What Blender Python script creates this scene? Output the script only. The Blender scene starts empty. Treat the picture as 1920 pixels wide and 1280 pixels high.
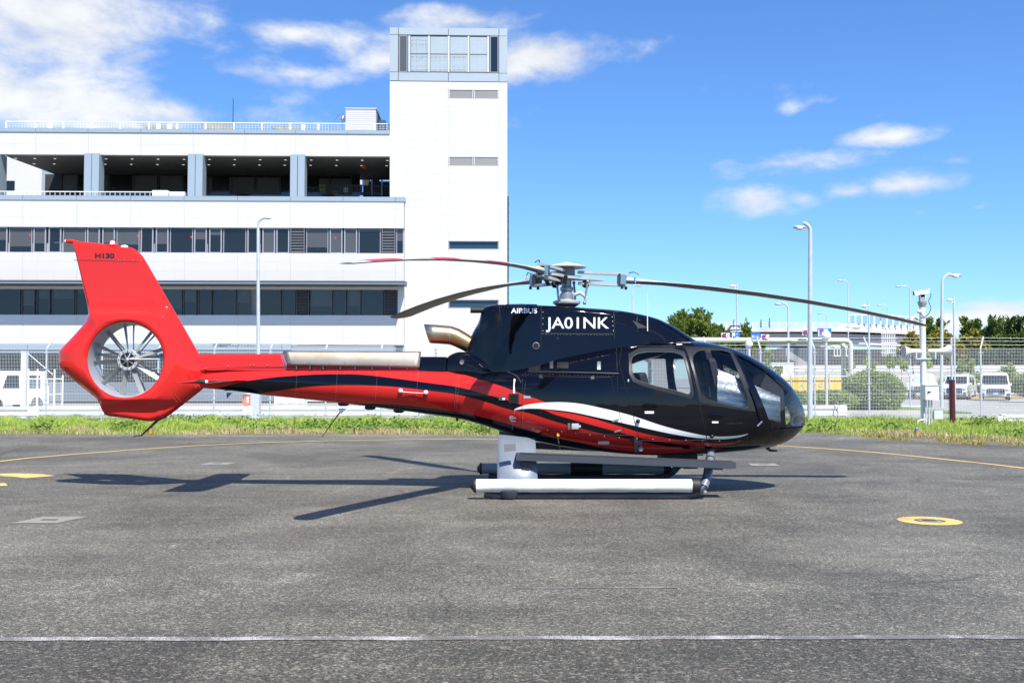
import bpy, bmesh, math, random
import numpy as np
from mathutils import Vector, Matrix
from mathutils.bvhtree import BVHTree
random.seed(7); rng = np.random.default_rng(7)
SC = bpy.context.scene
COL = SC.collection
# ------------------------------------------------------------------ camera
F, HC, YH = 1874.6, 1.588, 708.14          # focal length in photo pixels, eye height, horizon row
TH = math.atan((YH - 640) / F)
cam_d = bpy.data.cameras.new('camera'); cam = bpy.data.objects.new('camera', cam_d); COL.objects.link(cam)
cam.location = (0, 0, HC); cam.rotation_euler = (math.pi / 2 + TH, 0, 0)
cam_d.sensor_width = 36; cam_d.lens = F / 1920 * 36; cam_d.clip_end = 4000; cam_d.clip_start = .05
SC.camera = cam
# ------------------------------------------------------------------ sun, sky, exposure
SUNV = Vector((0.294, -0.632, 1.0)).normalized()
sl = bpy.data.lights.new('sun', 'SUN'); so = bpy.data.objects.new('sun', sl); COL.objects.link(so)
sl.energy = 5.0; sl.angle = math.radians(.53); sl.color = (1, .945, .86)
so.rotation_euler = SUNV.to_track_quat('Z', 'Y').to_euler(); so.location = (20, -40, 60)
VS = SC.view_settings
VS.view_transform = 'Standard'; VS.look = 'None'; VS.exposure = 0.68; VS.gamma = 1; VS.use_curve_mapping = False
W = bpy.data.worlds.new('World'); SC.world = W; W.use_nodes = True

def pxdir(px, py):
    u = (px - 960) / F; v = (640 - py) / F
    return Vector((u, math.cos(TH) - v * math.sin(TH), math.sin(TH) + v * math.cos(TH)))
def at(px, py, Y):
    d = pxdir(px, py); t = Y / d.y
    return Vector((d.x * t, Y, HC + d.z * t))
def gnd(px, py, z=0.0):
    d = pxdir(px, py); t = (z - HC) / d.z
    return Vector((d.x * t, d.y * t, z))

class NT:
    """tiny node-tree helper"""
    def __init__(s, tree): s.t = tree; s.n = tree.nodes; s.l = tree.links
    def new(s, typ, **kw):
        nd = s.n.new(typ)
        for k, v in kw.items(): setattr(nd, k, v)
        return nd
    def put(s, sock, v):
        if isinstance(v, bpy.types.NodeSocket): s.l.new(v, sock)
        elif v is not None: sock.default_value = v
    def math(s, op, a, b=None, c=None, clamp=False):
        nd = s.n.new('ShaderNodeMath'); nd.operation = op; nd.use_clamp = clamp
        for i, x in enumerate((a, b, c)):
            if x is not None: s.put(nd.inputs[i], x)
        return nd.outputs[0]
    def vmath(s, op, a, b=None):
        nd = s.n.new('ShaderNodeVectorMath'); nd.operation = op
        s.put(nd.inputs[0], a)
        if b is not None: s.put(nd.inputs[1], b)
        return nd.outputs['Value'] if op in ('LENGTH', 'DOT_PRODUCT', 'DISTANCE') else nd.outputs[0]
    def mix(s, f, a, b, typ='MIX'):
        nd = s.n.new('ShaderNodeMix'); nd.data_type = 'RGBA'; nd.blend_type = typ; nd.clamp_result = False
        s.put(nd.inputs[0], f); s.put(nd.inputs[6], a); s.put(nd.inputs[7], b)
        return nd.outputs[2]
    def noise(s, vec, scale, detail=3, rough=.5, dist=0):
        nd = s.n.new('ShaderNodeTexNoise'); s.put(nd.inputs['Vector'], vec)
        nd.inputs['Scale'].default_value = scale; nd.inputs['Detail'].default_value = detail
        nd.inputs['Roughness'].default_value = rough; nd.inputs['Distortion'].default_value = dist
        return nd.outputs['Fac']
    def voro(s, vec, scale, feature='F1', out='Distance'):
        nd = s.n.new('ShaderNodeTexVoronoi'); nd.feature = feature; s.put(nd.inputs['Vector'], vec)
        nd.inputs['Scale'].default_value = scale
        return nd.outputs[out]
    def ramp(s, f, stops):
        nd = s.n.new('ShaderNodeMapRange'); nd.interpolation_type = 'SMOOTHSTEP'
        s.put(nd.inputs[0], f); nd.inputs[1].default_value, nd.inputs[2].default_value = stops[0], stops[1]
        nd.inputs[3].default_value, nd.inputs[4].default_value = (stops[2], stops[3]) if len(stops) > 2 else (0, 1)
        return nd.outputs[0]

# ---- world: Nishita sky with scattered fair-weather cloud given by azimuth / elevation
w = NT(W.node_tree); w.n.clear()
sky = w.new('ShaderNodeTexSky', sky_type='NISHITA', sun_disc=False)
sky.sun_elevation = math.asin(SUNV.z); sky.sun_rotation = math.atan2(SUNV.x, SUNV.y)
sky.air_density = 1.0; sky.dust_density = .15; sky.ozone_density = 2.2; sky.altitude = 5
hs = w.new('ShaderNodeHueSaturation'); hs.inputs['Saturation'].default_value = 1.0
hs.inputs['Value'].default_value = 1.0
w.l.new(sky.outputs[0], hs.inputs['Color'])
tc = w.new('ShaderNodeTexCoord')
sep = w.new('ShaderNodeSeparateXYZ'); w.l.new(tc.outputs['Generated'], sep.inputs[0])
az = w.math('ARCTAN2', sep.outputs[0], sep.outputs[1]); el = w.math('ARCSINE', sep.outputs[2])
cmb = w.new('ShaderNodeCombineXYZ'); w.l.new(az, cmb.inputs[0]); w.l.new(el, cmb.inputs[1])
# the noise runs on the direction itself so that it has no seam behind the camera
ncoord = w.vmath('MULTIPLY', tc.outputs['Generated'], (1.0, 1.0, 2.0))
n1 = w.noise(ncoord, 8.5, 8, .6, .15); n2 = w.noise(ncoord, 2.6, 3, .5)
CL = [(90, 40, 270, 140, 1.15), (-40, 150, 300, 100, 1.1), (150, 190, 290, 66, 1.1), (340, 205, 220, 48, .95), (240, 110, 140, 75, .9), (330, 60, 110, 40, .6),
      (560, 62, 120, 30, .85), (650, 78, 62, 36, .75), (450, 135, 110, 30, .85), (570, 138, 95, 22, .85), (480, 185, 120, 30, .6), (380, 110, 80, 30, .6), (880, 38, 125, 30, 1.0), (715, 115, 65, 50, .85),
      (1010, 108, 150, 44, 1.3), (975, 128, 110, 36, 1.1), (1155, 128, 22, 20, .45), (1480, 305, 135, 28, .85), (1425, 378, 85, 34, 1.05), (1500, 372, 60, 24, .8),
      (1600, 358, 70, 24, 1.0), (1690, 348, 130, 28, 1.05), (1640, 258, 85, 18, .75), (1720, 400, 42, 14, .58), (1840, 388, 34, 13, .62), (1555, 188, 40, 10, .5),
      (1490, 208, 34, 14, .44), (1790, 300, 60, 14, .48), (1870, 592, 85, 34, 1.3), (1790, 606, 60, 28, 1.2), (1740, 606, 50, 24, .95), (1930, 600, 60, 34, 1.1),
      (1360, 606, 30, 15, .75), (1670, 612, 60, 14, .7), (2100, 560, 150, 60, 1.0), (2350, 300, 200, 60, .9), (-380, 330, 240, 60, .9), (-250, -150, 380, 120, .9),
      (500, -260, 300, 80, .7), (1350, -220, 260, 50, .6), (2000, -160, 240, 60, .7)]
acc = None
for cx, cy, rx, ry, g in CL:
    d = pxdir(cx, cy).normalized()
    a0, e0 = math.atan2(d.x, d.y), math.asin(d.z)
    q = w.vmath('MULTIPLY', w.vmath('SUBTRACT', cmb.outputs[0], (a0, e0, 0)), (F / rx, F / ry, 0))
    b = w.math('MULTIPLY_ADD', w.vmath('LENGTH', q), -.62 * g, g)
    acc = b if acc is None else w.math('MAXIMUM', acc, b)
# elsewhere in the sky: cloud patches from broad noise, away from the part listed above
away = w.math('MAXIMUM', w.ramp(w.math('ABSOLUTE', az), (.75, 1.1)), w.ramp(el, (.55, .8)))
acc = w.math('MAXIMUM', acc, w.math('MULTIPLY', away, w.ramp(n2, (.46, .76, 0, .9))))
dens = w.math('ADD', w.math('MULTIPLY', acc, .9), w.math('MULTIPLY_ADD', n1, 2.0, -1.0))
cov = w.ramp(dens, (.26, .92))
cov = w.math('MULTIPLY', cov, w.ramp(el, (-.01, .02)))
shade = w.math('ADD', w.ramp(dens, (.45, 1.35, .88, 1.0)), w.ramp(n1, (.40, .66, 0, .14)))
ccol = w.new('ShaderNodeCombineXYZ')
for i, k in enumerate((7.4, 7.55, 7.75)): w.l.new(w.math('MULTIPLY', shade, k), ccol.inputs[i])
blue = w.mix(1.0, hs.outputs[0], (.69, 1.06, 1.55, 1), 'MULTIPLY')      # camera white balance of the clear sky
skc = w.mix(w.math('MULTIPLY', cov, .93), blue, ccol.outputs[0])
bg = w.new('ShaderNodeBackground'); w.l.new(skc, bg.inputs[0]); bg.inputs[1].default_value = .080
ow = w.new('ShaderNodeOutputWorld'); w.l.new(bg.outputs[0], ow.inputs[0])

W.cycles.sampling_method = 'NONE'
CY_ = SC.cycles; CY_.max_bounces = 7; CY_.diffuse_bounces = 3; CY_.glossy_bounces = 3; CY_.transmission_bounces = 4; CY_.transparent_max_bounces = 10
CY_.caustics_reflective = False; CY_.caustics_refractive = False; CY_.use_adaptive_sampling = True; CY_.adaptive_threshold = .02
# ------------------------------------------------------------------ object helpers
WORLD = {}
class MB:
    """collects faces for one mesh, world coordinates"""
    def __init__(s): s.v = []; s.f = []
    def add(s, vs, fs):
        o = len(s.v); s.v += [tuple(p) for p in vs]; s.f += [tuple(i + o for i in f) for f in fs]; return s
    def box(s, c, d, rot=None):
        c = Vector(c); hx, hy, hz = d[0] / 2, d[1] / 2, d[2] / 2
        vs = [Vector((x, y, z)) for x in (-hx, hx) for y in (-hy, hy) for z in (-hz, hz)]
        if rot is not None: vs = [rot @ p for p in vs]
        return s.add([c + p for p in vs], [(0, 1, 3, 2), (4, 6, 7, 5), (0, 4, 5, 1), (2, 3, 7, 6), (0, 2, 6, 4), (1, 5, 7, 3)])
    def b2(s, x0, x1, y0, y1, z0, z1):
        return s.box(((x0 + x1) / 2, (y0 + y1) / 2, (z0 + z1) / 2), (abs(x1 - x0), abs(y1 - y0), abs(z1 - z0)))
    def rings(s, rs, cap0=True, cap1=True, closed=True):
        n = len(rs[0]); vs = [p for r in rs for p in r]; fs = []
        for k in range(len(rs) - 1):
            for i in range(n if closed else n - 1):
                j = (i + 1) % n
                fs.append((k * n + i, k * n + j, (k + 1) * n + j, (k + 1) * n + i))
        if cap0: fs.append(tuple(range(n))[::-1])
        if cap1: fs.append(tuple((len(rs) - 1) * n + i for i in range(n)))
        return s.add(vs, fs)
    def tube(s, pts, r, n=10, cap=True, flat=1.0):
        pts = [Vector(p) for p in pts]; rr = r if isinstance(r, (list, tuple)) else [r] * len(pts); rs = []
        up = None
        for k, p in enumerate(pts):
            t = (pts[min(k + 1, len(pts) - 1)] - pts[max(k - 1, 0)]).normalized()
            if up is None:
                up = Vector((0, 0, 1)) if abs(t.z) < .9 else Vector((0, 1, 0))
            a = t.cross(up)
            if a.length < 1e-4: a = t.cross(Vector((1, 0, 0)))
            a.normalize(); b = a.cross(t).normalized(); up = b
            rs.append([p + rr[k] * (math.cos(2 * math.pi * i / n) * a + flat * math.sin(2 * math.pi * i / n) * b) for i in range(n)])
        return s.rings(rs, cap, cap)
    def lathe(s, c, prof, n=24, axis='Z', cap0=True, cap1=True):
        c = Vector(c); rs = []
        for r, h in prof:
            ring = []
            for i in range(n):
                a = 2 * math.pi * i / n; x, y = r * math.cos(a), r * math.sin(a)
                ring.append(c + (Vector((x, y, h)) if axis == 'Z' else Vector((x, h, y)) if axis == 'Y' else Vector((h, x, y))))
            rs.append(ring)
        return s.rings(rs, cap0, cap1)
    def prism(s, poly, y0, y1, plane='XZ'):
        n = len(poly)
        g = (lambda p, y: Vector((p[0], y, p[1]))) if plane == 'XZ' else (lambda p, y: Vector((y, p[0], p[1]))) if plane == 'YZ' else (lambda p, y: Vector((p[0], p[1], y)))
        vs = [g(p, y0) for p in poly] + [g(p, y1) for p in poly]
        return s.add(vs, [tuple(range(n)), tuple(range(2 * n - 1, n - 1, -1))] + [(i, i + n, (i + 1) % n + n, (i + 1) % n) for i in range(n)])
    def ball(s, c, r, n=14, m=8, sc=(1, 1, 1)):
        rs = []
        for k in range(1, m):
            a = math.pi * k / m - math.pi / 2
            rs.append([Vector((c[0] + sc[0] * r * math.cos(a) * math.cos(2 * math.pi * i / n), c[1] + sc[1] * r * math.cos(a) * math.sin(2 * math.pi * i / n), c[2] + sc[2] * r * math.sin(a))) for i in range(n)])
        return s.rings(rs)
def link(name, me, mat, parent, loc):
    o = bpy.data.objects.new(name, me); COL.objects.link(o)
    if mat and me and not me.materials: me.materials.append(mat)
    if parent is not None:
        o.parent = parent; o.location = Vector(loc) - WORLD[parent.name]
    else: o.location = loc
    WORLD[o.name] = Vector(loc); return o
def build(name, mb, mat, parent=None, smooth=0, loc=None, rec=True):
    loc = WORLD[parent.name] if (parent is not None and loc is None) else Vector(loc or (0, 0, 0))
    me = bpy.data.meshes.new(name); me.from_pydata([Vector(p) - loc for p in mb.v], [], mb.f)
    if rec:
        bm = bmesh.new(); bm.from_mesh(me); bmesh.ops.recalc_face_normals(bm, faces=bm.faces); bm.to_mesh(me); bm.free()
    me.update()
    if smooth: me.shade_smooth(); me.set_sharp_from_angle(angle=math.radians(smooth))
    return link(name, me, mat, parent, loc)
def npmesh(name, V, Fq, mat, parent=None, loc=(0, 0, 0)):
    """V (n,3) array, Fq (m,k) array of faces with k corners"""
    loc = WORLD[parent.name] if parent is not None else Vector(loc)
    me = bpy.data.meshes.new(name); V = np.asarray(V, np.float32) - np.array(loc, np.float32); Fq = np.asarray(Fq, np.int32); m, k = Fq.shape
    me.vertices.add(len(V)); me.vertices.foreach_set('co', V.ravel())
    me.loops.add(m * k); me.loops.foreach_set('vertex_index', Fq.ravel())
    me.polygons.add(m); me.polygons.foreach_set('loop_start', np.arange(0, m * k, k, dtype=np.int32))
    me.update(calc_edges=True); me.validate()
    return link(name, me, mat, parent, loc)
def tag(o, label, cat, group=None, kind=None):
    o['label'] = label; o['category'] = cat
    if group: o['group'] = group
    if kind: o['kind'] = kind
    return o
def thing(name, loc, label, cat, group=None, rz=0):
    o = bpy.data.objects.new(name, None); COL.objects.link(o); o.location = loc; o.rotation_euler.z = rz
    o.empty_display_size = .3; WORLD[o.name] = Vector(loc); return tag(o, label, cat, group)
def struct(o): o['kind'] = 'structure'; return o
UC = None
def piece(name, parent, mat, x0, x1, y0, y1, z0, z1):
    """a box piece that shares one unit-cube mesh per material"""
    key = 'piece_' + mat.name; me = bpy.data.meshes.get(key)
    if me is None:
        mb = MB().box((0, 0, 0), (1, 1, 1)); me = bpy.data.meshes.new(key); me.from_pydata(mb.v, [], mb.f); me.update()
    c = Vector(((x0 + x1) / 2, (y0 + y1) / 2, (z0 + z1) / 2))
    o = link(name, me, mat, parent, c); o.scale = (abs(x1 - x0), abs(y1 - y0), abs(z1 - z0)); return o
def pchip(xs, ys):
    xs = np.array(xs, float); ys = np.array(ys, float); hh = np.diff(xs); dl = np.diff(ys) / hh; m = np.zeros_like(ys)
    for i in range(1, len(xs) - 1):
        if dl[i - 1] * dl[i] > 0:
            w1, w2 = 2 * hh[i] + hh[i - 1], hh[i] + 2 * hh[i - 1]; m[i] = (w1 + w2) / (w1 / dl[i - 1] + w2 / dl[i])
    m[0], m[-1] = dl[0], dl[-1]
    def fn(x):
        x = np.clip(x, xs[0], xs[-1]); i = int(np.clip(np.searchsorted(xs, x) - 1, 0, len(hh) - 1)); t = (x - xs[i]) / hh[i]
        return (2*t**3-3*t**2+1)*ys[i] + (t**3-2*t**2+t)*hh[i]*m[i] + (-2*t**3+3*t**2)*ys[i+1] + (t**3-t**2)*hh[i]*m[i+1]
    return fn
def smoothstep(a, b, x):
    t = np.clip((x - a) / (b - a), 0, 1); return t * t * (3 - 2 * t)
def catmull(pts, n=8):
    P = [Vector(p) for p in pts]; P = [2 * P[0] - P[1]] + P + [2 * P[-1] - P[-2]]; out = []
    for i in range(1, len(P) - 2):
        for k in range(n):
            t = k / n; a, b, c, d = P[i - 1], P[i], P[i + 1], P[i + 2]
            out.append(.5 * ((2 * b) + (c - a) * t + (2 * a - 5 * b + 4 * c - d) * t * t + (3 * b - a - 3 * c + d) * t ** 3))
    out.append(P[-2]); return out

# ------------------------------------------------------------------ materials
MATS = {}
def M(name, col=(.5, .5, .5), rough=.5, metal=0, coat=0, spec=.5, bump=None, vary=None, dirt=None, emit=None):
    """bump=(scale,strength,detail) vary=(scale,amount) dirt=(scale,colour,amount)"""
    if name in MATS: return MATS[name]
    m = bpy.data.materials.new(name); m.use_nodes = True; t = NT(m.node_tree); p = t.n['Principled BSDF']
    c = (*col, 1); p.inputs['Base Color'].default_value = c; p.inputs['Roughness'].default_value = rough; p.inputs['Metallic'].default_value = metal
    p.inputs['Coat Weight'].default_value = coat; p.inputs['Coat Roughness'].default_value = .03; p.inputs['Specular IOR Level'].default_value = spec
    tcn = t.new('ShaderNodeTexCoord').outputs['Object']
    src = None
    if vary:
        nz = t.noise(tcn, vary[0], 4, .6); k = t.ramp(nz, (.25, .75, 1 - vary[1], 1 + vary[1]))
        cc = t.new('ShaderNodeCombineXYZ'); [t.l.new(k, cc.inputs[i]) for i in range(3)]
        src = t.mix(1.0, c, cc.outputs[0], 'MULTIPLY')
    if dirt:
        f = t.math('MULTIPLY', t.ramp(t.noise(tcn, dirt[0], 6, .65, .4), (.45, .75)), dirt[2])
        src = t.mix(f, src if src is not None else c, (*dirt[1], 1))
    if src is not None: t.l.new(src, p.inputs['Base Color'])
    if bump:
        b = t.new('ShaderNodeBump'); b.inputs['Strength'].default_value = bump[1]; b.inputs['Distance'].default_value = .02
        t.l.new(t.noise(tcn, bump[0], bump[2] if len(bump) > 2 else 3), b.inputs['Height']); t.l.new(b.outputs[0], p.inputs['Normal'])
    if emit: p.inputs['Emission Color'].default_value = (*emit[0], 1); p.inputs['Emission Strength'].default_value = emit[1]
    MATS[name] = m; return m
def glass(name, tint=(.8, .85, .85), refl=1.0, rough=0.0):
    if name in MATS: return MATS[name]
    m = bpy.data.materials.new(name); m.use_nodes = True; t = NT(m.node_tree); t.n.clear()
    tr = t.new('ShaderNodeBsdfTransparent'); tr.inputs[0].default_value = (*tint, 1)
    gl = t.new('ShaderNodeBsdfGlossy'); gl.inputs['Roughness'].default_value = rough
    fr = t.new('ShaderNodeFresnel'); fr.inputs[0].default_value = 1.5
    mx = t.new('ShaderNodeMixShader'); t.l.new(t.math('MULTIPLY', fr.outputs[0], refl, clamp=True), mx.inputs[0])
    t.l.new(tr.outputs[0], mx.inputs[1]); t.l.new(gl.outputs[0], mx.inputs[2])
    o = t.new('ShaderNodeOutputMaterial'); t.l.new(mx.outputs[0], o.inputs[0]); MATS[name] = m; return m
def leafmat(name, c0, c1, trans=.35):
    if name in MATS: return MATS[name]
    m = bpy.data.materials.new(name); m.use_nodes = True; t = NT(m.node_tree); t.n.clear()
    g = t.new('ShaderNodeNewGeometry'); tco = t.new('ShaderNodeTexCoord').outputs['Object']
    f = t.math('ADD', t.math('MULTIPLY', g.outputs['Random Per Island'], .7), t.math('MULTIPLY', t.ramp(t.noise(tco, .9, 3), (.3, .7)), .4), clamp=True)
    col = t.mix(f, (*c0, 1), (*c1, 1))
    d = t.new('ShaderNodeBsdfPrincipled'); t.l.new(col, d.inputs['Base Color']); d.inputs['Roughness'].default_value = .55; d.inputs['Specular IOR Level'].default_value = .3
    tl = t.new('ShaderNodeBsdfTranslucent'); t.l.new(col, tl.inputs[0])
    mx = t.new('ShaderNodeMixShader'); mx.inputs[0].default_value = trans; t.l.new(d.outputs[0], mx.inputs[1]); t.l.new(tl.outputs[0], mx.inputs[2])
    o = t.new('ShaderNodeOutputMaterial'); t.l.new(mx.outputs[0], o.inputs[0]); MATS[name] = m; return m

galv = M('galvanised', (.62, .64, .66), .5, .3, vary=(3, .12))
wpaint = M('white_enamel', (.78, .79, .8), .35, vary=(2, .05), dirt=(3, (.45, .42, .38), .12))
dkmet = M('dark_metal', (.03, .032, .036), .4, .2)
rubber = M('black_rubber', (.015, .015, .016), .6)
steel = M('steel', (.6, .61, .62), .3, .9, vary=(6, .15))
# ================================================================== ground
def asphalt(name, base, warm=0.0, speck=95, patch=.22):
    m = bpy.data.materials.new(name); m.use_nodes = True; t = NT(m.node_tree); p = t.n['Principled BSDF']
    co = t.new('ShaderNodeTexCoord').outputs['Object']
    # stone chips of two sizes, each its own grey
    def chips(sc):
        v = t.new('ShaderNodeTexVoronoi'); t.l.new(co, v.inputs['Vector']); v.inputs['Scale'].default_value = sc
        s = t.new('ShaderNodeSeparateColor'); t.l.new(v.outputs['Color'], s.inputs[0]); return s.outputs[0], v.outputs['Distance']
    c1, d1 = chips(speck); c2, d2 = chips(speck * .45)
    k = t.math('ADD', t.math('MULTIPLY', t.math('POWER', c1, 1.4), 1.35), .42)
    k = t.math('MULTIPLY', k, t.math('MULTIPLY_ADD', t.math('POWER', c2, 5.0), 1.3, .80))
    k = t.math('MULTIPLY', k, t.ramp(t.noise(co, 22, 3, .7), (.3, .7, .86, 1.14)))
    k = t.math('MULTIPLY', k, t.ramp(d1, (.25, .75, 1.0, .62)))
    big = t.noise(co, .35, 5, .6, .6); mid = t.noise(co, 1.7, 5, .65, .3); st = t.noise(t.vmath('MULTIPLY', co, (.25, 2.2, 1)), 1.3, 4, .6)
    k = t.math('MULTIPLY', k, t.ramp(big, (.3, .72, 1 - patch, 1 + patch)))
    k = t.math('MULTIPLY', k, t.ramp(mid, (.3, .75, .88, 1.16)))
    k = t.math('MULTIPLY', k, t.ramp(st, (.35, .7, .92, 1.1)))
    # hairline cracks in places
    wob = t.vmath('ADD', co, t.vmath('MULTIPLY', t.new_noise_vec(co), (.5, .5, 0)))
    e = t.voro(wob, .30, 'DISTANCE_TO_EDGE'); crack = t.math('MULTIPLY', t.ramp(e, (.001, .006, 1, 0)), t.ramp(t.noise(co, .5, 2), (.50, .60)))
    k = t.math('MULTIPLY', k, t.math('MULTIPLY_ADD', crack, -.32, 1))
    # old oil and tyre stains, and pale scrape lines
    st2 = t.math('MULTIPLY', t.ramp(t.noise(co, .8, 4, .55, .8), (.60, .72)), t.ramp(t.noise(co, 5, 4, .7), (.35, .6)))
    k = t.math('MULTIPLY', k, t.math('MULTIPLY_ADD', st2, -.22, 1))
    rot = t.new('ShaderNodeMapping'); rot.inputs['Rotation'].default_value = (0, 0, .55); rot.inputs['Scale'].default_value = (1, .06, 1); t.l.new(co, rot.inputs[0])
    e2 = t.voro(t.vmath('ADD', rot.outputs[0], t.vmath('MULTIPLY', t.new_noise_vec(co), (.06, .02, 0))), .55, 'DISTANCE_TO_EDGE')
    scr = t.math('MULTIPLY', t.math('MULTIPLY', t.ramp(e2, (.0015, .005, 1, 0)), t.ramp(t.noise(co, .7, 2), (.52, .6))), t.ramp(t.noise(co, 30, 2), (.4, .55)))
    k = t.math('MULTIPLY', k, t.math('MULTIPLY_ADD', scr, .55, 1))
    cc = t.new('ShaderNodeCombineXYZ')
    for i, q in enumerate((base * (1.06 + warm), base, base * (.81 - warm))): t.l.new(t.math('MULTIPLY', k, q), cc.inputs[i])
    tint = t.mix(t.math('MULTIPLY', t.math('GREATER_THAN', c2, .955), .5), cc.outputs[0], (.20, .16, .12, 1))
    t.l.new(tint, p.inputs['Base Color'])
    p.inputs['Roughness'].default_value = .7; p.inputs['Specular IOR Level'].default_value = .4
    b = t.new('ShaderNodeBump'); b.inputs['Strength'].default_value = .55; b.inputs['Distance'].default_value = .006
    t.l.new(t.math('SUBTRACT', t.math('MULTIPLY', c1, .5), d1), b.inputs['Height']); t.l.new(b.outputs[0], p.inputs['Normal'])
    MATS[name] = m; return m
def _nv(self, co):
    n = self.new('ShaderNodeTexNoise'); self.l.new(co, n.inputs['Vector']); n.inputs['Scale'].default_value = .9; n.inputs['Detail'].default_value = 5
    return n.outputs['Color']
NT.new_noise_vec = _nv
def worn(name, col, under, scale=14, amount=.5, rough=.6):
    """paint worn through to the asphalt in flecks"""
    m = bpy.data.materials.new(name); m.use_nodes = True; t = NT(m.node_tree); p = t.n['Principled BSDF']
    co = t.new('ShaderNodeTexCoord').outputs['Object']
    a = t.math('ADD', t.math('MULTIPLY', t.noise(co, scale * 8, 3, .7), .5), t.math('MULTIPLY', t.noise(co, scale * .12, 4, .6), .55))
    f = t.ramp(a, (amount, amount + .05))
    c = t.mix(t.noise(co, 5, 4), (*col, 1), (*[x * .8 for x in col], 1))
    t.l.new(t.mix(f, (*under, 1), c), p.inputs['Base Color']); p.inputs['Roughness'].default_value = rough; MATS[name] = m; return m

asph = asphalt('asphalt_apron', .146, 0, 135, .30)
asph2 = asphalt('asphalt_near_lane', .098, .01, 110)
should = asphalt('old_shoulder', .19, .03, 60, .25)
yard = M('yard_concrete', (.32, .31, .29), .8, vary=(.25, .14), dirt=(.6, (.2, .19, .18), .4), bump=(40, .1))

def sheet(name, poly, z, mat, parent=None):
    mb = MB(); mb.add([(x, y, z) for x, y in poly], [tuple(range(len(poly)))])
    o = build(name, mb, mat, parent, rec=False)
    return o
g = struct(sheet('ground', [(-900, 33), (900, 33), (900, 1500), (-900, 1500)], -.03, yard))
struct(sheet('ground', [(-900, -300), (900, -300), (900, 33), (-900, 33)], -.03, M('earth', (.13, .105, .07), .9, vary=(2, .3), bump=(30, .4))))
edge = [(-60, 29.2), (-20, 28.9), (-14.7, 28.6), (-10.5, 28.2), (-7, 28.6), (-3, 28.4), (-.9, 27.9), (4, 28.6), (8.75, 29.3), (9.6, 27.8), (11.4, 26.8), (12.4, 24.6), (15, 21.5), (19, 18), (60, 4)]
edgef = lambda x: float(np.interp(x, [a for a, b in edge], [b for a, b in edge]))
ed = [(float(x), edgef(x) - .15 + .16 * math.sin(x * 3.1) * math.sin(x * 1.3)) for x in np.linspace(-40, 22, 160)]
shd = struct(sheet('pavement_shoulder', [(-40, 20), (22, 20)] + ed[::-1], 0.0, should))
arc_px = [(-500, 935), (-300, 905), (0, 865), (100, 855), (200, 847), (320, 838.5), (450, 831.5), (590, 827), (730, 824.5), (860, 823.3), (980, 823.6), (1120, 825), (1260, 828), (1400, 832.5), (1500, 838), (1600, 845), (1700, 854), (1810, 865.5), (1920, 878), (2300, 930)]
arc = catmull([gnd(*p) for p in arc_px], 6)
ap = [(-60, -60), (60, -60), (60, 2)] + [(x, y) for x, y in [(20, 13), (16, 18.6), (13.2, 21.9), (11.2, 24.2), (9.2, 26.0), (6, 26.9), (2, 27.3), (-2, 27.4), (-6, 27.2), (-10, 26.9), (-15, 26.8), (-30, 26.5), (-60, 26)]]
apron = struct(sheet('apron', ap, .004, asph))
struct(sheet('apron_lane', [(-60, -60), (60, -60), (60, 6.16), (-60, 6.10)], .008, asph2))
yel = worn('yellow_marking', (.74, .50, .15), (.12, .115, .10), 10, .38)
wht = worn('white_marking', (.50, .49, .46), (.135, .128, .112), 16, .52)
mb = MB(); L = len(arc)
for i in range(L):
    t = (arc[min(i + 1, L - 1)] - arc[max(i - 1, 0)]).normalized(); nrm = Vector((-t.y, t.x, 0)) * .06
    for s in (-1, 1): q = arc[i] + s * nrm; mb.v.append((q.x, q.y, .0085))
mb.f = [(2 * i, 2 * i + 1, 2 * i + 3, 2 * i + 2) for i in range(L - 1)]
build('painted_arc', mb, yel, apron, rec=False)
mb = MB(); xs = np.linspace(-14, 14, 140)
for x in xs:
    y = 6.13 + x * .008; j = .012 * math.sin(x * 7.7) * math.sin(x * 2.9)
    mb.v += [(x, y - .04 + j, .0125), (x, y + .045 + j * .7, .0125)]
mb.f = [(2 * i, 2 * i + 2, 2 * i + 3, 2 * i + 1) for i in range(139)]
build('painted_line', mb, wht, apron, rec=False)
for xa_, xb_, yy_ in ((-9.5, -3.2, 16.25), (4.6, 11, 16.15)):
    mb = MB(); n_ = 60
    for i in range(n_ + 1): x = xa_ + (xb_ - xa_) * i / n_; j = .006 * math.sin(x * 5.1) + .004 * math.sin(x * 13); mb.v += [(x, yy_ + j, .0082), (x, yy_ + j + .014, .0082)]
    mb.f = [(2 * i, 2 * i + 2, 2 * i + 3, 2 * i + 1) for i in range(n_)]
    build('paving_joint', mb, worn('joint_tar_%d' % int(yy_ * 10 + xa_), (.07, .068, .062), (.14, .13, .115), 9, .44), apron, rec=False)
# faint scuffed second line
mb = MB(); mb.add([(0.0, 7.58, .0085), (1.25, 7.60, .0085), (1.25, 7.625, .0085), (0, 7.60, .0085)], [(0, 1, 2, 3)])
build('scuff_mark', mb, worn('scuffed_white', (.36, .35, .33), (.155, .145, .125), 18, .5), apron, rec=False)
def ring_sheet(name, c, r0, r1, z, mat, par, n=48, a0=0, a1=360):
    mb = MB()
    for i in range(n + 1):
        a = math.radians(a0 + (a1 - a0) * i / n)
        for r in (r0, r1): mb.v.append((c[0] + r * math.cos(a), c[1] + r * math.sin(a), z))
    mb.f = [(2 * i, 2 * i + 1, 2 * i + 3, 2 * i + 2) for i in range(n)]
    return build(name, mb, mat, par, rec=False)
c = gnd(1743, 977)
rust = worn('rusty_yellow', (.78, .50, .14), (.34, .15, .06), 6, .47)
ring_sheet('painted_disc', c, .165, .335, .0085, rust, apron)
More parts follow.
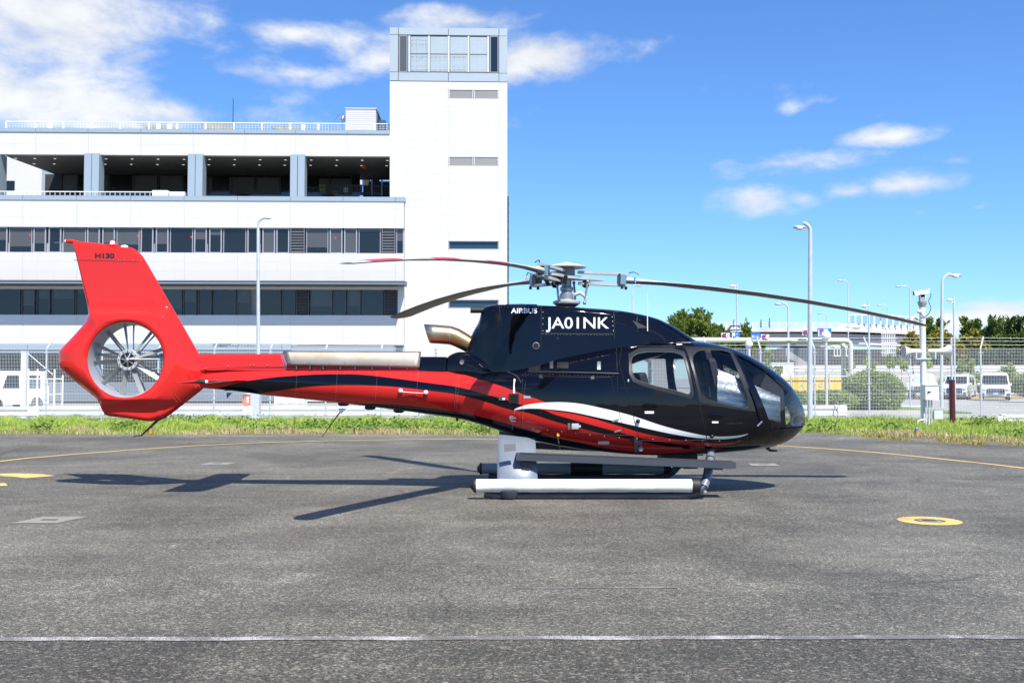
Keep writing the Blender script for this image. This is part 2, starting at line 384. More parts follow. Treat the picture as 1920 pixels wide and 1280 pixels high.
cap = M('cover_concrete', (.235, .225, .195), .8, vary=(9, .12), bump=(60, .2))
mb = MB(); mb.b2(c.x - .115, c.x + .115, c.y - .115, c.y + .115, -.02, .0087); build('cover_plate', mb, cap, apron)
mb = MB(); mb.b2(c.x - .075, c.x + .075, c.y - .035, c.y + .035, -.02, .0125); build('tie_down_slot', mb, rubber, apron)
for k, (px, py) in enumerate([(93, 975.5), (408, 869.5), (1432, 871.5)]):
    c = gnd(px, py); s = .255; sk = .06 if k == 0 else .02
    mb = MB(); mb.add([(c.x - s - sk, c.y - s, .0095), (c.x + s - sk, c.y - s, .0095), (c.x + s + sk, c.y + s, .0095), (c.x - s + sk, c.y + s, .0095)], [(0, 1, 2, 3)])
    build('cover_plate', mb, cap, apron, rec=False)
    mb = MB(); mb.b2(c.x - .085, c.x + .085, c.y - .03, c.y + .03, -.02, .0135); build('tie_down_slot', mb, dkmet, apron)
# yellow figure cut by the left edge of the picture
pts = [gnd(px, py) for px, py in [(-55, 903), (-40, 896), (-10, 891.5), (20, 890.5), (50, 891.5), (76, 894.5)]]
def band(name, path, hw, z, mat, par):
    path = catmull(path, 6); mb = MB(); L = len(path)
    for i in range(L):
        t = (path[min(i + 1, L - 1)] - path[max(i - 1, 0)]).normalized(); n = Vector((-t.y, t.x, 0)) * hw
        mb.v += [(path[i].x - n.x, path[i].y - n.y, z), (path[i].x + n.x, path[i].y + n.y, z)]
    mb.f = [(2 * i, 2 * i + 1, 2 * i + 3, 2 * i + 2) for i in range(L - 1)]
    return build(name, mb, mat, par, rec=False)
band('painted_figure', pts, .24, .0085, yel, apron)
band('painted_figure', [gnd(px, py) for px, py in [(-70, 903), (-62, 907.5), (-40, 909.5), (-10, 909.5), (12, 908.5)]], .2, .0088, yel, apron)

# ------------------------------------------------------------------ grass strip (nobody could count it)
def blades(name, n, yfun, hfun, mat, label, wid=.011, xr=(-22, 20), keep=None):
    x = rng.uniform(*xr, n); yy = yfun(x, rng.random(n)); h = hfun(x, yy) * rng.uniform(.55, 1.25, n)
    a = rng.uniform(0, math.pi, n); wd = wid * rng.uniform(.6, 1.5, n); lx = rng.normal(0, .38, n) * h; ly = rng.normal(0, .34, n) * h
    if keep is not None:
        kq = rng.random(n) < keep(x); x, yy, h, a, wd, lx, ly = (q[kq] for q in (x, yy, h, a, wd, lx, ly)); n = len(x)
    b0 = np.stack([x - wd * np.cos(a), yy - wd * np.sin(a), np.zeros(n) - .02], 1); b1 = np.stack([x + wd * np.cos(a), yy + wd * np.sin(a), np.zeros(n) - .02], 1)
    m0 = np.stack([x + lx * .35 - wd * .8 * np.cos(a), yy + ly * .35 - wd * .8 * np.sin(a), h * .6], 1); m1 = m0 + np.stack([1.6 * wd * np.cos(a), 1.6 * wd * np.sin(a), 0 * h], 1)
    tp = np.stack([x + lx, yy + ly, h], 1)
    V = np.concatenate([b0, b1, m0, m1, tp]); i = np.arange(n)
    Fq = np.concatenate([np.stack([i, i + n, i + 3 * n], 1), np.stack([i, i + 3 * n, i + 2 * n], 1), np.stack([i + 2 * n, i + 3 * n, i + 4 * n], 1)])
    o = npmesh(name, V, Fq, mat); tag(o, label, 'grass', kind='stuff'); return o
clump = lambda x, y: .62 + .5 * np.sin(x * 1.7 + 1.3 * np.sin(y * 1.1)) * np.sin(x * .63 + y * .9 + 1) + .28 * np.sin(x * 5.3 + y * 2)
edv = np.vectorize(edgef)
gm = leafmat('grass_green', (.22, .36, .035), (.60, .70, .17), .45)
gd = leafmat('grass_dry', (.46, .37, .17), (.70, .58, .32), .4)
blades('grass', 105000, lambda x, r: edv(x) + .1 + .35 * np.abs(np.sin(x * 1.9) * np.sin(x * .7)) + (37.2 - edv(x)) * r ** .95, lambda x, y: np.clip((.04 + .14 * clump(x, y)) * (1 + .3 * (y > 34)), .025, .4) * np.clip((y - edv(x)) / 1.6, .4, 1), gm, 'long green grass growing in a strip along the mesh fence')
blades('dry_grass', 26000, lambda x, r: edv(x) - .12 + 2.6 * r ** 1.4 + .3 * np.sin(x * 2.3), lambda x, y: np.clip(.05 + .1 * clump(x * 1.3, y), .03, .3), gd, 'straw coloured dry grass along the edge of the asphalt', keep=lambda x: .1 + .9 * np.exp(-((x + 5) / 2.6) ** 2) + .9 * (x > 10.5) * (.4 + .6 * np.sin(x * 1.9) ** 2) + .35 * (np.sin(x * 1.3) > .6))
blades('weed_tuft', 5200, lambda x, r: 24.6 - (x - 10.5) * 1.15 + rng.choice([-.1, .9, 1.3], len(x)) + .35 * (r - .5) + .35 * np.sin(x * 4), lambda x, y: np.clip(.11 * np.sin(x * 5.1 + 2) + .02, .012, .2), leafmat('grass_mixed', (.35, .36, .08), (.58, .46, .2), .4), 'low weeds pushing through the pavement joints on the right', xr=(9.4, 14.5))
# broad-leaved weeds, darker than the grass
def leafcloud(C, size, aspect=1.0, flat=.5):
    n = len(C); d = rng.normal(size=(n, 3)); d[:, 2] *= flat; d /= np.linalg.norm(d, axis=1)[:, None]
    u = np.cross(d, rng.normal(size=(n, 3))); u /= np.linalg.norm(u, axis=1)[:, None]
    s = (size * rng.uniform(.6, 1.4, n))[:, None]; d = d * s * aspect; u = u * s
    V = np.concatenate([C - d, C + u * .55 - d * .1, C + d, C - u * .55 - d * .1]); i = np.arange(n)
    return V, np.stack([i, i + n, i + 2 * n, i + 3 * n], 1)
wm = leafmat('weed_leaf', (.07, .15, .02), (.24, .36, .07), .3); cs = []
for k in range(46):
    x = rng.uniform(-17, 16); y = edgef(x) + rng.uniform(.5, 2.6) if k % 3 else rng.uniform(32, 36)
    q = rng.normal(size=(170, 3)) * (rng.uniform(.2, .6), .2, .09) + (x, y, .13); q[:, 2] = np.abs(q[:, 2]); cs.append(q)
V, Fq = leafcloud(np.concatenate(cs), .05)
tag(npmesh('ground_cover', V, Fq, wm), 'dark broad-leaved weeds spread through the grass strip', 'weeds', kind='stuff')
# ================================================================== the white building
Y0, YT = 64.6, 65.6
BR = at(731, 708, Y0); BR.z = 0
bld = thing('airport_building', BR, 'long white panelled airport building with a tall square tower and open terrace', 'building', rz=.026)
pan = M('facade_panel', (.57, .56, .56), .45, vary=(.35, .03), dirt=(.8, (.6, .6, .6), .10))
def weather(m):
    t = NT(m.node_tree); p = t.n['Principled BSDF']; oi_ = t.new('ShaderNodeObjectInfo'); g_ = t.new('ShaderNodeNewGeometry')
    src = p.inputs['Base Color'].links[0].from_socket
    sv = t.vmath('MULTIPLY', g_.outputs['Position'], (2.2, 2.2, .12)); f = t.math('MULTIPLY', t.ramp(t.noise(sv, 1.4, 6, .65), (.5, .78)), .10)
    c = t.mix(f, src, (.30, .30, .29, 1)); kk = t.math('MULTIPLY_ADD', oi_.outputs['Random'], .02, .985); cc = t.new('ShaderNodeCombineXYZ'); [t.l.new(kk, cc.inputs[i]) for i in range(3)]
    t.l.new(t.mix(1.0, c, cc.outputs[0], 'MULTIPLY'), p.inputs['Base Color'])
weather(pan)
back = M('facade_joint', (.25, .26, .27), .8)
cop = M('coping_metal', (.33, .40, .44), .4, .25, vary=(.5, .05))
coln = M('column_cladding', (.33, .40, .45), .4, .2, vary=(.4, .05))
weather(cop)
frm = M('window_frame_grey', (.36, .38, .42), .4, .3)
frd = M('window_frame_dark', (.09, .10, .11), .5, .2)
def panes(name, c0, c1, rough=.06):
    if name in MATS: return MATS[name]
    m = bpy.data.materials.new(name); m.use_nodes = True; t = NT(m.node_tree); p = t.n['Principled BSDF']
    oi = t.new('ShaderNodeObjectInfo'); co = t.new('ShaderNodeTexCoord').outputs['Object']
    # rooms behind: some have blinds part way down
    s = t.new('ShaderNodeSeparateXYZ'); t.l.new(co, s.inputs[0])
    bl = t.math('MULTIPLY', t.math('GREATER_THAN', s.outputs[2], t.math('MULTIPLY_ADD', oi.outputs['Random'], -1.9, .75)), t.math('GREATER_THAN', t.math('FRACT', t.math('MULTIPLY', oi.outputs['Random'], 7.3)), .45))
    sl_ = t.math('MULTIPLY_ADD', t.math('SINE', t.math('MULTIPLY', s.outputs[2], 170)), .12, .9)
    c = t.mix(bl, (*c0, 1), (*c1, 1)); cc = t.new('ShaderNodeCombineXYZ'); [t.l.new(sl_, cc.inputs[i]) for i in range(3)]
    t.l.new(t.mix(bl, c, t.mix(1, c, cc.outputs[0], 'MULTIPLY')), p.inputs['Base Color']); p.inputs['Roughness'].default_value = rough
    p.inputs['Specular IOR Level'].default_value = .6; MATS[name] = m; return m
pg1 = panes('pane_upper', (.010, .010, .010), (.085, .082, .078)); pg2 = panes('pane_lower', (.010, .010, .011), (.05, .05, .05))
lou = M('louvre_metal', (.15, .155, .17), .5, .2)
def rect(name, par, mat, px0, py0, px1, py1, Y, front, depth):
    """box whose front face covers the photo rectangle on plane Y"""
    a = at(px0, py1, Y); b = at(px1, py0, Y)
    return piece(name, par, mat, a.x, b.x, Y - front, Y - front + depth, a.z, b.z)
def pgrid(cols, rows, Y, skip=()):
    for i in range(len(cols) - 1):
        for j in range(len(rows) - 1):
            if (i, j) in skip: continue
            a = at(cols[i], rows[j + 1], Y); b = at(cols[i + 1], rows[j], Y); gp = .0013
            piece('facade_panel', bld, pan, a.x + gp, b.x - gp, Y, Y + .06, a.z + gp, b.z - gp)
def X(px, Y): return at(px, 600, Y).x
def Zp(py, Y): return at(960, py, Y).z
# backing core walls behind the panels (hidden joints show a darker line)
mb = MB()
for (a, b, c, d, Y) in [(-90, 731.5, 245, 293, YT), (-90, 757, 371, 428, Y0), (-90, 757, 475, 527, Y0), (-90, 757, 591, 647, Y0)]:
    mb.b2(X(a, Y), X(b, Y) - .02, Y + .05, Y + .6, Zp(d, Y) + .02, Zp(c, Y) - .02)
mb.b2(X(-90, Y0), X(757, Y0) - .02, Y0 + .62, Y0 + 14, Zp(372, Y0) - 20, Zp(372, Y0))      # body of the lower floors
mb.b2(X(731.5, YT), X(952, YT), YT + .27, YT + 9, -.5, Zp(53, YT))                            # tower core
build('core_wall', mb, M('core_white', (.42, .43, .45), .6), bld)
c1 = [-48, 51.3, 150.5, 249.8, 348.8, 447.5, 545.7, 643.8, 741.6, 757]
c2 = [-20, 76, 172.5, 269.5, 366, 461.5, 556, 652.5, 731.5]
pgrid(c2, [252, 274, 293.5], YT); pgrid(c1, [378, 391.5, 409.5, 428], Y0); pgrid(c1, [475, 492, 509, 526.5], Y0); pgrid(c1, [591, 609, 627, 646], Y0)
rows = [152 + .5] + [168 + 15.75 * r for r in range(0, 36)]
skip = {(1, 1), (1, 9), (1, 19), (1, 26)}
pgrid([731.5, 841.5, 935.5, 952], rows, YT, skip)
for i in range(len(c2) - 1): rect('coping', bld, cop, c2[i] + .3, 245, c2[i + 1] - .3, 252, YT, .06, .5)
for i in range(len(c1) - 1): rect('coping', bld, cop, c1[i] + .3, 369.5, c1[i + 1] + (2.5 if i == len(c1) - 2 else -.3), 378, Y0, .05, .75)
def window(px0, px1, py0, py1, Y, sash, pm, fm, rec=.16, fw=2.2):
    a = at(px0, py1, Y); b = at(px1, py0, Y); fwm = fw * Y / F if sash else .05
    mb = MB(); y0, y1 = Y + rec - (.05 if sash else 0), Y + rec + .08
    mb.b2(a.x, b.x, y0, y1, b.z - fwm, b.z); mb.b2(a.x, b.x, y0, y1, a.z, a.z + fwm); mb.b2(a.x, a.x + fwm, y0, y1, a.z + fwm, b.z - fwm); mb.b2(b.x - fwm, b.x, y0, y1, a.z + fwm, b.z - fwm)
    o = build('window', mb, fm, bld, loc=((a.x + b.x) / 2, Y, (a.z + b.z) / 2))
    mb = MB(); mb.b2(a.x + fwm * .9, b.x - fwm * .9, Y + rec + .03, Y + rec + .05, a.z + fwm * .9, b.z - fwm * .9)
    build('pane', mb, pm, o, loc=((a.x + b.x) / 2, Y, (a.z + b.z) / 2)); return o
def louvre(px0, px1, py0, py1, Y, mat, n=9, rec=.05):
    a = at(px0, py1, Y); b = at(px1, py0, Y); mb = MB(); hgt = b.z - a.z
    mb.b2(a.x, b.x, Y + rec + .1, Y + rec + .14, a.z, b.z)
    for k in range(n):
        z = a.z + hgt * (k + .5) / n
        mb.box(((a.x + b.x) / 2, Y + rec + .05, z), (b.x - a.x, .1, hgt / n * .22), Matrix.Rotation(-.6, 3, 'X'))
    for x in (a.x + .03, b.x - .03): mb.b2(x - .03, x + .03, Y + rec - .03, Y + rec + .1, a.z, b.z)
    build('louvre', mb, mat, bld)
# upper strip of windows
s = 'b'; x = -75.5
strip = []
while x < 515:
    strip += [(x, x + 43, 0), (x + 45, x + 69, 1), (x + 73, x + 97, 1)]; x += 99.0
strip = [q for q in strip if q[1] < 518]
strip += [(518.5, 543, 1), (574, 615.5, 0), (618, 642, 1), (645, 669.5, 1), (672, 713.5, 0), (742.5, 756.5, 0)]
for a, b, k in strip: window(a, b, 427.5, 475.5, Y0, k, pg1, frm)
for a, b in ((545, 572), (715.5, 741)): louvre(a, b, 428, 475.5, Y0, lou)
# small red rescue-entry triangles on some panes
redm = M('red_sticker', (.7, .04, .03), .5)
for px, py in [(64, 444.5), (263, 445.5), (362, 446.5), (629.5, 447.5)]:
    c = at(px, py, Y0 + .16); r = .085
    mb = MB().prism([(c.x - r, c.z + r), (c.x + r, c.z + r), (c.x, c.z - r)], Y0 + .17, Y0 + .186); build('rescue_mark', mb, redm, bld)
# canopy and lower strip
cand = M('canopy_dark', (.07, .08, .10), .45, .3)
mb = MB(); a = at(-90, 527, Y0); b = at(758, 535.5, Y0)
a = at(-90, 527, Y0 - 1.6); b = at(758, 534, Y0 - 1.6); prof = [(Y0 + .06, a.z + .12), (Y0 - 1.4, a.z + .02), (Y0 - 1.6, a.z - .03), (Y0 - 1.6, b.z), (Y0 + .06, b.z + .02)]
mb.prism(prof, a.x, b.x, 'YZ'); build('canopy', mb, cand, bld, 30)
rect('canopy_trim', bld, M('canopy_trim', (.5, .53, .57), .35, .5), -90, 530.9, 758, 532.2, Y0 - 1.6, .02, .03)
mb = MB(); mb.b2(X(-90, Y0), X(757, Y0), Y0 + .02, Y0 + .6, Zp(543, Y0), Zp(526.4, Y0)); build('head_wall', mb, pan, bld)
mb = MB(); mb.b2(X(745.5, Y0), X(757, Y0), Y0 + .02, Y0 + .6, Zp(591, Y0), Zp(543, Y0)); build('end_wall', mb, pan, bld)
strip = []; x = -97
while x < 480: strip += [(x, x + 42, 0), (x + 44, x + 69, 1), (x + 72, x + 97, 1)]; x += 99.6
strip = [q for q in strip if q[1] < 487]
strip += [(488, 527, 0), (529, 554.5, 1), (581.5, 623, 0), (624.5, 649, 1), (651, 676, 1), (677.5, 718, 0)]
for a, b, k in strip: window(a, b, 543, 591.5, Y0, k, pg2, frd, rec=.16, fw=1.4)
for a, b in ((556, 580), (719.5, 745)): louvre(a, b, 543, 591.5, Y0, M('louvre_dark', (.06, .06, .065), .5), rec=.06)
# tower crown
crown = M('crown_panel', (.38, .44, .47), .4, .2, vary=(.6, .05)); crj = M('crown_joint', (.08, .085, .095), .5)
mb = MB(); mb.b2(X(731.5, YT) + .03, X(952, YT) - .03, YT + .02, YT + .5, Zp(152, YT), Zp(53, YT)); build('crown_frame', mb, crj, bld)
for (a, b, c, d) in [(731.5, 52, 747.3, 65.3), (748, 52, 841, 65.3), (841.7, 52, 935.8, 65.8), (936.5, 52, 952, 66), (731.5, 66, 747.3, 135), (936.5, 66.5, 952, 136), (731.5, 135.7, 747.3, 151.5), (748, 136, 841, 151.8), (841.7, 136.3, 935.8, 152), (936.5, 136.6, 952, 152.2)]:
    rect('crown_panel', bld, crown, a + .15, b + .1, c - .15, d - .1, YT, .03, .12)
for r, (b, d) in enumerate([(68.5, 100), (102, 133.5)]):
    for k in range(4): rect('crown_panel', bld, crown, 770.5 + 37.1 * k, b, 803.2 + 37.1 * k, d, YT, -.02, .1)
    for k in range(5): rect('crown_mullion', bld, M('mullion_light', (.62, .65, .68), .4, .3), 766.3 + 37.0 * k, b - 1.5, 769.6 + 37.0 * k, d + 1, YT, .02, .08)
for (a, c, mt) in [(749, 764.5, M('crown_glass_a', (.09, .095, .1), .12)), (919.5, 935, M('crown_glass_b', (.012, .02, .035), .05))]:
    o = rect('tower_window', bld, frm, a, 66.5, c, 135, YT, .01, .06); rect('tower_pane', bld, mt, a + 1.4, 67.8, c - 1.2, 133.5, YT, .016, .05)
louw = M('louvre_white', (.55, .56, .57), .5, .2)
for y in (168.6, 294.6):
    louvre(842, 888, y, y + 14.6, YT, louw, 8, .02); louvre(889, 935.3, y, y + 14.6, YT, louw, 8, .02)
for y in (451.6, 561.9):
    o = window(842, 935, y, y + 15, YT, 1, M('slot_glass', (.02, .045, .075), .05), frm, rec=.12, fw=1.2)
# downpipe cage on the tower's right edge
mb = MB(); a = at(953.5, 367, YT + .3); mb.tube([(a.x, YT + .3, 0), (a.x, YT + .3, a.z)], .05, 6)
for k in range(14): mb.box((a.x + .02, YT + .3, a.z - .5 - k * .6), (.1, .06, .06))
build('downpipe', mb, dkmet, bld)
# terrace
zc = Zp(293, YT); zf = Zp(369, Y0); XL = X(-90, YT)
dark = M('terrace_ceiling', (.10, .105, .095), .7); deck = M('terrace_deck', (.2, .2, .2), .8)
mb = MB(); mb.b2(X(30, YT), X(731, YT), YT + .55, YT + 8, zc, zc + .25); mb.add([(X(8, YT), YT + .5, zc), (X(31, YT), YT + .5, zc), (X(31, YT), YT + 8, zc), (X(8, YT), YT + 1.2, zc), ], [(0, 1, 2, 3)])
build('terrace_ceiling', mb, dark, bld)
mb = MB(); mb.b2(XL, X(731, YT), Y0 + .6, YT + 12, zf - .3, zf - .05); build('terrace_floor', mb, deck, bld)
tgl = M('terrace_glass', (.008, .009, .010), .04, spec=.7)
Yg = YT + 6.5
mb = MB(); mb.b2(at(128, 300, Yg).x, at(680, 300, Yg).x, Yg, Yg + .05, zf - .05, zc); build('terrace_glazing', mb, tgl, bld)
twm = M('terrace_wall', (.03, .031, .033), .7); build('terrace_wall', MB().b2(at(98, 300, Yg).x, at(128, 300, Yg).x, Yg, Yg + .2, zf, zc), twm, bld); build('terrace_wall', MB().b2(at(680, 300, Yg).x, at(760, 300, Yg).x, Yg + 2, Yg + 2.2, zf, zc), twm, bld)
mfr = M('terrace_frame', (.015, .016, .018), .4)
for px in (128, 158, 196, 217, 262, 307, 352, 398, 442, 487, 532, 578, 624, 664): rect('glazing_bar', bld, mfr, px - 1.4, 311, px + 1.4, 366, Yg, .06, .05)
for py in (312.5, 329.5): rect('glazing_bar', bld, mfr, 128, py - 1.2, 680, py + 1.2, Yg, .08, .06)
blind = M('grey_blind', (.075, .07, .068), .6)
for a, b, c, d in [(130, 331, 156, 364), (200, 331, 214, 364), (258, 332, 304, 364), (309, 332, 350, 364), (389, 334, 405, 364), (437, 334, 484, 366), (489, 334, 530, 366), (604, 336, 662, 366)]:
    rect('blind', bld, blind, a, b, c, d, Yg, .01, .008)
for a, b, c, d, col in [(604, 347, 616, 358, (.3, .28, .05)), (604, 358, 616, 366, (.12, .2, .25)), (629, 358, 639, 366, (.28, .14, .06)), (650, 352, 658, 362, (.55, .6, .58))]:
    rect('notice', bld, M('notice_%d' % int(a + b), col, .6), a, b, c, d, Yg, .02, .008)
# glass doors at the right end
Yd = Yg + 1.9
for a in (672, 687, 704): rect('door_leaf', bld, M('door_glass', (.07, .065, .065), .1), a, 333, a + 14, 367, Yd, .02, .04)
for a in (683.5, 703.5, 722.5): rect('door_post', bld, M('door_post', (.75, .77, .82), .4), a - 1.6, 333, a + 1.6, 367, Yd, .06, .05)
rect('door_head', bld, MATS['door_post'], 682, 331.5, 725, 334.5, Yd, .08, .06)
for a in (686, 707): rect('door_skirt', bld, M('door_blue', (.03, .12, .32), .5), a, 361, a + 14, 367, Yd, .04, .03)
# columns
for px0, px1 in ((160, 187.5), (352.5, 379.8), (543.5, 570.3)):
    a = X(px0, Y0 + .7); b = X(px1, Y0 + .7); m_ = (a + b) / 2
    for u, v in ((a, m_ - .02), (m_ + .02, b)): piece('column', bld, coln, u, v, Y0 + .7, Y0 + 1.6, zf - .05, zc + .02)
piece('column', bld, coln, X(-22, Y0 + .7), X(1, Y0 + .7), Y0 + .7, Y0 + 1.9, zf - .05, zc + .02)
# ceiling lamps of the terrace (lit in the photograph)
lampm = M('downlight', (1, 1, .95), .4, emit=((1, .97, .88), .4))
for px in (40, 75, 112, 206, 254, 302, 350, 397, 444, 491, 538, 586, 634, 681, 728):
    for dy in (1.3, 3.0):
        p = at(px, 300, YT + dy); mb = MB().lathe((p.x, YT + dy, zc), [(.085, -.012), (.085, .02)], 12); build('downlight', mb, lampm, bld)
mb = MB(); p = at(686, 312, YT + 3); mb.lathe((p.x, YT + 3, zc), [(.14, -.2), (.14, .02)], 12); build('alarm_bell', mb, redm, bld)
# terrace railings
mb = MB(); Yr = YT + .6
def bars(mb, p0, p1, Y, py0, py1, step, r=.012, top=.025):
    a = at(p0, py1, Y); b = at(p1, py0, Y); n = max(2, int((b.x - a.x) / step))
    for k in range(n + 1):
        x = a.x + (b.x - a.x) * k / n; mb.b2(x - r, x + r, Y - r, Y + r, a.z, b.z)
    mb.b2(a.x, b.x, Y - top, Y + top, b.z - .02, b.z + .03)
for q_ in ((578, 622, YT + 4.5, 352, 366, .13), (622, 731, YT + 3.8, 348.5, 366, .13), (388, 480, YT + 5, 361, 367, .13)): mb = MB(); bars(mb, *q_); build('terrace_railing', mb, dkmet, bld)
mb = MB(); bars(mb, 0, 350, Y0 + .3, 362.5, 369, .32, .012, .03); build('edge_railing', mb, wpaint, bld)
for a, b in ((291, 320), (323, 350)): rect('roof_cowl', bld, wpaint, a, 359.5 if a < 300 else 362, b, 369.5, Y0 + 1, .1, .6)
# far white wing seen through the left end of the terrace
YW = YT + 22
mb = MB(); mb.b2(at(-120, 300, YW).x, at(100, 300, YW).x, YW, YW + 2, zf - 8, at(0, 285, YW).z); build('far_wing', mb, pan, bld)
rect('far_window', bld, M('far_pane', (.01, .012, .015), .1), 30, 343, 50, 361, YW, .03, .1)
# roof: railing, penthouse, cowls, aerial
YR = YT + .4; z0 = Zp(249, YR)
for k in range(15):
    px = 22.5 + 52.4 * k if k < 14 else 730; p = at(px, 233, YR); piece('railing_post', bld, wpaint, p.x - .05, p.x + .05, YR - .05, YR + .05, z0 - .3, p.z)
mb = MB(); xa, xb = at(22.5, 233, YR).x, at(731, 233, YR).x; zt = Zp(233, YR) + .02
mb.b2(xa, xb, YR - .03, YR + .03, zt - .03, zt + .02)
for k in range(1, 4): z = z0 + (zt - z0) * k / 4.3; mb.b2(xa, xb, YR - .006, YR + .006, z - .007, z + .007)
n = int((xb - xa) / .2)
for k in range(n): x = xa + (xb - xa) * k / n; mb.b2(x - .005, x + .005, YR - .005, YR + .005, z0 - .2, zt - .05)
build('roof_railing', mb, wpaint, bld)
for a, b in ((99, 107), (298, 306), (319, 327), (567.5, 574.5)): rect('roof_notice', bld, wpaint, a, 235.5, b, 245.5, YR, .06, .02)
conc = M('weathered_concrete', (.30, .29, .25), .85, vary=(3, .25), bump=(20, .3))
YP = YT + 4
for a, b, c, d in ((274, 239, 350, 250), (512, 238, 582, 250), (380, 234, 458, 250)):
    p = at(a, d, YP); q = at(b if 0 else c, b, YP); mb = MB()
    mb.prism([(p.x, q.z), (q.x - 1, q.z), (q.x, p.z), (p.x + .6, p.z)], YP, YP + 2.5); build('roof_cowl', mb, conc, bld)
a = at(441.5, 188, YT + 2); mb = MB().tube([(a.x, YT + 2, z0 - .5), (a.x, YT + 2, a.z)], [.035, .02], 6); build('roof_aerial', mb, dkmet, bld)
YP = YT + 1.6; a = at(650, 252, YP); b = at(707, 203, YP); pz = M('penthouse_cladding', (.56, .56, .56), .5, vary=(1, .05))
mb = MB(); mb.b2(a.x, b.x, YP + .03, YP + 3.2, a.z - .5, b.z - .06)
ph = build('penthouse', mb, M('penthouse_core', (.5, .51, .53), .6), bld)
for k in range(13):
    z = a.z - .1 + (b.z - a.z) * k / 12.6; piece('cladding_board', ph, pz, a.x, b.x, YP, YP + .03, z + .006, z + (b.z - a.z) / 12.6 - .006)
piece('penthouse_roof', ph, pz, a.x - .04, b.x + .04, YP - .04, YP + 3.3, b.z - .07, b.z)
piece('unit_box', ph, galv, b.x + .05, b.x + .5, YP + 1.2, YP + 2.2, b.z - 1.2, b.z - .5)
mb = MB(); c = at(649, 222, YP)
arcp = [Vector((c.x - .75 * math.sin(t), YP + .6, c.z + .55 * math.cos(t) - .05)) for t in np.linspace(.0, 1.9, 12)]
mb.tube(arcp, .02, 6); mb.tube([arcp[-1], (c.x - .25, YP + .6, c.z - 1.1)], .035, 6); mb.tube([arcp[3], (c.x - .1, YP + .6, c.z - .9)], .02, 6); mb.tube([arcp[7], arcp[7] + Vector((.8, 0, 0))], .02, 6)
build('stair_hoop', mb, M('hoop_metal', (.25, .22, .2), .5, .3), bld)
mb = MB().ball((c.x - .1, YP + .5, c.z + .1), .2, sc=(1, .6, 1)); build('dish', mb, wpaint, bld, 60)
# ground-floor annex with its name band
YA = Y0 - 2.2
an = build('annex', MB().b2(at(-90, 655, YA).x, at(545, 655, YA).x, YA + .08, Y0 + .1, at(0, 657, YA).z - .15, at(0, 645, YA).z), cop, bld)
for px0, px1 in ((-90, 58), (58.6, 361.8), (362.4, 444.8), (445.4, 527.2), (527.8, 545)): rect('name_band_panel', an, cop, px0, 644.5, px1, 655.5, YA, .0, .08)
an2 = build('annex_low', MB().b2(at(545, 655, YA).x, at(735, 655, YA).x, YA + .3, Y0 + .1, at(0, 657, YA).z - .1, at(0, 647.5, YA).z), M('annex_grey', (.30, .33, .36), .5, .2), bld)
mb = MB(); mb.b2(at(-90, 700, Y0).x, at(735, 700, Y0).x, Y0 + .02, Y0 + .05, .9, at(0, 656, Y0).z); build('ground_floor_glass', mb, M('ground_glass', (.012, .013, .015), .08), bld)
for k in range(30):
    px = -60 + 27 * k
    if px < 735: rect('ground_floor_post', bld, M('gf_post', (.16, .165, .17), .5), px - .9, 655, px + .9, 721, Y0, .02, .05)
rect('ground_floor_sill', bld, pan, -90, 716, 757, 752, Y0, .1, .3)
def textmesh(txt, bold=.0, cjk=False):
    cu = bpy.data.curves.new('lettering', 'FONT'); cu.body = txt; cu.offset = bold; cu.size = 1
    o = bpy.data.objects.new('tmp', cu); COL.objects.link(o); bpy.context.view_layer.update()
    me = bpy.data.meshes.new_from_object(o.evaluated_get(bpy.context.evaluated_depsgraph_get()))
    V = np.array([v.co[:] for v in me.vertices]); Fc = [tuple(p.vertices) for p in me.polygons]
    bpy.data.objects.remove(o); bpy.data.curves.remove(cu); bpy.data.meshes.remove(me); return V, Fc
black = M('black_letter', (.01, .01, .011), .5)
def letter_plane(txt, px0, py0, px1, py1, Y, mat, parent, name='lettering', bold=.0):
    V, Fc = textmesh(txt, bold); lo, hi = V.min(0), V.max(0); a = at(px0, py1, Y); b = at(px1, py0, Y); mb = MB()
    mb.add([(a.x + (v[0] - lo[0]) / (hi[0] - lo[0]) * (b.x - a.x), Y, a.z + (v[1] - lo[1]) / (hi[1] - lo[1]) * (b.z - a.z)) for v in V], Fc)
    return build(name, mb, mat, parent, rec=False)
letter_plane('関西国際空港メンテナンスセンター', 400, 644.3, 490, 650.2, YA - .012, black, an, bold=.012)
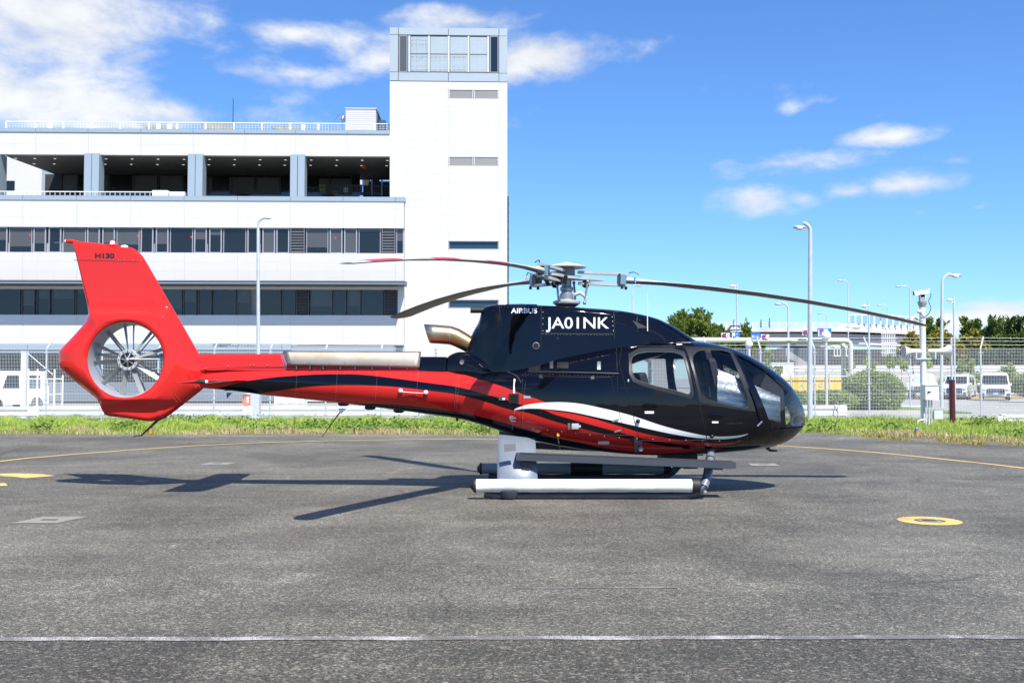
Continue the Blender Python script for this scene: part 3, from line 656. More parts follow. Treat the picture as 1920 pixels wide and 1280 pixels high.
# ================================================================== the helicopter
D = 14.346; HX = .786
heli = thing('helicopter', (HX, D, 0), 'red and black single-rotor helicopter with enclosed tail fan parked on the asphalt apron', 'helicopter')
class Loft:
    """body of super-elliptic cross-sections along X; rows: px, top row, bottom row, half width, widest row, n upper, n lower"""
    def __init__(s, rows, ytop=.3, ybot=.5, wt=None):
        xs = [r[0] for r in rows]
        X_ = [at(r[0], r[4], D).x for r in rows]
        s.x0, s.x1 = X_[0], X_[-1]
        s.zt = pchip(X_, [at(r[0], r[1], D - ytop * r[3]).z for r in rows]); s.zb = pchip(X_, [at(r[0], r[2], D - ybot * r[3]).z for r in rows])
        s.w = pchip(X_, [r[3] for r in rows]); s.zc = pchip(X_, [at(r[0], r[4], D - r[3]).z for r in rows])
        s.nu = pchip(X_, [r[5] for r in rows]); s.nl = pchip(X_, [r[6] for r in rows])
        s.tp = pchip(X_, [r[7] if len(r) > 7 else 1.0 for r in rows]); s.X = X_
    def taper(s, x, z):      # narrower towards the top: 1 at the bottom, tp at the top
        zt, zb = s.zt(x), s.zb(x); k = min(1, max(0, (z - zb) / max(1e-4, zt - zb))); return 1 + (s.tp(x) - 1) * k
    def hw(s, x, z):
        x = min(max(x, s.x0), s.x1); zc = s.zc(x); up = z > zc; h = (s.zt(x) - zc) if up else (zc - s.zb(x)); n = s.nu(x) if up else s.nl(x)
        q = min(1, abs(z - zc) / max(h, 1e-4)); return s.w(x) * max(0, 1 - q ** n) ** (1 / n) * s.taper(x, z)
    def ring(s, x, N):
        zc, zt, zb, w_ = s.zc(x), s.zt(x), s.zb(x), s.w(x); out = []
        for i in range(N):
            a = 2 * math.pi * i / N; c, sn = math.cos(a), math.sin(a); n = s.nu(x) if sn > 0 else s.nl(x)
            z = zc + (zt - zc if sn > 0 else zc - zb) * math.copysign(abs(sn) ** (2 / n), sn)
            out.append(Vector((x, D - w_ * math.copysign(abs(c) ** (2 / n), c) * s.taper(x, z), z)))
        return out
    def on(s, px, py, off=0.0):
        Y = D - .7
        for _ in range(14):
            p = at(px, py, Y); Y = .5 * Y + .5 * (D - s.hw(p.x, p.z))
        p = at(px, py, Y - off); return p
    def mesh(s, nx, N):
        mb = MB(); t = np.linspace(0, 1, nx); xs = s.x0 + (s.x1 - s.x0) * t
        mb.rings([s.ring(float(x), N) for x in xs]); return mb
body = Loft([(376, 692, 727, .10, 709, 2, 2), (440, 690.5, 733, .16, 711, 2, 2), (500, 689.5, 741, .205, 714, 2, 2), (600, 689.5, 751.5, .25, 719, 2, 2), (700, 690, 763.5, .30, 725, 2, 2),
    (800, 692, 777, .37, 732, 2, 2), (860, 693, 786, .45, 738, 2.3, 2.05), (900, 692, 797, .56, 744, 2.8, 2.4), (950, 689, 813.5, .72, 748, 3.3, 2.7), (1000, 680, 828, .86, 754, 3.2, 2.9),
    (1050, 665, 838.5, .945, 760, 3.0, 3.1), (1100, 653, 846, .99, 764, 2.75, 3.2), (1150, 645, 851.5, 1.0, 766, 2.8, 3.3), (1200, 640, 855, 1.0, 767, 2.8, 3.3), (1250, 637, 856, .99, 767, 2.7, 3.2),
    (1300, 638, 854.5, .97, 767, 2.6, 3.0), (1340, 644, 852, .93, 768, 2.5, 2.8), (1380, 656, 849, .87, 769, 2.4, 2.6), (1420, 676.5, 844.5, .77, 768, 2.3, 2.3), (1450, 696, 838, .64, 773, 2.2, 2.2),
    (1475, 717, 827, .48, 778, 2.1, 2.1), (1492, 738, 814, .33, 782, 2, 2), (1502, 757, 803, .19, 784, 2, 2), (1506.5, 770, 795, .10, 785, 2, 2), (1509, 782, 789, .012, 785.5, 2, 2)])
cowl = Loft([(866, 668, 712, .10, 690, 2.2, 5, .9), (873, 654, 714, .17, 688, 2.4, 5, .88), (880, 638, 714, .23, 686, 2.8, 5, .85), (888, 620, 715, .28, 684, 3.2, 5, .83), (899, 600, 716, .335, 682, 4, 5, .82),
    (905, 577, 716, .36, 680, 5, 5, .84), (918, 572.5, 717, .44, 680, 7, 5, .84), (935, 571.5, 717, .51, 680, 12, 5, .84), (960, 572, 717, .56, 680, 14, 5, .84), (1015, 573.5, 716, .605, 678, 14, 5, .84), (1060, 575.5, 712, .605, 674, 12, 5, .84), (1100, 578, 704, .59, 668, 10, 5, .84), (1150, 581.5, 694, .57, 660, 8, 5, .83),
    (1200, 589, 676, .52, 648, 5, 4, .80), (1230, 596.5, 668, .47, 645, 3.8, 4, .78), (1250, 604.5, 660, .44, 644, 2.8, 3.5, .72), (1270, 616, 656, .36, 644, 2.6, 3, .75), (1290, 629, 652, .22, 643, 2.4, 3, .8), (1305, 638, 650, .05, 645, 2.2, 2.5, .9)], .45, .8)

# ---- paint: stripes run along the side as curves z(x) in the helicopter's own frame
def curve_node(t, xin, pts, xr, zr):
    nd = t.new('ShaderNodeFloatCurve'); cm = nd.mapping; cv = cm.curves[0]; P = sorted(pts)
    N = [((x - xr[0]) / (xr[1] - xr[0]), (z - zr[0]) / (zr[1] - zr[0])) for x, z in P]
    cv.points[0].location = N[0]; cv.points[1].location = N[-1]
    for q in N[1:-1]: cv.points.new(*q)
    cm.use_clip = False; cm.update(); t.l.new(xin, nd.inputs['Value']); return nd.outputs[0]
def paint():
    m = bpy.data.materials.new('helicopter_paint'); m.use_nodes = True; t = NT(m.node_tree); p = t.n['Principled BSDF']
    co = t.new('ShaderNodeTexCoord').outputs['Object']; s = t.new('ShaderNodeSeparateXYZ'); t.l.new(co, s.inputs[0])
    xr, zr = (-8, 5), (-1, 4); xin = t.math('DIVIDE', t.math('SUBTRACT', s.outputs[0], xr[0]), xr[1] - xr[0])
    zin = t.math('DIVIDE', t.math('SUBTRACT', s.outputs[2], zr[0]), zr[1] - zr[0])
    def C(pts, lo=None, hi=None):
        """photo points -> curve; lo / hi: value beyond the left / right end"""
        w_ = [body.on(*q) for q in pts]; L = [(v.x - HX, v.z) for v in w_]; L.sort()
        if lo is not None: L = [(-7.9, lo), (L[0][0] - .02, lo)] + L
        if hi is not None: L = L + [(L[-1][0] + .02, hi), (4.9, hi)]
        return curve_node(t, xin, L, xr, zr)
    def band(a, b): return t.math('MULTIPLY', t.math('LESS_THAN', zin, a), t.math('GREATER_THAN', zin, b))
    A = C([(790, 685.5), (828.5, 694), (859.6, 699.6), (907, 713.5), (947, 726), (979.7, 738.6), (1026, 755), (1034, 759)], 3.9, -.9)
    B = C([(401, 731.5), (412.5, 727), (454.8, 716), (485, 711), (512, 707.3), (557, 703.8), (596, 701.6), (633, 701), (677, 702), (742, 709.3), (808, 718.3), (858, 725.3), (907, 738), (951, 750), (980, 759), (1034, 762)], -.9, 3.9)
    Cc = C([(480, 741), (506, 735), (557, 727.5), (593, 723.8), (625, 722.3), (655, 722), (699, 722.8), (742, 725.2), (808, 732.8), (857, 739.3), (907, 752), (960, 768.5), (982, 772), (1039, 789.5), (1087, 802.5), (1126, 812), (1170, 821), (1220, 831), (1270, 838.8), (1320, 842.3), (1357, 840), (1391, 834)], -.9, -.9)
    Cb = C([(640, 761), (655, 758.3), (699, 756.3), (742.5, 758.3), (808, 765.5), (854, 771.3), (900, 781), (931, 788.6), (978, 801), (1009, 810.5), (1040, 819), (1087, 830), (1134, 840), (1173, 845.5), (1220, 849.5), (1295, 846.5), (1345, 842.6), (1391, 834.2)], -.95, -.9)
    W1 = C([(954.7, 771.6), (966, 766), (982.8, 759.7), (1003, 756), (1025, 754.2), (1056, 753.8), (1087, 756.5), (1123, 763.6), (1159, 772), (1188, 780), (1245, 798.6), (1295, 811), (1325, 816.5), (1348, 818), (1370, 817.5), (1390, 815.6), (1408, 813)], -.9, -.9)
    W2 = C([(954.7, 771.8), (966, 768.6), (981, 766.3), (1001, 765.6), (1033, 767.4), (1072, 772), (1119, 781.8), (1150, 788.6), (1190, 797.8), (1232, 807.4), (1270, 815), (1320, 822), (1348, 823.2), (1370, 822), (1390, 818.6), (1408, 813.3)], -.9, -.9)
    T1 = C([(1009, 767.3), (1040, 770.6), (1072, 775), (1103, 781.8), (1135, 791), (1170, 801.2), (1195, 809), (1245, 820), (1310, 828.8), (1345, 830.6), (1372, 829.6), (1397, 826)], -.9, -.9)
    T2 = C([(1009, 767.7), (1040, 776.9), (1087, 790), (1134, 803), (1170, 812.4), (1195, 819.5), (1245, 829), (1310, 835), (1345, 835), (1372, 832.4), (1397, 826.3)], -.9, -.9)
    red = t.math('MAXIMUM', t.math('MAXIMUM', band(A, B), band(Cc, Cb)), band(T1, T2)); white = band(W1, W2)
    dust = t.ramp(t.noise(co, 6, 6, .6), (.5, .85, 0, .006))
    col = t.mix(red, (.0022, .0028, .006, 1), (.60, .022, .018, 1)); col = t.mix(white, col, (.8, .8, .8, 1)); col = t.mix(dust, col, (.3, .28, .26, 1))
    t.l.new(col, p.inputs['Base Color']); p.inputs['Roughness'].default_value = .3; p.inputs['Coat Weight'].default_value = 1; p.inputs['Coat Roughness'].default_value = .015; p.inputs['Coat IOR'].default_value = 1.4
    p.inputs['Specular IOR Level'].default_value = 0
    b = t.new('ShaderNodeBump'); b.inputs['Strength'].default_value = .16; b.inputs['Distance'].default_value = .05; t.l.new(t.noise(co, 1.7, 2), b.inputs['Height']); t.l.new(b.outputs[0], p.inputs['Coat Normal'])
    MATS['helicopter_paint'] = m; return m
HP = paint()
blk = M('gloss_black_paint', (.0022, .0028, .006), .3, coat=1, spec=0, bump=(1.8, .35, 2)); red = M('red_paint', (.60, .022, .018), .3, coat=1, spec=0, bump=(1.8, .12, 2))
hgrey = M('helicopter_grey', (.17, .20, .24), .4, .15, coat=.3, vary=(4, .06)); hlt = M('rotor_grey', (.44, .455, .45), .42, .1, vary=(9, .1)); hwht = M('gloss_white', (.8, .8, .8), .3, coat=.5)
for m_ in (blk, red):
    m_.node_tree.nodes['Principled BSDF'].inputs['Coat IOR'].default_value = 1.4
    [m_.node_tree.links.new(l.from_socket, m_.node_tree.nodes['Principled BSDF'].inputs['Coat Normal']) for l in list(m_.node_tree.links) if l.to_socket.name == 'Normal']
satin = M('satin_frame', (.022, .024, .028), .42, .1, spec=.3); seam = M('seam_black', (.003, .003, .004), .6)
hglass = glass('cabin_glass', (.80, .83, .84), 1.0); wglass = glass('windshield_glass', (.86, .89, .90), 1.0)
inter = M('cabin_trim', (.03, .031, .034), .75, vary=(6, .2))
bvh_src = {}
def smooth_normals(o, src):
    """shade o with the normals of the uncut smooth surface"""
    tree, vn, fv, co = src; me = o.data; off = WORLD[o.name]; out = []
    for v in me.vertices:
        p = v.co + off; loc, nn, fi, dd = tree.find_nearest(p)
        acc_ = Vector((0, 0, 0))
        for k in fv[fi]: acc_ += vn[k] / (1e-6 + (co[k] - p).length)
        out.append(acc_.normalized())
    me.shade_smooth(); me.normals_split_custom_set_from_vertices(out)
def polyin(poly, x, z):
    r = False; n = len(poly)
    for i in range(n):
        (x0, z0), (x1, z1) = poly[i], poly[(i + 1) % n]
        if (z0 > z) != (z1 > z) and x < (x1 - x0) * (z - z0) / (z1 - z0) + x0: r = not r
    return r
def roundpoly(pts, k=2):
    P = [Vector((a, b, 0)) for a, b in pts]
    for _ in range(k):
        Q = []
        for i in range(len(P)):
            a, b = P[i], P[(i + 1) % len(P)]; Q += [a * .8 + b * .2, a * .2 + b * .8]
        P = Q
    return [(p.x, p.y) for p in P]
WIN_R = roundpoly([(1182, 660.5), (1278, 659), (1288, 690), (1298, 742), (1270, 733), (1215, 720.5), (1186, 709)], 2)
WIN_F = roundpoly([(1297, 668), (1311, 655), (1366, 657), (1374, 670), (1411, 767.5), (1370, 761), (1317, 748), (1305, 700)], 2)
FRM_R = roundpoly([(1178, 651.5), (1281, 651), (1292, 690), (1304, 750), (1268, 739.5), (1212, 726), (1180, 712)], 1)
FRM_F = [(1284, 651.5), (1330, 651.2), (1371, 656), (1379, 670), (1417.5, 771.5), (1370, 765.5), (1312, 753.5)]
SHIELD = [(1372, 560), (1372, 652), (1383, 670), (1441, 806), (1467, 805), (1467, 832), (1480, 880), (1540, 880), (1540, 560)]
DOOR_R = [(1166, 648.5), (1282.5, 650), (1311.5, 757), (1325.5, 824.5), (1230, 826.5), (1198, 825), (1187, 779), (1161, 681)]
DOOR_F = [(1283, 650), (1335, 650.5), (1374, 656), (1382, 670), (1439, 806), (1441, 829), (1400, 831), (1326, 824.5), (1312, 757)]
def body_poly(pp, sub=1):
    return [(v.x, v.z) for v in [body.on(*q) for q in pp]]
regions = {}
for k, pp in (('win_r', WIN_R), ('win_f', WIN_F), ('frm_r', FRM_R), ('frm_f', FRM_F), ('door_r', DOOR_R), ('door_f', DOOR_F)): regions[k] = body_poly(pp)
regions['shield'] = [(at(a, b, D - .5).x, at(a, b, D - .5).z) for a, b in SHIELD]
raw = body.mesh(230, 112)
bm = bmesh.new(); bv = [bm.verts.new(p) for p in raw.v]; [bm.faces.new([bv[i] for i in f]) for f in raw.f]
bmesh.ops.recalc_face_normals(bm, faces=bm.faces); bm.normal_update(); bm.verts.index_update()
SRC = (BVHTree.FromBMesh(bm), [v.normal.copy() for v in bm.verts], [[v.index for v in f.verts] for f in bm.faces], [v.co.copy() for v in bm.verts])
for k, poly in regions.items():
    xa, xb = min(p[0] for p in poly) - .02, max(p[0] for p in poly) + .02; za, zb_ = min(p[1] for p in poly) - .02, max(p[1] for p in poly) + .02
    for i in range(len(poly)):
        (x0, z0), (x1, z1) = poly[i], poly[(i + 1) % len(poly)]
        if k == 'shield' and (z0 > 2.4 or z1 > 2.4 or z0 < .4 or z1 < .4) and abs(x0 - x1) > .3: continue
        ex0, ex1, ez0, ez1 = min(x0, x1) - .07, max(x0, x1) + .07, min(z0, z1) - .07, max(z0, z1) + .07
        fs = []
        for f in bm.faces:
            c = f.calc_center_median()
            if ex0 < c.x < ex1 and ez0 < c.z < ez1: fs.append(f)
        if not fs: continue
        geom = list({v for f in fs for v in f.verts}) + list({e for f in fs for e in f.edges}) + fs
        bmesh.ops.bisect_plane(bm, geom=geom, dist=1e-5, plane_co=(x0, 0, z0), plane_no=Vector((z1 - z0, 0, -(x1 - x0))).normalized())
# centre post of the windshield
for yy in (D - .03, D + .03):
    fs = [f for f in bm.faces if f.calc_center_median().x > regions['shield'][0][0] - .1 and abs(f.calc_center_median().y - yy) < .1]
    geom = list({v for f in fs for v in f.verts}) + list({e for f in fs for e in f.edges}) + fs
    bmesh.ops.bisect_plane(bm, geom=geom, dist=1e-5, plane_co=(0, yy, 0), plane_no=(0, 1, 0))
parts = {k: [] for k in ('fuselage', 'rear_door_n', 'rear_door_f', 'front_door_n', 'front_door_f', 'wr_n', 'wr_f', 'wf_n', 'wf_f', 'fr_n', 'fr_f', 'ff_n', 'ff_f', 'ws_n', 'ws_f', 'post')}
XS = regions['shield'][1][0]
for f in bm.faces:
    c = f.calc_center_median(); sd = '_n' if c.y < D else '_f'; ins = lambda k: polyin(regions[k], c.x, c.z); k = 'fuselage'
    if c.x > XS and (ins('shield')): k = 'post' if abs(c.y - D) < .03 and c.z > 1.2 else 'ws' + sd
    elif abs(c.y - D) < .3: k = 'fuselage'
    elif ins('win_r'): k = 'wr' + sd
    elif ins('win_f'): k = 'wf' + sd
    elif ins('frm_r') and ins('door_r'): k = 'fr' + sd
    elif ins('frm_f') and ins('door_f'): k = 'ff' + sd
    elif ins('door_r'): k = 'rear_door' + sd
    elif ins('door_f'): k = 'front_door' + sd
    parts[k].append(f)
def from_faces(name, faces, mat, parent, norm=True):
    idx = {}; mb = MB()
    for f in faces:
        L_ = []
        for v in f.verts:
            if v not in idx: idx[v] = len(mb.v); mb.v.append(tuple(v.co))
            L_.append(idx[v])
        mb.f.append(tuple(L_))
    o = build(name, mb, mat, parent, rec=False)
    if norm: smooth_normals(o, SRC)
    return o
fus = from_faces('fuselage', parts['fuselage'], HP, heli)
HD = {}
for sd in ('_n', '_f'):
    r = from_faces('sliding_door', parts['rear_door' + sd], HP, heli); f_ = from_faces('front_door', parts['front_door' + sd], HP, heli)
    from_faces('window_frame', parts['fr' + sd], satin, r); from_faces('window_pane', parts['wr' + sd], hglass, r)
    from_faces('window_frame', parts['ff' + sd], satin, f_); from_faces('window_pane', parts['wf' + sd], hglass, f_)
    from_faces('windshield', parts['ws' + sd], wglass, heli); HD['r' + sd] = r; HD['f' + sd] = f_
from_faces('windshield_post', parts['post'], blk, heli)
bm.free()
# ---- seams, rivets and fittings laid on the skin
def skin(lf, pts, off=.0015, n=6):
    P = catmull([(a, b, 0) for a, b in pts], n) if len(pts) > 2 else [Vector((pts[0][0] + (pts[1][0] - pts[0][0]) * k / 12, pts[0][1] + (pts[1][1] - pts[0][1]) * k / 12, 0)) for k in range(13)]
    return [lf.on(p.x, p.y, off) for p in P]
def seamline(lf, pts, r=.0035, mat=seam, name='panel_seam', parent=None):
    return build(name, MB().tube(skin(lf, pts, -r * .3), r, 5), mat, parent or heli, 60)
def seampoly(lf, pts, r=.0045, name='door_seal', parent=None, mat=seam):
    P = []
    for i in range(len(pts)):
        a, b = pts[i], pts[(i + 1) % len(pts)]
        for k in range(8): P.append(lf.on(a[0] + (b[0] - a[0]) * k / 8, a[1] + (b[1] - a[1]) * k / 8, -r * .3))
    P.append(P[0]); return build(name, MB().tube(P, r, 5), mat, parent or heli, 60)
seampoly(body, DOOR_R, parent=HD['r_n']); seampoly(body, DOOR_F, parent=HD['f_n'])
seampoly(body, WIN_R, .006, 'pane_gasket', HD['r_n'], rubber); seampoly(body, WIN_F, .006, 'pane_gasket', HD['f_n'], rubber)
for pts in ([(980, 702), (979, 760), (977, 800)], [(1157, 690), (1160, 765), (1171, 812)], [(980, 704), (1060, 706), (1146, 707)], [(1146, 707), (1152, 740), (1161, 772)],
            [(985, 802), (1060, 808), (1130, 814), (1180, 816)], [(1156, 652), (1157, 690)], [(1150, 626), (1154, 640)], [(856, 700), (853, 740), (849, 778)]): seamline(body, pts)
for pts in ([(1014.5, 575), (1014.5, 610), (1014, 650)], [(1015, 625), (1080, 626), (1150, 626)], [(1151, 583), (1151.5, 605), (1152, 636)], [(936, 574), (937, 590), (936, 604), (925, 624)], [(1195, 590), (1194, 606), (1196, 622)]): seamline(cowl, pts, .005)
def dots(lf, pts, n, r, mat, name='rivets', parent=None):
    P = catmull([(a, b, 0) for a, b in pts], 40) if len(pts) > 2 else [Vector((pts[0][0] + (pts[1][0] - pts[0][0]) * k / 40, pts[0][1] + (pts[1][1] - pts[0][1]) * k / 40, 0)) for k in range(41)]
    mb = MB()
    for k in range(n):
        q = P[int(k * (len(P) - 1) / max(1, n - 1))]; mb.ball(lf.on(q.x, q.y, .0), r, 6, 4)
    return build(name, mb, mat, parent or heli)
riv = M('rivet', (.55, .5, .5), .4, .5)
for x0, dx in ((557, -3), (633, -4), (708, -4), (785, -5), (858, -7), (862, -7)): dots(body, [(x0, 692 if x0 < 800 else 704), (x0 + dx, 748 if x0 < 800 else 770)], 22, .0028, riv)
for P_ in ([(545, 694), (660, 696), (780, 698)], [(560, 745), (660, 755), (780, 768)], [(952, 697), (968, 704), (977, 716)], [(985, 700), (1060, 702), (1150, 704)], [(985, 716), (982, 760), (980, 795)]): dots(body, P_, 26, .0026, riv)
dots(cowl, [(1018, 626.5), (1084, 627.5), (1148, 627.5)], 24, .003, riv); dots(cowl, [(940, 575.5), (975, 575), (1010, 575.5)], 12, .003, riv)
dots(cowl, [(1018, 585), (1018, 620)], 4, .006, M('fastener', (.8, .8, .82), .3, .8)); dots(cowl, [(1148, 594), (1150, 620)], 4, .006, MATS['fastener'])
dots(body, [(1000, 803), (1180, 821), (1385, 827)], 14, .006, MATS['fastener'])
# engine cowling
cm_ = cowl.mesh(120, 88); cw = build('engine_cowling', cm_, blk, heli, 50)
def onlet(lf, txt, px0, py0, px1, py1, mat, parent, bold=0, off=.004, shear=0):
    V, Fc = textmesh(txt, bold); lo, hi = V.min(0), V.max(0); mb = MB(); pts = []
    for v in V:
        u = (v[0] - lo[0]) / (hi[0] - lo[0]); q = (v[1] - lo[1]) / (hi[1] - lo[1])
        x_, y_ = px0 + u * (px1 - px0), py1 + q * (py0 - py1); Yl = lf.on(x_, py1 - (py1 - py0) * .55, off).y; pts.append(at(x_, y_, min(Yl, lf.on(x_, y_, off).y) if q < .8 else Yl))
    mb.add(pts, Fc); return build('lettering', mb, mat, parent, rec=False)
onlet(cowl, 'AIRBUS', 958, 577.5, 1007, 587.2, hwht, cw, .022)
onlet(cowl, 'JA01NK', 1023.5, 594.5, 1142, 622.5, hwht, cw, .010, .006)
# black cowl top rail and rear pipe stub
build('cowl_rail', MB().tube([cowl.on(950, 571.6), cowl.on(978, 571.0), cowl.on(1007, 571.6)], .012, 6), blk, cw)
a = cowl.on(907, 581); mb = MB().tube([(a.x + .15, D - .2, a.z), (a.x - .19, D - .2, a.z)], .042, 14); build('vent_pipe', mb, rubber, cw, 40)
a = cowl.on(1046, 634, .004); build('drain_hole', MB().lathe(a, [(.02, -.004), (.02, .03)], 14, 'Y'), seam, cw)
a = cowl.on(1005, 648, .0); build('vent_hole', MB().lathe(a, [(.048, -.014), (.04, -.016), (.04, .03)], 16, 'Y', False), M('cast_metal', (.3, .31, .32), .4, .7), cw); build('vent_bore', MB().lathe(a, [(.039, -.012), (.039, .03)], 16, 'Y'), seam, cw)
# triangular scoop
p0, p1, p2 = cowl.on(1185, 600, .004), cowl.on(1197, 615, .004), cowl.on(1218, 615, .012); 
mb = MB().add([p0, p1, p2, cowl.on(1195, 605, -.03)], [(0, 1, 2), (0, 2, 3)]); build('air_scoop', mb, seam, cw, rec=False)
# exhaust
exm = M('heat_tinted_steel', (.52, .40, .30), .36, 1.0, vary=(5, .25), bump=(14, .08)); 
def exhaust():
    m = exm; t = NT(m.node_tree); p = t.n['Principled BSDF']; co = t.new('ShaderNodeTexCoord').outputs['Object']; s = t.new('ShaderNodeSeparateXYZ'); t.l.new(co, s.inputs[0])
    f = t.ramp(t.math('ADD', s.outputs[0], t.math('MULTIPLY', t.noise(co, 7, 3), .2)), (-2.0, -1.45)); c = t.mix(f, (.62, .50, .36, 1), (.46, .28, .14, 1)); t.l.new(c, p.inputs['Base Color'])
exhaust()
e0 = at(801, 625.5, D); rsz = .155; path = [Vector((e0.x + d, D - .02, e0.z - z)) for d, z in ((.0, 0), (.1, .006), (.2, .013), (.33, .024), (.41, .05), (.52, .108), (.64, .175))]
mb = MB(); N = 26; rs = []
for k, p in enumerate(path):
    tdir = (path[min(k + 1, len(path) - 1)] - path[max(k - 1, 0)]).normalized(); up = Vector((0, 1, 0)).cross(tdir).normalized(); rr = (.138, .136, .134, .133, .13, .122, .115)[k]
    rs.append([p + rr * (math.cos(2 * math.pi * i / N) * Vector((0, 1, 0)) + math.sin(2 * math.pi * i / N) * up) + Vector(((-.05 * math.sin(2 * math.pi * i / N) * (-1 if up.z < 0 else 1)) if k == 0 else 0, 0, 0)) for i in range(N)])
mb.rings(rs, False, True); ex = build('exhaust_pipe', mb, exm, heli, 50)
md = ex.modifiers.new('wall', 'SOLIDIFY'); md.thickness = .008
mb = MB().tube([path[3] + Vector((0, -.134, -.02)), path[3] + Vector((-.03, -.14, 0)), path[3] + Vector((0, -.134, .02))], .006, 5); build('clamp', mb, steel, ex)
mb = MB().tube([Vector((path[3].x, D - .02 + .134 * math.cos(a), path[3].z + .134 * math.sin(a))) for a in np.linspace(0, 2 * math.pi, 25)], .005, 5, False); build('pipe_joint', mb, steel, ex)
# spine fairing over the tail shaft: red rear part, black front part, engine deck bowl
def spine(px0, px1, top0, top1, hw0, hw1, mat, name, bot=695, slant0=0, slant1=0):
    rs = []
    for k in range(13):
        u = k / 12; px = px0 + (px1 - px0) * u; tp = top0 + (top1 - top0) * u; hw_ = hw0 + (hw1 - hw0) * u; ring = []
        for yy, q in ((-1, 0), (-.97, .3), (-.9, .72), (-.72, .93), (-.4, 1), (.4, 1), (.72, .93), (.9, .72), (.97, .3), (1, 0)):
            sl2 = (slant1 * q if k == 12 else 0) + (slant0 * q if k == 0 else 0)
            ring.append(at(px + sl2, bot + (tp - bot) * q, D) + Vector((0, yy * hw_, 0)))
        rs.append(ring)
    return build(name, MB().rings(rs), mat, heli, 45)
sp = spine(366, 540, 664, 663.5, .12, .14, red, 'shaft_cover', 694, 0, -11); sp2 = spine(541, 786, 667, 669, .12, .15, red, 'shaft_cover'); sp3 = spine(786, 838, 668.5, 669, .15, .2, blk, 'shaft_cover', 697)
seamp = [at(px, py, D - .145) for px, py in ((378, 693), (420, 689.5), (470, 687.3), (540, 688), (640, 690), (790, 692.5), (830, 694))]
build('panel_seam', MB().tube(catmull(seamp, 6), .004, 5), seam, sp2)
mb = MB()
for px, py in ((386, 690), (428, 685.5), (469, 684), (476, 684), (501, 684.6), (527, 685)): mb.ball(at(px, py, D - .143), .008, 8, 5)
build('fastener', mb, M('dull_steel', (.2, .21, .23), .4, .8), sp)
dk = Loft([(834, 674, 716, .16, 700, 3, 2.2), (846, 664, 716, .22, 700, 3.2, 2.2), (862, 659, 716, .30, 700, 3.2, 2.2), (880, 660, 716, .37, 700, 3, 2.2), (905, 668, 716, .44, 702, 2.8, 2.2), (930, 684, 716, .46, 704, 2.4, 2.2)], .4, .5)
dko = build('engine_deck', dk.mesh(30, 48), blk, heli, 60)
build('deck_rod', MB().tube([dk.on(872, 660, .03), dk.on(905, 688, .03)], .006, 6), steel, dko)
mb = MB(); a = dk.on(866, 679, .0); mb.lathe(a, [(.035, -.012), (.03, -.02), (.018, -.006)], 14, 'Y'); build('filler_cap', mb, M('filler', (.25, .24, .22), .5, .6), dko, 40)
# heat shield plate on the near side of the spine
hsm = M('heat_shield_steel', (.46, .38, .29), .42, 1.0, vary=(3, .2), bump=(5, .05))
ys = D - .175; hp = [at(528.5, 657.5, ys), at(789, 658.8, ys), at(787, 688.5, ys), at(539, 684, ys)]
mb = MB(); N = 24; top = [hp[0].lerp(hp[1], k / N) for k in range(N + 1)]; bot_ = [hp[3].lerp(hp[2], k / N) for k in range(N + 1)]
rs = []
for k in range(N + 1):
    ring = []
    for q in range(9):
        u = q / 8; p = top[k].lerp(bot_[k], u); ring.append(p + Vector((0, .05 * (1 - u) ** 2 - .015 * u, 0)))
    rs.append(ring)
mb.rings(rs, False, False, False); hs_ = build('heat_shield', mb, hsm, heli, 60, rec=False); md = hs_.modifiers.new('t', 'SOLIDIFY'); md.thickness = .004
mb = MB()
for px, py in ((542, 679), (580, 679), (618, 680), (647, 680), (692, 681), (738, 682), (783, 683)): mb.ball(at(px, py, ys - .01), .008, 8, 5)
build('fastener', mb, MATS['dull_steel'], hs_)
mb = MB()
for px in (555, 580, 605, 637, 665, 697, 730, 762): mb.b2(at(px, 688, ys).x, at(px + 2, 688, ys).x, ys, D - .1, at(px, 692, ys).z, at(px, 684, ys).z)
build('bracket', mb, MATS['dull_steel'], hs_)
# ------------------------------------------------------------------ tail: shroud, fin, fan
TY = D - .1
out_px = [(131, 450), (160, 452.5), (195, 456), (224, 459.5), (242, 462.5), (253, 468.5), (262, 478), (268, 487), (310, 560), (340, 612), (369, 663), (372, 668), (388, 693), (378, 724), (376, 730), (345, 754), (312, 780), (292, 787), (278, 791), (236, 785), (193, 779.5), (187, 769), (179, 749), (142, 720), (108, 691), (105, 682), (105.5, 660), (107, 656), (135, 627), (157, 602), (162, 586), (158, 568), (145, 510)]
OP = [(at(a, b, TY).x, at(a, b, TY).z) for a, b in out_px]; O2 = []
for i_ in range(len(OP)):
    (x0, z0), (x1, z1) = OP[i_], OP[(i_ + 1) % len(OP)]; c_ = .03 if i_ in (0, len(OP) - 1) else .16; O2 += [(x0 + (x1 - x0) * (.03 if i_ == 0 else c_), z0 + (z1 - z0) * (.03 if i_ == 0 else c_)), (x1 + (x0 - x1) * c_, z1 + (z0 - z1) * c_)]
OP = O2
fc = at(234.5, 674.3, D - .2); RD = .535
def ray_out(cx, cz, a):
    dx, dz = math.cos(a), math.sin(a); best = 0
    for i in range(len(OP)):
        (x0, z0), (x1, z1) = OP[i], OP[(i + 1) % len(OP)]; ex, ez = x1 - x0, z1 - z0; det = dx * (-ez) + dz * ex
        if abs(det) < 1e-9: continue
        tt = ((x0 - cx) * (-ez) + (z0 - cz) * ex) / det; uu = (dx * (z0 - cz) - dz * (x0 - cx)) / det
        if tt > 0 and -1e-6 <= uu <= 1 + 1e-6: best = max(best, tt)
    return best
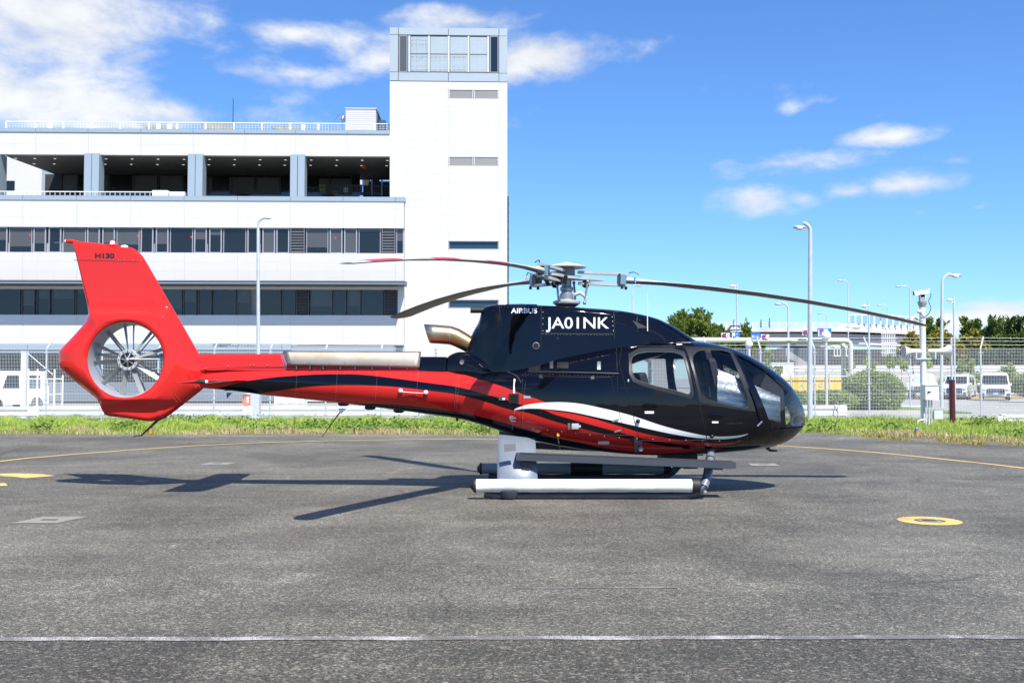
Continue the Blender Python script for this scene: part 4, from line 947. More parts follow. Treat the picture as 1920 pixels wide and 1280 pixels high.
NA, NR = 300, 26; zf0, zf1 = at(0, 600, D).z, at(0, 572, D).z; zk0, zk1 = at(0, 746, D).z, at(0, 763, D).z
def finT(r, z, rout):
    wf = float(smoothstep(zf0, zf1, z)); wk = float(smoothstep(zk0, zk1, z))
    T = .215 * (1 - wf) + .062 * wf; T = T * (1 - wk) + .088 * wk; Lr = (.30 * (1 - wf) + .16 * wf) * (1 - wk) + .07 * wk
    T *= 1 - .25 * float(smoothstep(0, .5, r - RD - .12)) * (1 - wf) * (1 - wk)
    e = min(1, max(0, (rout - r) / Lr)); T *= (1 - (1 - e) ** 2.1) ** .55 if e < 1 else 1
    q = min(1, (r - RD) / .07); T *= .86 + .14 * math.sqrt(max(0, 1 - (1 - q) ** 2)); return max(T, .004)
def onfin(px, py, off=.004):
    Y = D - .1
    for _ in range(4):
        p = at(px, py, Y); dx, dz = p.x - fc.x, p.z - fc.z; r = math.hypot(dx, dz); Y = D - finT(r, p.z, ray_out(fc.x, fc.z, math.atan2(dz, dx)))
    return at(px, py, Y - off)
angs = sorted(set([2 * math.pi * i / NA for i in range(NA)] + [math.atan2(z - fc.z, x - fc.x) % (2 * math.pi) for x, z in OP])); NA = len(angs)
ro = [ray_out(fc.x, fc.z, a) for a in angs]
near, far = [], []
for i, a in enumerate(angs):
    ra, rb = [], []
    for k in range(NR + 1):
        s_ = (k / NR); s_ = s_ ** 1.15 if s_ < .5 else 1 - (1 - s_) ** 1.35 * (.5 ** (1.15 - 1.35) if 0 else 1); s_ = min(1, s_)
        r = RD + s_ * max(ro[i] - RD, .02); x, z = fc.x + r * math.cos(a), fc.z + r * math.sin(a)
        T = finT(r, z, ro[i])
        ra.append(Vector((x, D - T, z))); rb.append(Vector((x, D + T, z)))
    near.append(ra); far.append(rb)
mb = MB(); vs = []; fsx = []
for side in (near, far):
    for a in side: vs += a
st = NR + 1; off = NA * st
for i in range(NA):
    j = (i + 1) % NA
    for k in range(NR):
        fsx.append((i * st + k, i * st + k + 1, j * st + k + 1, j * st + k)); fsx.append((off + i * st + k, off + j * st + k, off + j * st + k + 1, off + i * st + k + 1))
    fsx.append((i * st + NR, off + i * st + NR, off + j * st + NR, j * st + NR))
mb.add(vs, fsx); fin = build('tail_fin', mb, red, heli, 55)
duct = M('duct_white', (.33, .35, .38), .38, .15, vary=(5, .08))
T0 = .215 * .86; rs = []
for yy, rr in ((-T0, RD), (-T0 * .6, RD - .022), (0, RD - .03), (T0, RD - .03)):
    rs.append([Vector((fc.x + rr * math.cos(a), D + yy, fc.z + rr * math.sin(a))) for a in angs])
mb = MB().rings(rs, False, False); build('fan_duct', mb, duct, fin, 50)
hub = build('fan_hub', MB().lathe((fc.x, D, fc.z), [(.105, -.11), (.145, -.11), (.15, -.09), (.15, .12), (.08, .16)], 32, 'Y', False, True), hlt, fin, 40)
build('hub_core', MB().lathe((fc.x, D, fc.z), [(.104, -.09), (.104, .02)], 28, 'Y'), M('hub_dark', (.05, .05, .055), .5, .5), hub, 40)
mb = MB()
for k in range(12): a = k * math.pi / 6; mb.lathe((fc.x + .125 * math.cos(a), D - .112, fc.z + .125 * math.sin(a)), [(.008, -.006), (.008, .004)], 8, 'Y')
build('hub_bolts', mb, dkmet, hub)
mb = MB()
for k in range(7): a = k * 2 * math.pi / 7 + .3; mb.tube([(fc.x + .03 * math.cos(a), D - .12, fc.z + .03 * math.sin(a)), (fc.x + .09 * math.cos(a), D - .10, fc.z + .09 * math.sin(a))], .012, 6)
mb.ball((fc.x, D - .12, fc.z), .035, 10, 6); build('pitch_mechanism', mb, steel, hub, 40)
build('control_rod', MB().tube([(fc.x, D - .14, fc.z + .01), (fc.x + RD, D - .06, fc.z + .01)], .013, 8), hlt, hub, 50); build('drive_shaft', MB().tube([(fc.x + .15, D + .02, fc.z + .03), (fc.x + RD, D + .06, fc.z + .03)], .03, 10), hlt, hub, 50)
def vane(a, y0, c0, c1, pitch, th, r0=.145, r1=.51):
    rs = []; rad = Vector((math.cos(a), 0, math.sin(a))); tan = Vector((-math.sin(a), 0, math.cos(a)))
    for k in range(6):
        u = k / 5; r = r0 + (r1 - r0) * u; ch = c0 + (c1 - c0) * u; pt = pitch * (1 - .45 * u); cd = math.cos(pt) * tan + math.sin(pt) * Vector((0, 1, 0)); nn = rad.cross(cd); c = Vector((fc.x, D + y0, fc.z)) + rad * r
        rs.append([c + cd * ch * .5, c + nn * th * .5 + cd * ch * .15, c - cd * ch * .5, c - nn * th * .5 + cd * ch * .15])
    return MB().rings(rs)
vm = M('vane_grey', (.30, .31, .30), .4, .2)
for k, a in enumerate((18, 52, 98, 128, 155, 185, 222, 258, 292, 328)): build('fan_blade', vane(math.radians(a), -.04, .075, .07, 1.0, .016), vm, hub, 40)
for k in range(9): build('stator_vane', vane(math.radians(k * 40 + 10), .11, .06, .06, 1.35, .02, .14, .508), hlt, fin, 40)
# fin details
def finlet(txt, px0, py0, px1, py1, Y, mat, bold=.0):
    V, Fc = textmesh(txt, bold); lo, hi = V.min(0), V.max(0); mb = MB()
    mb.add([onfin(px0 + (v[0] - lo[0]) / (hi[0] - lo[0]) * (px1 - px0), py1 + (v[1] - lo[1]) / (hi[1] - lo[1]) * (py0 - py1), .003) for v in V], Fc); return build('lettering', mb, mat, fin, rec=False)
finlet('H130', 178, 474.5, 214.5, 484.5, D - .072, black, .045); 
mb = MB().tube([onfin(138 + 127 * k / 24, 487.5 + 3.6 * k / 24, -.001) for k in range(25)], .004, 5); build('panel_seam', mb, seam, fin)
mb = MB()
for px in (148, 162, 176, 191, 201, 212, 222, 233, 249, 264): mb.ball(onfin(px, 485.6 + (px - 148) * .026, 0), .007, 8, 5)
build('fastener', mb, MATS['dull_steel'], fin)
for P_ in ([(322, 741), (332, 754)], [(328, 738), (338, 751)], [(296, 771), (306, 783)], [(355, 700), (372, 722)]):
    mb = MB()
    for k in range(7): mb.ball(onfin(P_[0][0] + (P_[1][0] - P_[0][0]) * k / 6, P_[0][1] + (P_[1][1] - P_[0][1]) * k / 6, 0), .0045, 6, 4)
    build('rivets', mb, M('red_rivet', (.75, .12, .14), .3), fin)
for P_ in ([(351, 700), (366, 732)], [(352, 645), (388, 694)]):
    build('panel_seam', MB().tube([onfin(P_[0][0] + (P_[1][0] - P_[0][0]) * k / 10, P_[0][1] + (P_[1][1] - P_[0][1]) * k / 10, -.001) for k in range(11)], .003, 5), M('seam_red', (.15, .005, .005), .6), fin)
a = at(211, 457, D); build('beacon', MB().lathe((a.x, D, a.z - .03), [(.04, 0), (.036, .045), (.03, .075), (.036, .085), (.0, .088)], 16), hwht, fin, 40)
build('beacon_base', MB().ball((a.x, D, a.z - .03), .10, 14, 8, (1, .45, .35)), red, fin, 60); build('beacon_cap', MB().lathe((a.x, D, a.z + .046), [(.036, 0), (.036, .012), (.001, .016)], 16), M('beacon_red', (.5, .02, .03), .3), fin, 40)
a = at(233, 460.5, D); build('strobe', MB().ball((a.x, D, a.z - .02), .06, 12, 6, (1, .5, .5)), hwht, fin, 60)
a = at(127, 452.5, D); build('tail_lamp', MB().tube([(a.x - .02, D, a.z), (a.x + .05, D, a.z), (a.x + .2, D, a.z - .015)], [.028, .03, .008], 12), red, fin, 40); build('tail_lamp_lens', MB().ball((a.x - .025, D, a.z), .026, 10, 6), hwht, fin, 60)
build('static_wick', MB().tube([(a.x - .2, D, a.z - .02), (a.x, D, a.z - .01)], .004, 5), steel, fin)
finlet('9803', 199, 774.8, 216.5, 778.8, D - .085, M('dark_red_letter', (.12, .005, .008), .5))
# tail skid
p0, p1, p2 = at(297, 786, D), at(265, 816, D), at(250, 817.5, D); build('tail_skid', MB().tube([at(312, 778, D), p0, p1, p2], [.03, .022, .012, .006], 8), dkmet, heli, 50)
# stabiliser
rs = []; z = at(400, 711, D).z
def foil(y, xl, xr, th, zz, tw=0):
    N = 18; R_ = []
    for k in range(N):
        a = 2 * math.pi * k / N; u = .5 + .5 * math.cos(a); t_ = th * math.sin(a) * (u ** .45) * (1.35 - u * .75); R_.append(Vector((xl + (xr - xl) * u, y, zz + t_ + tw * (u - .5))))
    return R_
for sgn in (-1, 1):
    rs = []
    for u, xl, xr in ((0, 377, 470), (.35, 374, 463), (.85, 369, 456), (.97, 367, 450), (1, 372, 436)):
        y = D + sgn * (.12 + 1.2 * u); a = at(xl, 711, D).x + .10 * u; b = at(xr, 711, D).x + .02 * u; rs.append(foil(y, a, b, .045 * (1 - .35 * u) * (.2 if u == 1 else 1), z - .03, .03))
    o = build('stabiliser', MB().rings(rs), red, heli, 40)
    if sgn < 0:
        a = rs[2][9]; zt_ = z - .03; xx = at(383, 712, D - 1.2).x
        build('position_lamp', MB().lathe((xx, D - 1.31, zt_), [(.012, -.09), (.028, -.03), (.03, .03), (.022, .06)], 14, 'X'), rubber, o, 40); build('lamp_lens', MB().ball((xx + .06, D - 1.31, zt_), .026, 10, 6), hwht, o, 60)
# antennas below and above the boom
def stub(pts, r, mat, name): return build(name, MB().tube([at(*p, D) for p in pts], r, 7), mat, heli, 50)
stub([(643, 765), (604, 818)], [.011, .006], dkmet, 'whip_antenna')
for px, py, wd in ((644, 764, .07), (694, 771, .07), (748, 777, .07), (428, 735, .07)): a = at(px, py, D); build('antenna_base', MB().ball((a.x, D, a.z + .055), wd, 12, 6, (1.2, .6, .55)), rubber, heli, 60)
a = at(641, 768, D); build('antenna_fin', MB().prism([(a.x - .05, a.z + .02), (a.x + .06, a.z + .02), (a.x + .0, a.z - .05), (a.x - .02, a.z - .05)], D - .012, D + .012), hwht, heli)
a = at(426, 740, D); build('antenna_fin', MB().prism([(a.x - .01, a.z + .03), (a.x + .07, a.z + .03), (a.x + .0, a.z - .05)], D - .01, D + .01), hgrey, heli)
build('drain_tube', MB().tube([at(857, 783, D), at(857, 789, D)], .018, 8), rubber, heli)
build('whip_antenna', MB().tube([cowl.on(1214, 621, .03), cowl.on(1214, 621, .03) + Vector((0, 0, .52))], [.008, .006], 6), hwht, heli)
# twin flight-data bobbles on the boom
for q, (px, py) in enumerate(((751, 732.5), (798.5, 735.5))):
    a = body.on(px, py, .02); build('cover_disc', MB().ball(a, .033, 14, 8, (1, .8, 1)), hwht, heli, 60)
build('cover_cord', MB().tube([body.on(751, 734, .03), body.on(775, 736, .02), body.on(798, 737, .03)], .006, 6), hwht, heli)
# small fittings on the near side
def plate(px0, py0, px1, py1, mat, name, off=.006, lf=body, parent=None, rot=0):
    c = lf.on((px0 + px1) / 2, (py0 + py1) / 2, off); n = 4; mb = MB()
    P = [[(px0 + (px1 - px0) * i / n, py0 + (py1 - py0) * j / n + rot * (i / n - .5)) for i in range(n + 1)] for j in range(n + 1)]
    vs = [lf.on(*P[j][i], off) for j in range(n + 1) for i in range(n + 1)]; vb = [lf.on(*P[j][i], -.004) for j in range(n + 1) for i in range(n + 1)]
    N = (n + 1) ** 2; fs = []
    for j in range(n):
        for i in range(n): k = j * (n + 1) + i; fs.append((k, k + 1, k + n + 2, k + n + 1))
    rim = list(range(n + 1)) + [(j + 1) * (n + 1) - 1 for j in range(1, n + 1)] + [n * (n + 1) + i for i in range(n - 1, -1, -1)] + [j * (n + 1) for j in range(n - 1, 0, -1)]
    for k in range(len(rim)): a, b = rim[k], rim[(k + 1) % len(rim)]; fs.append((a, b, N + b, N + a))
    return build(name, mb.add(vs + vb, fs), mat, parent or heli)
plate(954, 738, 973, 755.5, rubber, 'static_port', .008); plate(956.5, 740.5, 970.5, 753, seam, 'static_port_bore', .010)
plate(935, 742.5, 948, 750, M('placard_dark', (.08, .09, .1), .5), 'placard', .004); plate(982, 742, 994.5, 746.5, M('placard_grey', (.5, .52, .55), .4, .4), 'placard', .004); plate(942, 745.5, 947, 749.5, hwht, 'placard_mark', .006)
build('cover_ribbon', MB().tube([body.on(964.8, 710, .012), body.on(963.6, 737, .014)], .012, 6, flat=.3), hwht, heli)
plate(1072, 793.5, 1085, 804, hwht, 'latch_cover', .012); plate(1064.5, 793, 1069, 805, steel, 'latch', .012); plate(1085, 796.5, 1089, 801, hwht, 'latch_tongue', .012)
plate(1148, 786, 1160, 789.5, steel, 'hinge', .008, rot=-3.5); plate(1152, 806, 1164.5, 809.5, steel, 'hinge', .008, rot=-3.5)
plate(1121.5, 827, 1142.5, 832.5, hwht, 'placard', .004); plate(1209, 770.5, 1226, 775, hwht, 'placard', .004, parent=HD['r_n']); plate(1335, 789.5, 1347, 793, hwht, 'placard', .004, parent=HD['f_n'])
a = body.on(1149.5, 830.5, .004); build('drain_hole', MB().lathe(a, [(.022, -.002), (.022, .03)], 14, 'Y'), seam, heli)
plate(1189.5, 822, 1196, 848.5, hgrey, 'step_latch', .03); a = body.on(1201, 841, .03); build('latch_knob', MB().lathe(a, [(.032, -.02), (.034, .0), (.03, .03)], 16, 'Y'), hgrey, heli, 40); plate(1196.5, 828.5, 1203.5, 834.5, hgrey, 'latch_block', .02); plate(1181, 823, 1192, 827, dkmet, 'latch_arm', .02)
for px, py, pr in ((1196.3, 789, 'r_n'), (1334.8, 817.5, 'f_n')): build('rubber_bumper', MB().ball(body.on(px, py, .012), .030, 14, 8), M('gloss_rubber', (.008, .008, .009), .15, coat=.6), HD[pr], 60)
for px, py, pr in ((1219.5, 760, 'r_n'), (1343, 779, 'f_n')):
    c = body.on(px, py, .004); build('door_handle', MB().ball(c, .115, 18, 8, (1, .22, .26)), blk, HD[pr], 60); build('handle_grip', MB().tube([body.on(px - 11, py - 2, .028), body.on(px, py - 3, .036), body.on(px + 11, py, .028)], .012, 8), blk, HD[pr], 50)
a = body.on(1178, 714, .01); build('door_knob', MB().ball(a, .022, 10, 6, (.8, 1, 1.3)), steel, HD['r_n'], 60)
a = body.on(1295.5, 654.5, .006); build('lock', MB().lathe(a, [(.012, -.006), (.018, -.006), (.018, .02)], 14, 'Y'), dkmet, HD['f_n'])
build('yellow_tag', MB().box(body.on(1046.5, 814, .01), (.03, .012, .045)), M('tag_yellow', (.8, .55, .03), .5), heli); build('tag_ribbon', MB().tube([body.on(1046, 818, .012), body.on(1048, 830, .016), body.on(1050.5, 841, .02)], .011, 6, flat=.4), M('ribbon_grey', (.5, .48, .45), .7), heli)
# engine-company style roundel: a red disc with a white letter and bars
mb = MB(); N = 28; mb.add([body.on(963 + 8.3 * math.cos(2 * math.pi * k / N), 783 + 8.3 * math.sin(2 * math.pi * k / N), .004) for k in range(N)], [tuple(range(N))]); rd = build('roundel', mb, M('roundel_red', (.5, .01, .012), .3, coat=1), heli, rec=False)
for k, (a, b, c, d) in enumerate(((955.5, 780, 957.5, 786.5), (957.5, 780, 962, 781.5), (957.5, 782.8, 961.5, 784.2), (957.5, 785.2, 962, 786.6), (957.5, 788.4, 966.5, 789.8), (963, 783, 967.5, 784.5))): plate(a, b, c, d, hwht, 'roundel_mark', .007, parent=rd)
# sliding-door rails
rail = [body.on(1170, 643, .012), body.on(1220, 643.3, .014), body.on(1270, 643.8, .012), body.on(1300, 645, .01)]
rl = build('door_rail', MB().tube(catmull(rail, 6), .016, 8), blk, heli, 50); plate(1268.5, 641.5, 1279, 646.5, hwht, 'rail_bracket', .028, parent=rl); plate(1279, 641, 1295, 643.5, M('bracket_grey', (.5, .51, .52), .4, .6), 'rail_arm', .03, parent=rl)
build('bracket_ring', MB().tube([body.on(1268, 646.5, .03), body.on(1268, 651, .03), body.on(1272.5, 654, .03), body.on(1277.5, 651, .03), body.on(1277.5, 646.5, .03)], .008, 6), blk, rl)
build('rear_door_rail', MB().tube(catmull([body.on(990, 696.5, .012), body.on(1050, 698, .014), body.on(1110, 699, .014), body.on(1160, 700.5, .012)], 6), .013, 8), dkmet, heli, 50)
for px, py in ((1034, 683), (1123, 685)): o = plate(px - 3.2, py - 7.5, px + 3.2, py + 7.5, M('latch_steel', (.32, .33, .34), .35, .9), 'cowl_latch', .014); 
plate(914, 675, 918.5, 685, MATS['latch_steel'], 'cowl_latch', .02, lf=body)
plate(1044.5, 678.5, 1066, 690, seam, 'vent_slot', .004); plate(991, 684, 1013, 694, seam, 'vent_slot', .004)
for px, py in ((1014, 706), (1111, 708.5)): plate(px - 3, py - 3.5, px + 3, py + 2.5, dkmet, 'panel_latch', .010)
# footstep/pitot under the nose
build('pitot', MB().tube([at(1438, 838, D), at(1444, 844, D), at(1457, 845, D)], [.03, .018, .012], 8), rubber, heli, 50)
# chin block under the windshield
# windscreen wiper
build('wiper_arm', MB().tube([body.on(1429, 790, .03), body.on(1424, 778, .03), body.on(1405, 726, .03)], .008, 6), blk, heli, 50); build('wiper_link', MB().tube([body.on(1429, 789.5, .035), body.on(1420, 798.5, .03)], .011, 6), steel, heli)
# ------------------------------------------------------------------ cabin interior
cf = at(1250, 800, D).z
mb = MB()
for k in range(1): mb.b2(at(1170, 800, D).x, at(1392, 800, D).x, D - .7, D + .7, cf - .05, cf)
mb.b2(at(1164, 700, D).x, at(1170, 700, D).x, D - .72, D + .72, cf, at(0, 665, D).z); build('cabin_floor', mb, inter, heli)
def seat(px, y, dark=inter, low=False):
    x = at(px, 700, D).x; mb = MB()
    def pad(c, d, ang):
        R_ = Matrix.Rotation(ang, 3, 'Y'); rs = []
        for u in (-1, -.85, .85, 1):
            k = .8 if abs(u) == 1 else 1; rs.append([Vector(c) + R_ @ Vector((sx * d[0] / 2 * k, sy * d[1] / 2 * k, u * d[2] / 2)) for sx, sy in ((-1, -.7), (-.6, -1), (.6, -1), (1, -.7), (1, .7), (.6, 1), (-.6, 1), (-1, .7))])
        mb.rings(rs)
    pad((x + .02, y, cf + .32), (.5, .46, .14), 0); pad((x - .2, y, cf + .56), (.13, .46, .42), -.22) if low else pad((x - .22, y, cf + .66), (.13, .46, .62), -.22)
    if not low: pad((x - .31, y, cf + 1.0), (.10, .24, .16), -.22); mb.b2(x - .15, x + .2, y - .16, y + .16, cf, cf + .26)
    return build('cabin_seat', mb, dark, heli, 40)
for y in (-.55, 0, .55): seat(1352, D + y)
for y in (-.6, -.2, .2, .6): seat(1222, D + y, low=True)
mb = MB(); x = at(1425, 780, D).x; mb.prism([(x, cf), (x + .25, cf), (x + .22, cf + .55), (x - .02, cf + .75), (x - .1, cf + .6)], D - .45, D + .2); build('instrument_panel', mb, inter, heli)
# silver sunshades behind the windshield and front door glass
foil_m = M('sunshade_foil', (.72, .72, .72), .42, .65, bump=(22, .55, 5), vary=(4, .08))
def shade(px0, px1, top, bot, k, sd, name):
    n, m_ = 22, 12; vs = []
    for i in range(n + 1):
        u = i / n; px = px0 + (px1 - px0) * u; t_, b_ = top[0] + (top[1] - top[0]) * u, bot[0] + (bot[1] - bot[0]) * u
        for j in range(m_ + 1):
            py = t_ + (b_ - t_) * j / m_; p = body.on(px, py); y = (D - p.y) * k - .012 * math.sin(j * 1.6 + i * .3) - .02 * (.5 + .5 * math.sin(j / m_ * 6.283 * 2)); vs.append(Vector((p.x, D - sd * y, p.z)))
    fs = [(i * (m_ + 1) + j, i * (m_ + 1) + j + 1, (i + 1) * (m_ + 1) + j + 1, (i + 1) * (m_ + 1) + j) for i in range(n) for j in range(m_)]
    return build(name, MB().add(vs, fs), foil_m, heli, 80, rec=False)
shade(1348, 1466, (691, 744), (758, 793), .90, 1, 'sunshade'); shade(1412, 1466, (722, 746), (780, 793), .90, -1, 'sunshade')
build('sunshade', MB().add([at(1466, 745, D - .42), at(1466, 745, D + .42), at(1462, 794, D + .42), at(1462, 794, D - .42)], [(0, 1, 2, 3)]), foil_m, heli, rec=False)
zt_ = at(1470, 799, D).z; rs = []
for px in (1438, 1455, 1470, 1483, 1493, 1500):
    rg = [p for p in body.ring(at(px, 786, D).x, 64)]; rs.append([Vector((p.x, D + (p.y - D) * .95, min(zt_, zt_ + (p.z - zt_) * .95) if p.z < zt_ else zt_)) for p in rg])
build('nose_tub', MB().rings(rs), inter, heli, 40)
build('seat_belt', MB().tube([at(1330, 725, D - .6), at(1332, 745, D - .62)], .012, 5), M('belt_amber', (.6, .35, .04), .6), heli)
# ------------------------------------------------------------------ landing gear
floatw = M('float_cover', (.74, .73, .68), .55, vary=(5, .05), bump=(6, .5, 5)); flg = M('float_cover_shaded', (.30, .31, .33), .6, vary=(5, .06), bump=(6, .4, 5))  # second cover: shade on the far float bag put into a darker colour
ski = M('skid_tube', (.045, .055, .075), .4, .2, coat=.3)
YN = D - 1.2
for sgn in (-1, 1):
    Ys = D + sgn * 1.2; fl = Vector((0, 0, 0))
    def gx(px): return at(px, 920, YN).x
    pth = catmull([(gx(908), Ys, .075), (gx(930), Ys, .052), (gx(980), Ys, .05), (gx(1200), Ys, .05), (gx(1280), Ys, .05), (gx(1306), Ys, .085), (gx(1322), Ys - sgn * .03, .17)], 6)
    lg = build('skid', MB().tube(pth, .047, 12), ski, heli, 60)
    # front cross tube
    ct = catmull([(gx(1320), Ys - sgn * .02, .16), (gx(1330), Ys - sgn * .12, .28), (gx(1340), Ys - sgn * .30, .45), (gx(1347), Ys - sgn * .50, .56), (gx(1353), Ys - sgn * .72, .66)], 6)
    build('cross_tube', MB().tube(ct, .056, 14), hgrey, lg, 60)
    mb = MB()
    for k in (4, 10, 14): p = ct[k]; t_ = (ct[k + 1] - ct[k - 1]).normalized(); mb.tube([p - t_ * .008, p + t_ * .008], .063, 14)
    mb.tube([p + Vector((-.06, -sgn * 0, .0)) for p in ct[1:16]], .009, 6); build('hose', mb, dkmet, lg, 50)
    build('tow_ring', MB().ball((gx(1320), Ys + sgn * .05, .1), .03, 8, 5), steel, lg)
    # float bag on the skid
    zc_ = .182; mb = MB(); rs = []; xs_ = np.linspace(gx(892), gx(1298), 40)
    for i, x in enumerate(xs_):
        e = 1.0; rs.append([Vector((float(x), Ys + sgn * .03 + .088 * math.cos(a) * (1 + .02 * math.sin(x * 9 + a * 3)), zc_ + .086 * math.sin(a) * (1 + .025 * math.sin(x * 13 + a * 2) * (math.sin(a) < 0)))) for a in np.linspace(0, 2 * math.pi, 25)[:-1]])
    fb = build('float_bag', MB().rings(rs), floatw if sgn < 0 else flg, lg, 60)
    if sgn > 0:
        for pa, pb in ((1090, 1160),):
            build('float_strap', MB().lathe((0, Ys + .03, zc_), [(.093, gx(pa)), (.093, gx(pb))], 24, 'X', False, False), rubber, lg, 50)
    build('float_end', MB().lathe((0, Ys + sgn * .03, zc_), [(.093, gx(1296)), (.094, gx(1310)), (.06, gx(1313))], 24, 'X'), rubber, lg, 40)
    build('float_end', MB().lathe((0, Ys + sgn * .03, zc_), [(.03, gx(882.5)), (.06, gx(886)), (.092, gx(889.5)), (.092, gx(893))], 24, 'X'), rubber, lg, 40)
    mb = MB(); mb.lathe((gx(955), Ys + sgn * .01, .07), [(.001, -.06), (.09, -.055), (.13, .02), (.13, .05)], 20); build('float_bottle', mb, ski, lg, 50)
    # faired rear leg
    rs = []
    for u in np.linspace(0, 1, 9):
        z_ = .80 + (.10 - .80) * u; y_ = D + sgn * (.62 + .58 * (1 - (1 - u) ** 2.2)); x0, x1 = gx(932), gx(1009 - 4 * (1 - u)); nn = []
        lean = sgn * .06
        for a in np.linspace(0, 2 * math.pi, 21)[:-1]:
            q = .5 + .5 * math.cos(a); t_ = .075 * math.sin(a) * (1.0 if q < .72 else math.sqrt(max(0, 1 - ((q - .72) / .28) ** 2)) + .0); nn.append(Vector((x0 + (x1 - x0) * q, y_ + t_, z_ - (.05 if u == 0 else 0) * (q - .3))))
        rs.append(nn)
    rl_ = build('rear_leg', MB().rings(rs), hgrey, lg, 50)
    if sgn < 0: pv = [at(945, 832.5, YN), at(967, 831, YN), at(967, 843.5, YN), at(945.5, 846, YN)]; build('grip_patch', MB().add([Vector((p.x, D - 1.2 - .088 + (.045 if p.z > .68 else .02), p.z)) for p in pv], [(0, 1, 2, 3)]), M('grip_patch', (.12, .12, .125), .8), lg, rec=False)
    # running board
    Yb0, Yb1 = D + sgn * .98, D + sgn * 1.26
    a, b = at(968, 850.5, D - 1.26), at(1380, 866.5, D - 1.26); bz = .078
    mb = MB()
    prof_ = [(0, 0), (.0, -.085), (.012, -.085), (.012, -.012), (.26, -.012), (.26, -.085), (.272, -.085), (.272, 0)]
    mb.rings([[Vector((x, Yb1 - sgn * p[0], z + p[1])) for p in prof_] for x, z in ((a.x, a.z), (b.x, b.z))]); rb = build('running_board', mb, M('step_grey', (.062, .072, .088), .45, .3, vary=(5, .08)), lg)
    build('step_grip', MB().add([(a.x + .05, Yb1 - sgn * .03, a.z + .004), (b.x - .05, Yb1 - sgn * .03, b.z + .004), (b.x - .05, Yb1 - sgn * .24, b.z + .004), (a.x + .05, Yb1 - sgn * .24, a.z + .004)], [(0, 1, 2, 3)]), M('grip_tape', (.03, .03, .032), .9), rb, rec=False)
    mb = MB()
    for px in (985, 1345): p = at(px, 862, D - 1.1); build('step_bracket', MB().b2(p.x - .05, p.x + .05, Yb0 - sgn * .02, Yb1 - sgn * .06, p.z - .12, p.z - .02), dkmet, rb)
    if sgn < 0:
        V, Fc = textmesh('NO STEP', .01); lo, hi = V.min(0), V.max(0); mb = MB(); orange = M('orange_print', (.75, .25, .06), .6)
        def wrap(u, v, pxa, pxb, ang0, ang1): an_ = ang0 + (ang1 - ang0) * v; return Vector((gx(pxa + (pxb - pxa) * u), Ys - .03 - .0905 * math.cos(an_), zc_ + .0885 * math.sin(an_)))
        mb.add([wrap((v[0] - lo[0]) / (hi[0] - lo[0]), (v[1] - lo[1]) / (hi[1] - lo[1]), 1027, 1053, .62, .95) for v in V], Fc); build('lettering', mb, orange, fb, rec=False)
        mb = MB(); mb.add([wrap((v[0] - lo[0]) / (hi[0] - lo[0]), (v[1] - lo[1]) / (hi[1] - lo[1]), 1250, 1276, .62, .95) for v in V], Fc); build('lettering', mb, orange, fb, rec=False)
p = at(1240, 850, D); build('belly_pod', MB().b2(p.x - .02, p.x + .28, D - .25, D + .25, .42, .7), rubber, heli); build('belly_pod', MB().b2(p.x + .3, p.x + .5, D - .1, D + .1, .3, .62), rubber, heli)
# ------------------------------------------------------------------ main rotor
PSI = 2.61; TILT = .043; ZH = at(1072, 519, D).z; R0 = Vector((HX, D, 0))
hz = at(1072, 572, D).z
rot = build('rotor_mast', MB().lathe((HX, D, hz), [(.12, -.03), (.17, .0), (.18, .03), (.15, .06), (.10, .09), (.10, .13), (.095, .16), (.08, .17), (.075, .20), (.095, .21), (.095, .25), (.07, .27), (.07, .50)], 28), M('mast_grey', (.27, .285, .31), .35, .4, vary=(8, .1)), heli, 40)
build('swashplate', MB().lathe((HX, D, hz + .02), [(.14, -.02), (.195, .0), (.20, .03), (.17, .045), (.12, .055)], 32), hlt, rot, 40)
def hubpt(r, az, dz):   # point in the tilted rotor disc
    x, y = r * math.cos(az), r * math.sin(az); return Vector((HX + x, D + y, ZH + dz - math.tan(TILT) * x))
ctop = ZH + .145
build('hub_cap', MB().lathe((HX, D, ctop), [(.285, -.016), (.289, -.004), (.2, .026), (.1, .042), (.05, .06), (.001, .068)], 36), M('cap_white', (.60, .61, .60), .4, vary=(8, .06)), rot, 50)
build('hub_drum', MB().lathe((HX, D, ctop), [(.12, -.17), (.12, -.01)], 20), M('hub_grey', (.2, .21, .22), .45, .2), rot, 40)
starm = M('star_grey', (.42, .44, .44), .45, .15); blu = M('hub_blue', (.16, .28, .36), .4, .2)
mb = MB(); N = 72; rsU, rsL = [], []
for k in range(N):
    a = 2 * math.pi * k / N; lob = max(0, math.cos(1.5 * ((a - math.radians(PSI)) % (2 * math.pi / 3) - math.pi / 3) - 0) * -1); ph = (a - math.radians(PSI)) % (2 * math.pi / 3); ph = min(ph, 2 * math.pi / 3 - ph); r = .20 + .36 * math.exp(-(ph / .24) ** 2)
    rsU.append(hubpt(r, a, .0)); rsL.append(hubpt(r, a, -.035))
mb.rings([[hubpt(.02, 2 * math.pi * k / N, .03) for k in range(N)], rsU, rsL, [hubpt(.02, 2 * math.pi * k / N, -.05) for k in range(N)]]); build('rotor_star', mb, starm, rot, 40)
dmat = M('blade_underside', (.13, .135, .125), .55, vary=(2, .1)); 
